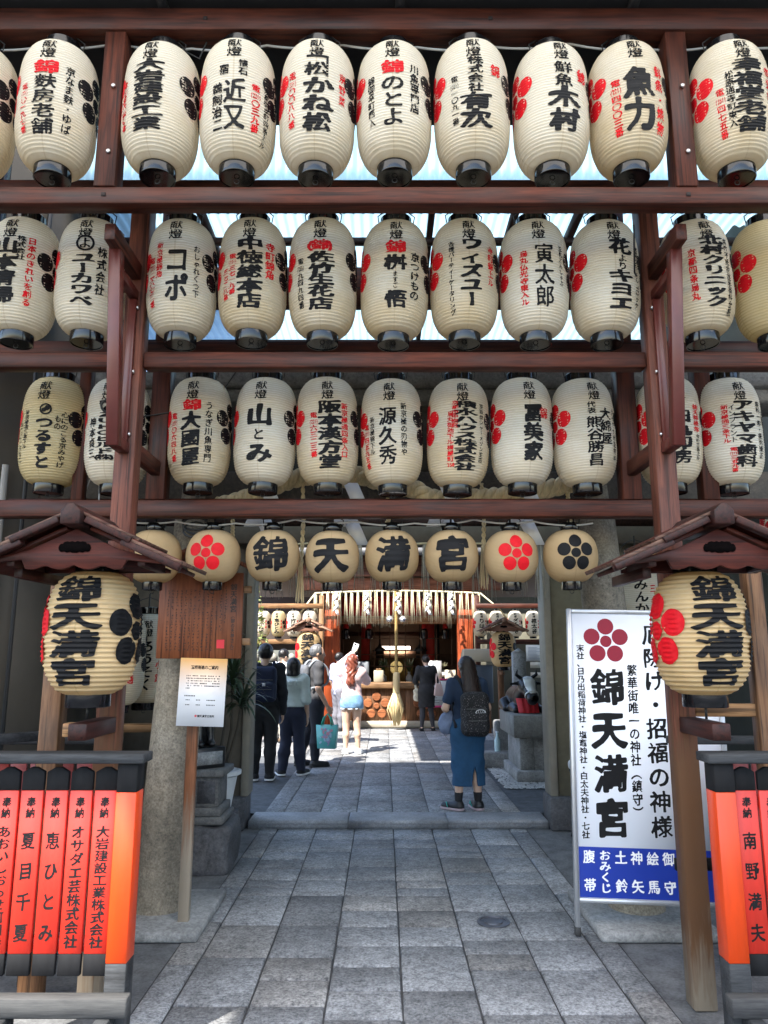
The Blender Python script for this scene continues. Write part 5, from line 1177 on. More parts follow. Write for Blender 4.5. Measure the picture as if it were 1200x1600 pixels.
for k in range(900):
    z = r2.uniform(.8, 2.85); q = .48 * r2.random() ** .5 * (1 - abs(z - 1.8) / 2.2); a = r2.uniform(0, 6.28); p = Vector((q * math.cos(a), q * math.sin(a), z)); u = Vector((r2.gauss(0, 1), r2.gauss(0, 1), r2.gauss(0, .6))).normalized(); v = u.cross(Vector((r2.gauss(0, 1), r2.gauss(0, 1), r2.gauss(0, 1)))).normalized(); s = r2.uniform(.03, .055)
    mb.add([tuple(p - u * s), tuple(p + v * s * .45), tuple(p + u * s), tuple(p - v * s * .45)], [(0, 1, 2, 3)])
mb.build('foliage', LEAF, t)
# right side of the courtyard: plinth with the bull, stone pillar, trough, posters
A = (2.02, 10.2, CZ)
pl = thing('stone_plinth', 'squared grey stone plinth carrying the bronze bull', 'plinth', A)
mb = MB(); mb.box(1.66, 2.7, 9.70, 10.75, .08, .22); mb.build('base', STONE_G, pl, at=A, bevel=.012)
mb = MB(); mb.box(1.72, 2.64, 9.78, 10.68, .222, .62); mb.box(1.725, 1.90, 9.77, 9.779, .23, .61); mb.build('shaft', STONE_G, pl, at=A, bevel=.01)
mb = MB(); mb.box(1.63, 2.74, 9.66, 10.78, .622, .90); mb.build('cap', granite('plinth cap stone', (.22, .215, .20), (.11, .11, .10), scale=60), pl, at=A, bevel=.014)
BRZ = plain('dark polished bronze', (.022, .022, .024), .32, var=.4, scale=8, metal=.55)
bull = thing('bull_statue', 'dark bronze lying bull with polished forehead and red bib on the stone plinth', 'statue', (1.83, 10.2, .90)); bull.rotation_euler = (0, 0, R(10)); bull.scale = (.86, .86, .86)
BC, BC0, BK = (-.02, -.36, .40), (-.02, -.36, .45), 1.28
def bh(f): return lambda p: f((p - L(BC)) / BK + L(BC0)) * BK
def bull_body(p):
    d = [cone(p, (.10, .35, .20), (.05, -.10, .22), .21, .19, (1, 1, .92)), cone(p, (.12, .42, .16), (.12, .55, .15), .20, .12), cone(p, (.03, -.12, .26), (-.02, -.30, .40), .16, .12), cone(p, (.02, -.15, .12), (.04, -.34, .06), .085, .06),
         cone(p, (.20, -.05, .08), (.24, -.30, .045), .07, .05), cone(p, (-.14, .0, .07), (-.16, -.22, .04), .07, .05), cone(p, (-.14, .32, .10), (-.2, .12, .05), .11, .06)]
    body = smin(d, .06)
    p0 = p; p = (p - L(BC)) / BK + L(BC0)
    hd = [ell(p, (-.02, -.36, .46), (.105, .10, .105)), cone(p, (-.02, -.38, .45), (-.02, -.52, .325), .088, .060, (1.05, 1, 1)), ell(p, (-.02, -.535, .315), (.062, .045, .045)), ell(p, (-.02, -.50, .275), (.045, .05, .03))]
    head = smin(hd, .035)
    brow = [ell(p, (-.02 + s * .062, -.43, .455), (.028, .022, .018)) for s in (-1, 1)]
    nos = [ell(p, (-.02 + s * .030, -.578, .325), (.012, .010, .010)) for s in (-1, 1)]
    ears = [cone(p, (-.02 + s * .09, -.34, .49), (-.02 + s * .205, -.345, .475), .026, .012, (1, .6, 1)) for s in (-1, 1)]
    hor = [smin([cone(p, (-.02 + s * .07, -.33, .545), (-.02 + s * .125, -.34, .585), .024, .019), cone(p, (-.02 + s * .125, -.34, .585), (-.02 + s * .115, -.36, .655), .018, .005)], .01) for s in (-1, 1)]
    d = head * BK; d = smin([body, d], .04); d = smin([d] + brow, .012); d = smin([d] + ears, .012); d = np.minimum(d, np.minimum(hor[0], hor[1])); return np.maximum(d, -np.minimum(nos[0], nos[1]))
blob('body', bull_body, (-.36, -.64, .0), (.42, .75, .70), .0125, BRZ, bull)
FORE = plain('worn bright bronze', (.62, .62, .60), .35, metal=.25)
blob('polished_forehead', bh(lambda p: np.maximum(smin([ell(p, (-.02, -.36, .46), (.108, .103, .108)), cone(p, (-.02, -.38, .45), (-.02, -.50, .345), .091, .064, (1.05, 1, 1))], .035), np.maximum((p - L((-.02, -.42, .47))) @ L((0, .80, -.60)) + .012, np.maximum(.375 - p[..., 2], np.abs(p[..., 0] + .02) - .070 + .35 * np.maximum(.46 - p[..., 2], 0))))), (-.16, -.66, .22), (.12, -.25, .60), .010, FORE, bull)
blob('muzzle_band', bh(lambda p: np.maximum(np.abs(cone(p, (-.02, -.38, .45), (-.02, -.52, .325), .094, .067, (1.05, 1, 1))) - .005, np.abs((p - L((-.02, -.49, .355))) @ L((0, -.74, -.67))) - .009)), (-.2, -.7, .1), (.16, -.3, .50), .008, FORE, bull)
for q in (-1, 1):
    c_ = (L((-.02 + q * .082, -.425, .435)) - L(BC0)) * BK + L(BC)
    mb = MB(); mb.lathe([(.0005, -.02), (.014, -.014), (.02, 0), (.014, .014), (.0005, .02)], 14); mb.v = [v + c_ for v in mb.v]; mb.build('eye', plain('glossy bronze eye', (.10, .10, .09), .12), bull, smooth=1.5)
REDC = plain('red bib cloth', (.42, .012, .018), .8, var=.25, scale=14)
blob('red_bib', lambda p: np.maximum(smin([cone(p, (.0, -.20, .27), (.0, -.335, .0), .165, .155, (1, .55, 1)), cone(p, (.11, -.22, .24), (.16, .0, .42), .03, .03)], .03) + .006 * np.sin(p[..., 0] * 70), p[..., 2] - .22), (-.24, -.48, .005), (.28, .1, .26), .0125, REDC, bull)
t = thing('stone_pillar', 'square granite pillar with pointed top behind the bull', 'stone pillar', (1.98, 11.1, CZ))
mb = MB(); mb.box(-.09, .09, -.09, .09, 0, 1.60); mb.add([(-.09, -.09, 1.601), (.09, -.09, 1.601), (.09, .09, 1.601), (-.09, .09, 1.601), (0, 0, 1.67)], [(3, 2, 1, 0), (0, 1, 4), (1, 2, 4), (2, 3, 4), (3, 0, 4)]); mb.build('shaft', STONE_G, t)
t = thing('stone_post', 'short rough stone post beside the plinth', 'stone post', (1.72, 11.2, CZ)); blob('shaft', lambda p: rbox(p, (0, 0, .3), (.11, .11, .33), .03) + .008 * np.sin(9 * p[..., 2] + 7 * p[..., 0]), (-.16, -.16, -.05), (.16, .16, .68), .02, STONE_G, t)
t = thing('stone_trough', 'long low stone kerb edging the gravel', 'kerb stone', (1.75, 11.0, CZ)); mb = MB(); mb.box(-.35, 1.4, -.12, .12, 0, .22); mb.build('block', STONE_G, t, bevel=.02)
t = thing('water_bottle', 'clear blue plastic bottle by the stone post', 'bottle', (1.62, 11.0, CZ + .22)); mb = MB(); mb.lathe([(.04, 0), (.042, .02), (.042, .15), (.018, .21), (.018, .25)], 14); mb.build('body', plain('pale blue plastic', (.45, .62, .66), .2), t, smooth=.6); mb = MB(); mb.lathe([(.02, .25), (.02, .275)], 12); mb.build('cap', plain('blue cap', (.7, .75, .8), .4), t)
card('poster', 'white poster with red ink figures on the right wing wall', 3.02, 3.42, 1.50, 1.84, 16.0, plain('white poster', (.55, .54, .50), .6), seed=8)
card('name_card', 'small cream card below the white poster', 3.1, 3.35, 1.36, 1.48, 16.0, plain('cream card', (.46, .42, .33), .6), marks=False)
card('paper_strip', 'pale strip of paper below the cream card', 3.1, 3.45, 1.16, 1.27, 16.0, plain('cream card', (1, 1, 1)), marks=False)
t = thing('omikuji_box', 'dark fortune slip box under a pale cloth awning beside the right pillar', 'box', (2.0, 15.6, CZ))
mb = MB(); mb.box(-.28, .22, -.2, .2, .6, 1.35); mb.build('body', plain('dark blue grey box', (.04, .05, .065), .5), t, bevel=.02); mb = MB(); mb.prism([(-.42, 1.42), (.42, 1.42), (.36, 1.68), (-.36, 1.68)], -.24, .2); mb.build('awning', plain('beige cloth', (.33, .28, .20), .8), t, bevel=.02)
for x in (-.2, .15): mb = MB(); mb.box(x - .03, x + .03, -.1, .1, 0, .598); mb.build('leg', HBR, t)
# ------------------------------------------------------------------ left of the passage: pedestal with a small statue, potted dracaena; rear lanterns
A = (-1.53, 6.35, 0)
t = thing('stone_pedestal', 'carved dark stone pedestal on a rough boulder base beside the left column', 'pedestal', A)
blob('rough_base', lambda p: rbox(p, (0, 0, .16), (.33, .27, .19), .05) + .018 * np.sin(11 * p[..., 0] + 3) * np.sin(9 * p[..., 2] + 1) + .01 * np.sin(23 * p[..., 0]) * np.sin(19 * p[..., 2] + 8 * p[..., 1]), (-.42, -.36, -.02), (.42, .36, .42), .02, STONE_D, t)
DS2 = granite('weathered dark stone', (.16, .155, .145), (.06, .06, .06), scale=45)
for x, y, a, b_ in ((.27, .22, .345, .405), (.245, .195, .405, .47), (.215, .17, .47, .70), (.26, .21, .70, .755)): mb = MB(); mb.box(-x, x, -y, y, a + .001, b_); mb.build('tier', DS2, t, bevel=.008)
mb = MB(); mb.box(-.19, -.05, -.173, -.1705, .50, .67); mb.box(.05, .19, -.173, -.1705, .50, .67); mb.build('carved_panel', STONE_D, t)
t = thing('guardian_statue', 'small black seated guardian statue with a red bib on the pedestal', 'statue', (-1.51, 6.35, .756)); t.rotation_euler = (0, 0, R(40))
mb = MB(); mb.box(-.15, .15, -.15, .15, 0, .16); mb.build('box_base', plain('black stone', (.012, .012, .013), .3), t, bevel=.006); mb = MB(); mb.box(-.12, .12, -.157, -.151, .03, .13); mb.build('pale_frame', STONE_G, t)
blob('body', lambda p: smin([cone(p, (0, .05, .24), (0, -.02, .46), .085, .06), cone(p, (.05, -.07, .20), (.04, -.05, .40), .026, .034), cone(p, (-.05, -.07, .20), (-.04, -.05, .40), .026, .034), ell(p, (.05, -.09, .185), (.032, .045, .024)), ell(p, (-.05, -.09, .185), (.032, .045, .024)), ell(p, (0, -.05, .53), (.062, .075, .066)), ell(p, (0, -.12, .515), (.03, .035, .028)), cone(p, (.04, -.03, .57), (.05, -.02, .63), .018, .006), cone(p, (-.04, -.03, .57), (-.05, -.02, .63), .018, .006), cone(p, (0, .12, .2), (0, .17, .36), .03, .02), ell(p, (.07, .05, .20), (.05, .08, .04)), ell(p, (-.07, .05, .20), (.05, .08, .04))], .02), (-.14, -.2, .155), (.14, .22, .66), .012, plain('black stone', (0, 0, 0)), t)
blob('red_bib', lambda p: np.maximum(cone(p, (0, -.03, .46), (0, -.055, .33), .085, .092, (1, .9, 1)), -(p[..., 2] - .33)), (-.12, -.17, .32), (.12, .08, .48), .012, REDC, t)
A = (-1.50, 7.0, 0)
t = thing('potted_dracaena', 'tall dracaena with long drooping dark leaves in a white plastic pot', 'potted plant', A)
mb = MB(); mb.lathe([(.12, .28), (.175, .58), (.21, .60), (.21, .63), (.19, .635), (.17, .60), (.002, .59)], 28); mb.build('pot', plain('white plastic pot', (.62, .63, .62), .4, var=.1, scale=9), t, smooth=.7)
mb = MB(); mb.box(-.17, .17, -.17, .17, 0, .275); mb.build('pot_block', STONE_D, t, bevel=.01)
stems = [((-.05, 0), (-.12, -.05, 1.62)), ((.03, .04), (.12, -.10, 1.46)), ((0, -.05), (.0, .06, 1.80)), ((.05, 0), (.20, -.02, 1.28))]
mb = MB()
for (a, b_), e in stems: mb.tube([(a, b_, .55), ((a + e[0]) / 2 + .04, (b_ + e[1]) / 2, 1.0), e], [.017, .013, .011], 8)
mb.build('stem', plain('dark stem', (.06, .05, .035), .8), t, smooth=.8)
mb = MB()
for _, e in stems:
    for k in range(44):
        a = r2.uniform(0, 6.28); el = r2.uniform(.1, 1.35); ln = r2.uniform(.28, .46); P = []; p = Vector(e) - Vector((0, 0, r2.uniform(0, .12))); d = Vector((math.cos(a) * math.cos(el), math.sin(a) * math.cos(el), math.sin(el))); side = Vector((-math.sin(a), math.cos(a), 0))
        n = 7; vs = []
        for i in range(n + 1):
            q = i / n; wd = .013 * (1 - q ** 2.5) * (.6 + .8 * min(q * 3, 1)); vs += [tuple(p + side * wd), tuple(p - side * wd)]
            p = p + d * ln / n; d = (d + Vector((0, 0, -.30 * (.4 + q)))).normalized()
        mb.add(vs, [(2 * i, 2 * i + 1, 2 * i + 3, 2 * i + 2) for i in range(n)])
mb.build('leaves', LEAFD, t)
REAR = [(-1.97, 5.6, 1.24, '小笹希代子', '三条通', 'white rear lantern half behind the large left lantern'), (-1.86, 5.9, 1.24, 'ろうそく', '錦小路', 'white rear lantern with a circled mark beside the left column'), (-2.35, 5.6, 1.27, '竹内', '京都', 'rear lantern hidden at the far left'),
        (2.05, 6.0, 1.72, 'みんかぶ', '三条通', 'white rear lantern above the white sign'), (2.95, 5.3, 2.1, '田中', '京都', 'rear lantern beyond the right lantern roof')]
for k, (x, y, z, tx, rd, lb) in enumerate(REAR):
    if k == 2: continue
    t = long_lantern(x, y, z, [(tx, 'k', 0 if k else -4, .30, .86, .10, 'M'), (rd, 'r', 28, .34, .8, .05, 'M')], lb, 18 if x < 0 else -10, group='rear lanterns behind the rack')
mb = MB(); mb.box(-3, -1.6, 5.7, 5.76, 2.26, 2.32); mb.box(-3, -1.6, 5.62, 5.67, 1.10, 1.16); o = mb.build('rear_rail', TANX); tag(o, 'tan wooden rails carrying the white rear lanterns on the left', 'rail')
t = thing('folding_stool', 'folding stool with pale cushion leaning by the right gate wall', 'stool', (1.86, 7.2, 0))
blob('cushion', lambda p: rbox(p, (0, 0, .64), (.13, .12, .05), .04) , (-.2, -.2, .55), (.2, .2, .72), .015, plain('pale cushion', (.5, .5, .5), .7), t)
for a, b_ in (((-.11, -.1, .60), (.12, -.1, 0)), ((.11, -.1, .60), (-.12, -.1, 0)), ((-.11, .1, .60), (.12, .1, 0)), ((.11, .1, .60), (-.12, .1, 0))): mb = MB(); mb.tube([a, b_], .011, 8); mb.build('leg', WIRE, t)
# ------------------------------------------------------------------ people: one continuous skin surface each, clothes and hair as shells over it
def skin(name, c): return plain(name, c, .55, var=.06, scale=20)
SKIN = skin('light skin', (.56, .36, .26)); SKIN2 = skin('tan skin', (.48, .29, .20))
EYE = plain('eye dark', (.015, .01, .01), .3); LIP = plain('lip', (.40, .14, .12), .5)
def cloth(name, c, v=.16, sc=14, rough=.85): return plain(name, c, rough, var=v, scale=sc, bump=.3)
def hand_sdf(p, curl=.5, s=1.0):
    """right hand, wrist at the origin, fingers towards -z, palm facing +x... thumb leaves the palm's side towards +y"""
    d = [rbox(p, (0, 0, -.048 * s), (.014 * s, .038 * s, .044 * s), .012 * s)]
    for k, (y, l, r_) in enumerate(((.028, .070, .0088), (.010, .079, .0092), (-.009, .073, .0088), (-.027, .058, .0078))):
        a = Vector((0, y * s, -.088 * s)); ang = curl * (.55 + .1 * k); P = [a]
        for q, f in enumerate((.44, .31, .25)): ang2 = ang * (q + 1) * .75; P.append(P[-1] + Vector((-math.sin(ang2), 0, -math.cos(ang2))) * l * f * s)
        for i in range(3): d.append(cone(p, P[i], P[i + 1], r_ * (1 - .1 * i) * s, r_ * (.9 - .1 * i) * s))
    fing = smin(d, .006 * s)
    th = smin([cone(p, (0, .026 * s, -.022 * s), (-.012 * s, .052 * s, -.052 * s), .013 * s, .011 * s), cone(p, (-.012 * s, .052 * s, -.052 * s), (-.020 * s, .056 * s, -.082 * s), .0105 * s, .008 * s)], .006 * s)
    return smin([fing, th], .008 * s)
_hands = {}
def hand_mesh(curl):
    if curl not in _hands: _hands[curl] = sdf_mesh(lambda p: smin([hand_sdf(p, curl), cone(p, (0, 0, .03), (0, 0, -.01), .024, .024, (.8, 1, 1))], .012), (-.10, -.06, -.19), (.05, .09, .06), .0055)
    return _hands[curl]
class Person:
    def __init__(s, label, loc, rz, H=1.65, skinm=SKIN, fem=False, J=None, head=(0, 0), lean=0.0, category='person'):
        s.t = thing('person', label, category, loc, R(rz)); s.H = H; s.sk = skinm; s.fem = fem
        sw = .098 if fem else .112; hw = .053
        s.J = dict(pel=(0, 0, .525), wai=(0, .0, .615), che=(0, -.005, .735), nec=(0, -.005, .845), hed=(0, .008, .925))
        for k, q in (('R', 1), ('L', -1)):
            s.J.update({'hip' + k: (q * hw, 0, .50), 'kne' + k: (q * .056, .008, .280), 'ank' + k: (q * .056, -.008, .045), 'toe' + k: (q * .066, .088, .016),
                        'sho' + k: (q * sw, -.008, .812), 'elb' + k: (q * (sw + .030), -.022, .632), 'wri' + k: (q * (sw + .030), .030, .485)})
        if J: s.J.update(J)
        if lean:
            for k in ('wai', 'che', 'nec', 'hed', 'shoR', 'shoL', 'elbR', 'elbL', 'wriR', 'wriL'):
                x, y, z = s.J[k]; s.J[k] = (x, y + (z - .525) * math.tan(R(lean)), z)
        s.J = {k: L(v) * H for k, v in s.J.items()}; s.hp = head
    def torso(s, p, g=0.0):
        J, H = s.J, s.H; a = .62
        hipw, waw, chw = ((.094, .072, .084) if s.fem else (.090, .080, .098))
        f = lambda p, A_, B_, ra, rb: cone(p, J[A_], J[B_], ra * H + g, rb * H + g, (1, a, 1))
        d = [f(p, 'pel', 'wai', hipw, waw), f(p, 'wai', 'che', waw, chw)]
        sh = [cone(p, J['che'] + L((q * .045 * H, 0, .035 * H)), J['sho' + k], .055 * H + g, .036 * H + g, (1, .8, 1)) for k, q in (('R', 1), ('L', -1))]
        tr = cone(p, J['che'] + L((0, 0, .04 * H)), J['nec'], .065 * H + g, .030 * H + g, (1, .8, 1))
        d = smin(d + sh + [tr], .03 * H)
        if s.fem: d = smin([d] + [ell(p, J['che'] + L((q * .042 * H, .048 * H, -.005 * H)), (.038 * H + g, .03 * H + g, .036 * H + g)) for q in (1, -1)], .03 * H)
        return d
    def arm(s, p, k, g=0.0, frac=1.0):
        J, H = s.J, s.H; e = J['elb' + k]
        d = [cone(p, J['sho' + k], J['sho' + k] + (e - J['sho' + k]) * min(1, frac), .031 * H + g, .025 * H + g)]
        if frac > 1: d.append(cone(p, e, e + (J['wri' + k] - e) * (frac - 1), .0245 * H + g, (.0245 - .0085 * (frac - 1)) * H + g))
        return smin(d, .012 * H)
    def leg(s, p, k, g=0.0, g2=None):
        J, H = s.J, s.H; g2 = g if g2 is None else g2
        return smin([cone(p, J['hip' + k], J['kne' + k], .058 * H + g, .035 * H + g), cone(p, J['kne' + k] + L((0, 0, 0)), J['kne' + k] * .62 + J['ank' + k] * .38 + L((0, -.010 * H, 0)), .034 * H + g, .034 * H + g2),
                     cone(p, J['kne' + k] * .6 + J['ank' + k] * .4 + L((0, -.008 * H, 0)), J['ank' + k], .033 * H + g2, .020 * H + g2)], .015 * H)
    def head_frame(s):
        ry, rp = s.hp     # turn (deg, + = to the person's left), nod (+ = down)
        return np.array(Euler((R(-rp), 0, R(ry)), 'XYZ').to_matrix())
    def hl(s, p): return (p - s.J['hed']) @ s.head_frame() / s.H     # head-local, in body heights
    def head(s, p):
        q = s.hl(p)
        d = [ell(q, (0, -.006, .012), (.046, .057, .056)), cone(q, (0, .016, -.018), (0, .030, -.046), .040, .022, (1, 1, 1))]
        d = smin(d, .02)
        d = smin([d, cone(q, (0, .050, .004), (0, .060, -.014), .006, .009)], .008)
        d = smin([d, ell(q, (0, .048, -.034), (.014, .008, .008))], .006)
        d = smin([d] + [ell(q, (a * .048, -.004, -.006), (.007, .013, .019)) for a in (1, -1)], .004)
        d = np.maximum(d, -smin([ell(q, (a * .019, .056, .006), (.010, .007, .006)) for a in (1, -1)], .001))
        return d * s.H
    def body(s, feet=True):
        J, H = s.J, s.H
        def f(p):
            d = [s.torso(p)] + [s.arm(p, k, 0, 2.0) for k in 'RL'] + [s.leg(p, k) for k in 'RL']
            d += [cone(p, J['ank' + k] + L((0, -.012 * H, -.02 * H)), J['toe' + k], .022 * H, .014 * H) for k in 'RL']
            d = smin(d, .016 * H); nk = cone(p, J['nec'] - L((0, 0, .01 * H)), J['hed'] - L((0, .008 * H, .02 * H)), .033 * H, .032 * H)
            return smin([d, nk, s.head(p)], .012 * H)
        P = np.array(list(J.values())); lo = P.min(0) - .11 * H; hi = P.max(0) + .11 * H; lo[2] = -.01
        M = s.head_frame()
        def extra(mb):
            for k, q in (('R', 1), ('L', -1)):
                d = J['wri' + k] - J['elb' + k]; d = d / np.linalg.norm(d); z = -d
                y = L((0, 1, 0)) - z * z[1]
                if np.linalg.norm(y) < .3: y = L((0, 0, 1)) - z * z[2]
                y /= np.linalg.norm(y); x = np.cross(y, z); V, F = hand_mesh(s.curl.get(k, .5)); V = V * (H / 1.70) * L((q, 1, 1)) * .98
                Fq = F if q > 0 else F[:, ::-1]
                mb.add(J['wri' + k] + V[:, :1] * x + V[:, 1:2] * y + V[:, 2:] * z, Fq, 0)
            for a in (1, -1):
                m2 = MB(); m2.lathe([(.0001, -.0065), (.005, -.004), (.0065, 0), (.005, .004), (.0001, .0065)], 10); v = m2.v[0] + L((a * .019, .0475, .006)); mb.add(v @ M.T * H + J['hed'], m2.f, 1)
            m2 = MB(); m2.lathe([(.0001, -.003), (.011, 0), (.0001, .003)], 12, sy=.35); v = m2.v[0] + L((0, .0545, -.034)); mb.add(v @ M.T * H + J['hed'], m2.f, 2)
        s.b = blob('body', f, lo, hi, .013, s.sk, s.t, extra=extra, mats=[s.sk, EYE, LIP]); return s
    curl = {}
    def shell(s, name, fn, mat, z0=None, z1=None, h=.0125, wr=.004, lo=None, hi=None, mats=None, matfn=None):
        """a garment: an inflated copy of part of the body, cut off at hems, with soft folds"""
        J, H = s.J, s.H; P = np.array(list(J.values())); a = P.min(0) - .14 * H; b = P.max(0) + .14 * H; a[2] = max(a[2], -.02)
        if z0 is not None: a[2] = z0 * H - .02
        if z1 is not None: b[2] = z1 * H + .02
        if lo is not None: a = np.maximum(a, L(lo) * H)
        if hi is not None: b = np.minimum(b, L(hi) * H)
        def f(p):
            d = fn(p) + wr * np.sin(p[..., 2] * 38 + 13 * p[..., 0]) * np.sin(p[..., 0] * 31 - 21 * p[..., 1] + p[..., 2] * 11)
            if z0 is not None: d = np.maximum(d, z0 * H - p[..., 2])
            if z1 is not None: d = np.maximum(d, p[..., 2] - z1 * H)
            return d
        return blob(name, f, a, b, h, mat, s.t, mats=mats, matfn=matfn)
    def shirt(s, mat, name='shirt', hem=.50, sleeve=.62, g=.014, neck=.845, **kw):
        H = s.H
        def f(p):
            d = smin([s.torso(p, g)] + [s.arm(p, k, g * 1.15, sleeve) for k in 'RL'], .015 * H)
            d = smin([d, cone(p, s.J['pel'], s.J['pel'] - L((0, 0, .03 * H)), .094 * H + g, .094 * H + g, (1, .66, 1))], .02 * H)
            q = p - s.J['nec']; return np.maximum(d, -(np.linalg.norm(q * L((1, .9, 1)) - L((0, .012 * H, .012 * H)), axis=-1) - .046 * H))
        return s.shell(name, f, mat, z0=hem, z1=None, **kw)
    def trousers(s, mat, name='trousers', g=.014, flare=None, top=.60, bottom=.035):
        H = s.H
        return s.shell(name, lambda p: smin([smin([s.leg(p, k, g, flare or g) for k in 'RL'], .006), cone(p, s.J['pel'] - L((0, .004 * H, .01 * H)), s.J['wai'], .090 * H + g, .076 * H + g, (1, .66, 1))], .022 * H), mat, z0=bottom, z1=top)
    def skirt(s, mat, hem, r0, r1, name='skirt', top=.61, yk=.68, slit=None, **kw):
        H = s.H
        def f(p):
            c = s.J['pel']; hp = max(r0, .117); d = smin([cone(p, (c[0], c[1], .60 * H), (c[0], c[1] - .004, .505 * H), r0 * H, hp * H, (1, yk, 1)), cone(p, (c[0], c[1] - .004, .505 * H), (c[0], c[1] + .004, hem * H), hp * H, max(r1, .112) * H, (1, yk, 1))], .03)
            d = d + .004 * np.sin(p[..., 0] * 46 + 3 * np.sin(p[..., 2] * 6)) * np.clip((.5 * H - p[..., 2]) / .4, 0, 1)
            inn = cone(p, (c[0], c[1], .50 * H), (c[0], c[1] + .004, hem * H - .1), r0 * H - .014, r1 * H - .012, (1, yk, 1)); d = np.maximum(d, -(inn + .03)) if hem < .2 else d
            if slit: d = np.maximum(d, -(np.maximum(np.abs(p[..., 0] - slit[0] * H) - slit[1] * H * np.clip((slit[2] * H - p[..., 2]) / (.2 * H), 0, 1), np.maximum(p[..., 1], p[..., 2] - slit[2] * H))))
            return d
        return s.shell(name, f, mat, z0=hem, z1=top, **kw)
    def shoes(s, mat, sole, g=.018, name='shoe', tall=.05, trim=None):
        J, H = s.J, s.H
        for k in 'RL':
            a = J['ank' + k]; tq = J['toe' + k]
            def f(p): return np.maximum(smin([cone(p, a + L((0, -.012 * H, -.018 * H)), tq + L((0, .006 * H, .004)), .024 * H + g, .018 * H + g * .8, (1, 1, .9)), cone(p, a, a - L((0, 0, .02 * H)), .024 * H + g * .6, .024 * H + g)], .02), np.maximum(p[..., 2] - (tall * H), .022 - p[..., 2]))
            lo = np.minimum(a, tq) - .10; hi = np.maximum(a, tq) + .10; lo[2] = 0; o = blob(name, f, lo, hi, .009, mat, s.t)
            def fs(p): return np.maximum(smin([cone(p * L((1, 1, 0)), (a + L((0, -.012 * H, 0))) * L((1, 1, 0)), tq * L((1, 1, 0)) + L((0, .008 * H, 0)), .024 * H + g * 1.1, .019 * H + g)], .01), np.abs(p[..., 2] - .013) - .0125)
            lo[2] = -.012; hi[2] = .05; blob('sole', fs, lo, hi, .009, sole, o)
            if trim:
                for q in (1, -1):
                    mb = MB(); x = (a[0] + tq[0]) / 2 + q * (.022 * H + g + .004); y = (a[1] + tq[1]) / 2
                    mb.bar((x, y - .05, .035), (x, y + .02, .075), .006, .014); mb.bar((x, y - .02, .075), (x, y + .05, .04), .006, .012); mb.build('side_stripe', trim, o)
        return s
    def hair(s, mat, fn, lo=(-.10, -.12, -.30), hi=(.10, .10, .10), h=.010, name='hair', rip=.0028, dense=85):
        """fn in head-local units (body heights)"""
        H = s.H; M = s.head_frame()
        V, F = sdf_mesh(lambda q: fn(q) + rip * np.sin(q[..., 0] * dense * 4 + 9 * np.sin(q[..., 2] * 22)) * np.sin(q[..., 1] * dense * 3 + 4 * q[..., 2]), lo, hi, h / H)
        mb = MB(); mb.add(V @ M.T * H + s.J['hed'], F, 0)
        me = bpy.data.meshes.new(name); mesh_from(me, np.concatenate(mb.v), mb.f, mb.m); smooth_by(me, 3.2); return finish(me, name, [mat], s.t)
def cap_hair(q, back=-.052, face=.024, th=1.0):
    """short hair: a shell over the skull, open at the face"""
    d = ell(q, (0, -.010, .018), (.053 * th, .064 * th, .060 * th)); cut = np.minimum(q[..., 2] - .022, .0) * .9 + (q[..., 1] - face)
    return np.maximum(np.maximum(d, cut), back - q[..., 2] + np.maximum(q[..., 1] + .01, 0) * .7)
HAIRB = plain('black hair', (.010, .008, .008), .42, var=.5, scale=40, stretch=(1, 1, .12), bump=.6)
HAIRR = plain('long red brown hair', (.23, .055, .028), .45, var=.55, scale=30, stretch=(1, 1, .15), bump=.6)
HAIRD = plain('dark brown hair', (.022, .010, .008), .42, var=.6, scale=30, stretch=(1, 1, .12), bump=.6)
HAIRG = plain('greying hair', (.10, .10, .105), .5, var=.6, scale=50, stretch=(1, 1, .3), bump=.5)
BLKC = cloth('black cloth', (.010, .010, .012)); NAVY = cloth('navy trousers cloth', (.013, .017, .038)); WSOLE = plain('white sole', (.62, .62, .62), .6)
def place(px, py, z=CZ):
    """a spot on the ground seen at this pixel of the photograph (used to measure where people stand)"""
    v = (800 - py) / 1155; c, s_ = math.cos(R(10.8)), math.sin(R(10.8)); dy, dz = c - v * s_, s_ + v * c; k = (z - 1.67) / dz
    return ((px - 600) / 1155 * k, dy * k, z)
def strap_bag(name, label, cat, loc, rz, f, lo, hi, mat, h=.012):
    t = thing(name, label, cat, loc, R(rz)); blob('bag_body', f, lo, hi, h, mat, t); return t

# woman in front: navy tee, long blue skirt with back slit, speckled backpack
lc = place(733, 1266); P8 = Person('woman from behind in navy tee and long blue slit skirt at the step', (lc[0], lc[1] + .02, CZ + .002), 8, 1.56, SKIN, True,
    J=dict(ankL=(-.070, .0, .045), kneL=(-.060, .0, .28), toeL=(-.150, .055, .016), ankR=(.062, -.01, .045), toeR=(.050, .085, .016), elbL=(-.150, .0, .655), wriL=(-.105, .13, .60), elbR=(.145, .0, .655), wriR=(.06, .14, .62)), head=(4, 6))
P8.curl = {'L': 1.1, 'R': 1.1}; P8.body(); P8.shirt(cloth('navy tee cloth', (.012, .028, .065)), hem=.52, sleeve=.66, g=.016)
DEN = cloth('blue skirt cloth', (.012, .062, .135), .2, 30); P8.skirt(DEN, .155, .086, .112, slit=(.030, .030, .30), top=.60)
for k in 'RL': P8.shell('sock', lambda p, k=k: P8.leg(p, k, .006), BLKC, z0=.03, z1=.115, lo=(-.11 if k == 'L' else 0, -.1, 0), hi=(.0 if k == 'L' else .12, .12, .2))
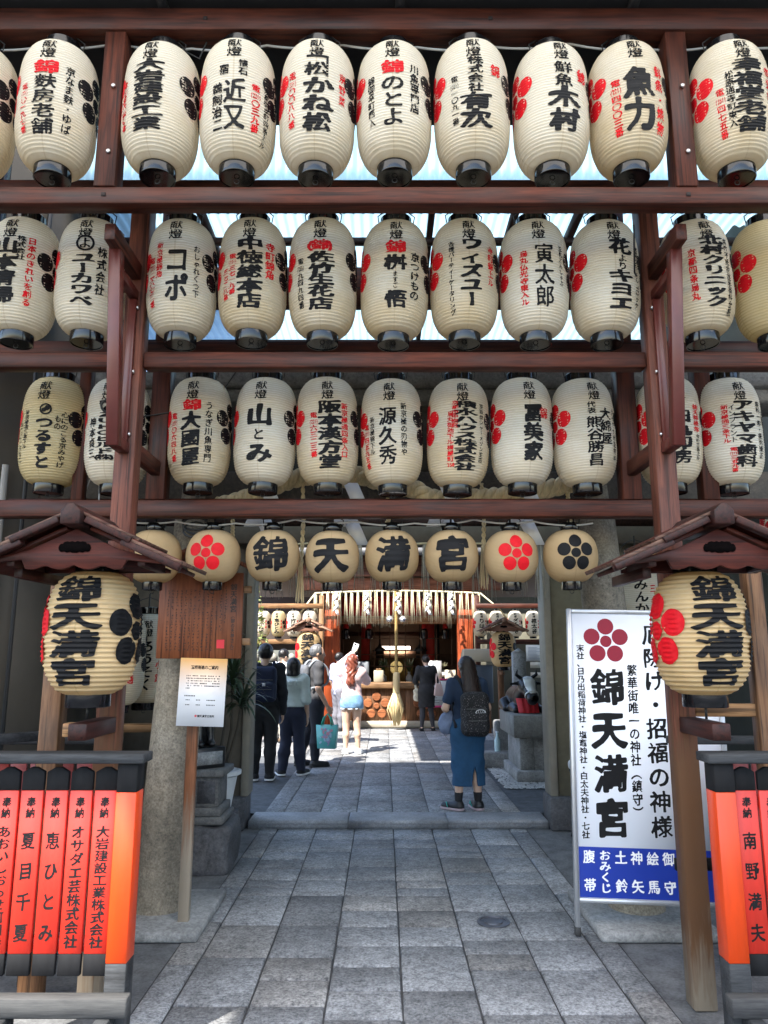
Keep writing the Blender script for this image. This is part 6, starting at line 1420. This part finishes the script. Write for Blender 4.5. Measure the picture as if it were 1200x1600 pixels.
P8.shoes(plain('black trainer', (.012, .012, .014), .5), plain('grey pink sole', (.36, .28, .30), .6), trim=plain('teal stripe', (.02, .28, .24), .5), tall=.058)
P8.hair(HAIRD, lambda q: smin([np.maximum(ell(q, (0, -.012, .016), (.056, .066, .062)), q[..., 1] - .030 - .4 * np.maximum(q[..., 2] - .02, 0)), np.maximum(cone(q, (.004, -.042, -.02), (.012, -.066, -.205), .058, .056, (1, .55, 1)), q[..., 1] - .012)], .02), lo=(-.10, -.14, -.29), hi=(.10, .09, .10))
SPK, tt, bb = nodes('black cloth with white flecks'); tc = N(tt, 'ShaderNodeTexCoord'); vo = N(tt, 'ShaderNodeTexNoise', i_Scale=95.0, i_Detail=2.0); tt.links.new(tc.outputs['Object'], vo.inputs[0])
rp = N(tt, 'ShaderNodeMapRange', i_1=.60, i_2=.66); tt.links.new(vo.outputs[0], rp.inputs[0]); cm = N(tt, 'ShaderNodeMix', data_type='RGBA'); tt.links.new(rp.outputs[0], cm.inputs[0]); cm.inputs[6].default_value = (.010, .009, .010, 1); cm.inputs[7].default_value = (.18, .16, .17, 1)
tt.links.new(cm.outputs[2], bb.inputs['Base Color']); bb.inputs['Roughness'].default_value = .8
def backpack(label, pr, w, h, d, zc, mat, y0, tilt=0, name='backpack', logo=None, strapm=None, dx=0.0):
    t = thing(name, label, 'backpack', (0, 0, 0)); t.location = pr.t.location; t.rotation_euler = pr.t.rotation_euler
    c = L((dx, y0 - d / 2, zc))
    pk = blob('bag_body', lambda p: smin([rbox(p, c, (w / 2, d / 2, h / 2), .07), rbox(p, c + L((0, -d * .42, -h * .18)), (w * .40, d * .22, h * .24), .03)], .015) + .003 * np.sin(p[..., 2] * 45 + p[..., 0] * 20), c - L((w / 2 + .05, d + .03, h / 2 + .05)), c + L((w / 2 + .05, d, h / 2 + .05)), .012, mat, t)
    for z, wd in ((.06, .9), (-.07, .8)): mb = MB(); mb.box(c[0] - w * wd * .4, c[0] + w * wd * .4, c[1] - d * (.52 if z > 0 else .66), c[1] - d * (.50 if z > 0 else .64), c[2] + z * h * 2, c[2] + z * h * 2 + .006); mb.build('zip', plain('grey zip', (.12, .12, .12), .5), t)
    for q in (1, -1):
        J, H = pr.J, pr.H; sx = q * .070 * H
        mb = MB(); pts = [(dx + sx * .8, y0 - .02, c[2] + h * .42), (sx, J['sho' + 'R'][1] - .01, J['shoR'][2] + .052 * H), (sx * 1.05, J['shoR'][1] + .095 * H, J['shoR'][2] - .02 * H), (sx * 1.15, J['shoR'][1] + .085 * H, J['shoR'][2] - .14 * H), (sx * 1.35, y0 - .01, c[2] - h * .3)]
        Q = [Vector(p) for p in pts]; sm = []
        for i in range(len(Q) - 1):
            p0, p1, p2, p3 = Q[max(i - 1, 0)], Q[i], Q[i + 1], Q[min(i + 2, len(Q) - 1)]
            for k in range(6): u = k / 6; sm.append(.5 * ((2 * p1) + (p2 - p0) * u + (2 * p0 - 5 * p1 + 4 * p2 - p3) * u * u + (3 * p1 - p0 - 3 * p2 + p3) * u ** 3))
        sm.append(Q[-1]); mb.tube(sm, .017, 8); mb.build('shoulder_strap', strapm or mat, t, smooth=1.5)
    if logo: logo(t, c, w, h, d)
    return t
def skate_logo(t, c, w, h, d):
    mb = MB(); y = c[1] - d * .5 - .012
    pts = [(-.055, -.008), (-.04, .016), (-.01, .026), (.03, .024), (.055, .010), (.058, -.012), (.02, -.006), (.0, -.024), (-.035, -.026)]
    n = len(pts); inn = [(x * .8, z * .72) for x, z in pts]; cx, cz = c[0] + .035, c[2] + h * .06
    v = [(cx + x, y, cz + z) for x, z in pts] + [(cx + x, y, cz + z) for x, z in inn]
    mb.add(v, [(i, (i + 1) % n, n + (i + 1) % n, n + i) for i in range(n)])
    for x in (-.025, -.005, .015, .035): mb.bar((cx + x, y, cz - .012), (cx + x + .006, y, cz + .012), .004, .002, up=(0, 1, 0))
    mb.build('white_mark', plain('white print', (.62, .62, .64), .6), t)
backpack('black backpack with white flecks and a small white mark', P8, .30, .45, .15, .97, SPK, -.085, logo=skate_logo, strapm=BLKC, dx=.045)
t = strap_bag('shoulder_bag', 'crumpled blue grey cloth bag at the hip of the woman in the long skirt', 'bag', P8.t.location, 8, lambda p: smin([ell(p, (-.215, .05, .86), (.085, .06, .115)), ell(p, (-.17, .06, .93), (.05, .05, .06))], .04) + .008 * np.sin(40 * p[..., 2] + 30 * p[..., 1]) * np.sin(34 * p[..., 0]), (-.33, -.04, .72), (-.09, .14, 1.02), cloth('blue grey bag cloth', (.16, .20, .30), .3, 10))
mb = MB(); mb.tube([(-.17, .06, .96), (-.155, .11, 1.1), (-.10, .10, 1.25), (-.04, .02, 1.30)], .012, 6); mb.build('bag_strap', NAVY, t)

# man with navy backpack at the left jamb
lc = place(409, 1219); P1 = Person('man in black with a navy backpack standing by the left gate jamb', (lc[0], lc[1], CZ + .002), 3, 1.71, SKIN, J=dict(hed=(.004, .012, .925)), head=(-12, 2)); P1.body()
P1.shirt(cloth('black jumper cloth', (.009, .011, .016)), hem=.46, sleeve=1.95, g=.020); P1.trousers(BLKC, g=.020); P1.shoes(BLKC, WSOLE)
P1.hair(HAIRB, lambda q: cap_hair(q, -.045, .026, 1.08))
backpack('navy backpack with a tiny white tag on the man in black', P1, .31, .45, .17, 1.20, cloth('navy pack cloth', (.008, .014, .040)), -.10, logo=lambda t, c, w, h, d: MB().box(c[0] - .02, c[0] + .02, c[1] - d * .66, c[1] - d * .64, c[2] - .02, c[2] + .02).build('white_tag', plain('white print', (1, 1, 1)), t), dx=.02)
# woman with bobbed hair, pale mint blouse, navy trousers
lc = place(455, 1211); P2 = Person('woman with a black bob, pale mint blouse and navy trousers', (lc[0], lc[1], CZ + .002), -6, 1.53, SKIN, True, J=dict(ankL=(-.075, -.03, .045), toeL=(-.13, .055, .016), ankR=(.085, -.0, .045), toeR=(.12, .08, .016), kneR=(.062, .0, .28)), head=(0, 0)); P2.body()
MINT = cloth('mint blouse cloth', (.52, .60, .57)); P2.shirt(MINT, 'blouse', hem=.575, sleeve=1.0, g=.024)
P2.shell('collar', lambda p: np.maximum(cone(p, P2.J['nec'] - L((0, .0, .005)), P2.J['che'] + L((0, 0, .10)), .05, .165, (1, .78, 1)) + .008 * np.sin(22 * np.arctan2(p[..., 0], p[..., 1] + .01)), -(cone(p, P2.J['nec'] + L((0, 0, .08)), P2.J['nec'] - L((0, 0, .03)), .058, .052))), cloth('pale collar cloth', (.56, .64, .62)), z0=.755, z1=.855, wr=.001)
P2.trousers(NAVY, g=.020, flare=.030); P2.shoes(BLKC, WSOLE)
P2.hair(HAIRB, lambda q: np.maximum(smin([ell(q, (0, -.010, .014), (.060, .068, .064)), cone(q, (0, -.014, .0), (0, -.016, -.062), .060, .062, (1, .95, 1))], .02), np.maximum(-.086 - q[..., 2], (q[..., 1] - .026) - .4 * np.maximum(q[..., 2] - .03, 0))), lo=(-.1, -.12, -.12), hi=(.1, .1, .1))
t = strap_bag('shoulder_bag', 'black shoulder bag hanging at the left side of the woman with the bob', 'bag', P2.t.location, -6, lambda p: rbox(p, (-.225, -.03, .90), (.055, .11, .12), .04), (-.32, -.18, .74), (-.13, .12, 1.06), BLKC)
mb = MB(); mb.tube([(-.21, -.06, .99), (-.165, -.085, 1.15), (-.11, -.05, 1.305), (-.10, .03, 1.30), (-.17, .08, 1.12), (-.21, .05, .99)], .014, 6); mb.build('bag_strap', BLKC, t)
# man in grey tee turned to the right, grey backpack, turquoise tote
lc = place(489, 1197); P3 = Person('man in charcoal tee and black trousers facing right with a turquoise tote', (lc[0], lc[1], CZ + .002), -62, 1.72, SKIN2, J=dict(wriR=(.150, .06, .485), hed=(0, .030, .922), nec=(0, .008, .845), ankL=(-.06, -.10, .05), kneL=(-.05, -.03, .28), toeL=(-.066, -.01, .016)), head=(-20, 4)); P3.curl = {'R': 1.3}; P3.body()
P3.shirt(cloth('charcoal tee cloth', (.045, .045, .050)), hem=.50, sleeve=.72, g=.022); P3.trousers(cloth('dark trousers cloth', (.010, .012, .020)), g=.022, bottom=.05); P3.shoes(plain('black boot', (.012, .012, .013), .5), plain('black rubber', (.015, .015, .015), .6), tall=.075, g=.016)
P3.hair(HAIRG, lambda q: cap_hair(q, -.030, .020, 1.04))
backpack('slim grey backpack on the man in the charcoal tee', P3, .27, .42, .12, 1.22, cloth('grey pack cloth', (.10, .105, .12), .4, 20), -.105, strapm=cloth('pale grey strap', (.22, .24, .27)))
lc3 = Matrix.Rotation(R(-62), 3, 'Z') @ Vector((P3.J['wriR'] + L((0, .0, -.10)))) + P3.t.location
t = thing('tote_bag', 'turquoise tote bag with a pastel print held by the man in the charcoal tee', 'bag', (lc3.x, lc3.y, lc3.z - .47), R(-12))
TURQ = plain('turquoise plastic cloth', (.10, .42, .42), .4, var=.15, scale=9)
mb = MB(); v = []
mb.add([(-.13, -.055, 0), (.13, -.055, 0), (.13, .055, 0), (-.13, .055, 0), (-.155, -.05, .33), (.155, -.05, .33), (.155, .05, .33), (-.155, .05, .33), (-.145, -.04, .32), (.145, -.04, .32), (.145, .04, .32), (-.145, .04, .32)], [(3, 2, 1, 0), (0, 1, 5, 4), (1, 2, 6, 5), (2, 3, 7, 6), (3, 0, 4, 7), (4, 5, 9, 8), (5, 6, 10, 9), (6, 7, 11, 10), (7, 4, 8, 11), (8, 9, 10, 11)]); mb.build('bag_body', TURQ, t, bevel=.008)
for y in (-.05, .05): mb = MB(); mb.tube([(-.075, y, .32), (-.05, y * .6, .42), (0, 0, .475), (.05, y * .6, .42), (.075, y, .32)], .011, 6); mb.build('handle', plain('green handle', (.02, .35, .26), .5), t)
wr = Writing(); r_ = random.Random(6)
for k in range(26): wr.disc(r_.uniform(-.085, .085), r_.uniform(.06, .27), r_.uniform(.012, .032), r_.uniform(.008, .026), k % 3, 1, 10, r_.uniform(0, 3))
zz2 = {0: -.0585, 1: -.0595, 2: -.0605}; Vz = np.zeros(sum(len(v) for v in wr.mb.v))
for fc, mi in zip(wr.mb.f, wr.mb.m):
    for i in fc: Vz[i] = zz2[mi]
wr.build('pastel_print', lambda V: np.column_stack([V[:, 0], Vz - .0, V[:, 1]]), [plain('lilac print', (.32, .30, .50), .5), plain('pale blue print', (.32, .50, .62), .5), plain('rose print', (.5, .25, .32), .5)], t)
# man in white shirt behind
lc = place(436, 1160); P4 = Person('man in a loose white shirt looking down behind the woman with the bob', (lc[0], lc[1], CZ + .002), -38, 1.66, SKIN, lean=5, head=(-8, 22)); P4.body()
P4.shirt(cloth('white shirt cloth', (.72, .72, .72)), hem=.46, sleeve=1.9, g=.028); P4.trousers(cloth('beige trousers cloth', (.42, .38, .32)), g=.022); P4.shoes(plain('brown shoe', (.10, .06, .03), .5), BLKC)
P4.hair(HAIRB, lambda q: cap_hair(q, -.030, .024, 1.06))
# woman with long red-brown hair raising a phone
lc = place(549, 1178); P5 = Person('woman with long red brown hair, pink top and denim shorts raising a phone', (lc[0], lc[1], CZ + .002), 6, 1.58, SKIN, True,
    J=dict(elbR=(.160, .07, .72), wriR=(.07, .15, .745), elbL=(-.115, .085, .885), wriL=(.020, .14, 1.005), ankL=(-.06, -.01, .045), ankR=(.07, 0, .045), toeR=(.10, .08, .016), toeL=(-.05, .09, .016)), head=(0, -6)); P5.curl = {'L': 1.0, 'R': .6}; P5.body()
P5.shirt(cloth('pale pink top cloth', (.66, .46, .46), .12), hem=.535, sleeve=1.9, g=.024); DNM = cloth('light denim', (.16, .30, .48), .3, 30)
P5.skirt(DNM, .455, .092, .114, 'denim_shorts', top=.59, yk=.74); P5.shoes(plain('white trainer', (.70, .70, .70), .6), WSOLE, tall=.055)
P5.shell('frayed_hem', lambda p: np.abs(cone(p, (P5.J['pel'][0], P5.J['pel'][1], .59 * 1.58), (P5.J['pel'][0], P5.J['pel'][1] + .004, .455 * 1.58), .092 * 1.58, .114 * 1.58, (1, .74, 1))) - .006 + .006 * np.sin(60 * p[..., 0] + 50 * p[..., 1]), cloth('frayed white denim', (.6, .66, .7)), z0=.440, z1=.456, wr=.0, h=.009)
P5.hair(HAIRR, lambda q: smin([np.maximum(ell(q, (0, -.012, .016), (.056, .066, .062)), q[..., 1] - .026 - .4 * np.maximum(q[..., 2] - .02, 0)), np.maximum(cone(q, (.0, -.040, -.01), (-.014, -.094, -.200), .062, .046, (1, .6, 1)), q[..., 1] - .014)], .02) + .0025 * np.sin(q[..., 2] * 60 + 40 * q[..., 0]) + .003 * np.sin(q[..., 0] * 130 + 5 * np.sin(q[..., 2] * 30)), lo=(-.11, -.17, -.30), hi=(.11, .09, .10))
ph = P5.J['wriL'] + L((.04, .03, .095)); t = thing('phone', 'pale phone held up above the head of the woman with red brown hair', 'phone', (0, 0, 0)); pv = Matrix.Rotation(R(6), 3, 'Z') @ Vector(ph) + P5.t.location; t.location = pv; t.rotation_euler = (R(-14), R(18), R(6))
mb = MB(); mb.box(-.045, .045, -.005, .005, -.075, .075); mb.build('case', plain('pale phone case', (.68, .68, .70), .3), t, bevel=.006, seg=2); mb = MB(); mb.box(-.035, -.008, -.0085, -.0052, .035, .065); mb.build('camera_bump', LACQ, t); mb = MB(); mb.box(-.04, .04, .0052, .0062, -.07, .07); mb.build('screen', LACQ, t)
t = thing('sunglasses', 'white framed sunglasses pushed up on the red brown hair', 'sunglasses', P5.t.location, R(6))
mb = MB(); c_ = P5.J['hed'] + L((.0, -.0, .092 * 1.0)); mb.tube([c_ + L((.085 * math.sin(a), .06 * math.cos(a), .012 - .02 * abs(math.sin(a)))) for a in np.linspace(-1.7, 1.7, 15)], .010, 6); mb.build('frame', plain('white print', (1, 1, 1)), t)
# person half hidden behind the pillar
lc = place(529, 1142); P6 = Person('person in lilac shirt and grey trousers half hidden behind the woman with red brown hair', (lc[0], lc[1], CZ + .002), -50, 1.60, SKIN, head=(0, 10)); P6.body()
P6.shirt(cloth('lilac shirt cloth', (.36, .38, .55)), hem=.46, sleeve=.8, g=.024); P6.trousers(cloth('grey trousers cloth', (.16, .16, .19)), g=.022); P6.shoes(BLKC, BLKC); P6.hair(HAIRB, lambda q: cap_hair(q, -.04, .022, 1.08))
# woman in black suit at the counter
lc = place(667, 1142); P7 = Person('woman in a black skirt suit standing at the offering counter', (lc[0], lc[1], CZ + .002), 8, 1.55, SKIN, True, lean=3, J=dict(elbL=(-.15, .03, .65), wriL=(-.10, .14, .60), elbR=(.14, .03, .65), wriR=(.08, .15, .60), ankR=(.085, 0, .045), toeR=(.10, .08, .016), ankL=(-.07, 0, .045)), head=(0, 24)); P7.body()
P7.shirt(cloth('black suit cloth', (.012, .012, .014)), 'jacket', hem=.52, sleeve=1.9, g=.020); P7.skirt(cloth('black suit cloth', (0, 0, 0)), .31, .092, .112, yk=.72)
for k in 'RL': P7.shell('stocking', lambda p, k=k: P7.leg(p, k, .004), cloth('grey black stocking', (.035, .035, .042), .1), z0=.03, z1=.36, lo=(-.13 if k == 'L' else .005, -.1, 0), hi=(-.005 if k == 'L' else .14, .14, .4), wr=0)
P7.shoes(LACQ, BLKC, g=.006, tall=.04); P7.hair(HAIRB, lambda q: smin([cap_hair(q, -.05, .024, 1.05), ell(q, (0, -.066, .010), (.028, .026, .028))], .012))
P7.shell('white_collar', lambda p: np.maximum(cone(p, P7.J['nec'] - L((0, .01, .012)), P7.J['nec'] + L((0, .012, .014)), .062, .054, (1, .9, 1)), -cone(p, P7.J['nec'] - L((0, 0, .05)), P7.J['hed'], .047, .045)), plain('white print', (1, 1, 1)), z0=.835, z1=.858, wr=0, h=.008)
t = thing('handbag', 'pale pink handbag on the right arm of the woman in black', 'bag', (0, 0, 0)); t.location = P7.t.location; t.rotation_euler = (0, 0, R(8))
mb = MB(); mb.add([(.13, -.17, .72), (.36, -.10, .70), (.36, -.02, .70), (.13, -.07, .72), (.17, -.15, .98), (.31, -.11, .95), (.31, -.06, .95), (.17, -.09, .98)], [(3, 2, 1, 0), (4, 5, 6, 7), (0, 1, 5, 4), (1, 2, 6, 5), (2, 3, 7, 6), (3, 0, 4, 7)]); mb.build('bag_body', plain('pale pink leather', (.58, .42, .39), .5, var=.1, scale=7), t, bevel=.015, seg=2)
for y in (-.12, -.07): mb = MB(); mb.tube([(.19, y - .01, .97), (.19, y, 1.08), (.20, y + .01, 1.17), (.24, y, 1.10), (.285, y, .955)], .008, 6); mb.build('handle', plain('pale pink leather', (0, 0, 0)), t)
t = strap_bag('cloth_bag', 'cream cloth bag held in front of the woman in black', 'bag', P7.t.location, 8, lambda p: smin([rbox(p, (-.20, .12, .72), (.055, .07, .13), .04), ell(p, (-.20, .12, .90), (.03, .04, .07))], .03) + .006 * np.sin(50 * p[..., 2] + 40 * p[..., 0]), (-.3, .02, .56), (-.11, .23, 1.0), cloth('cream bag cloth', (.50, .46, .36), .2, 12))
bpy.data.objects.remove(_fo)
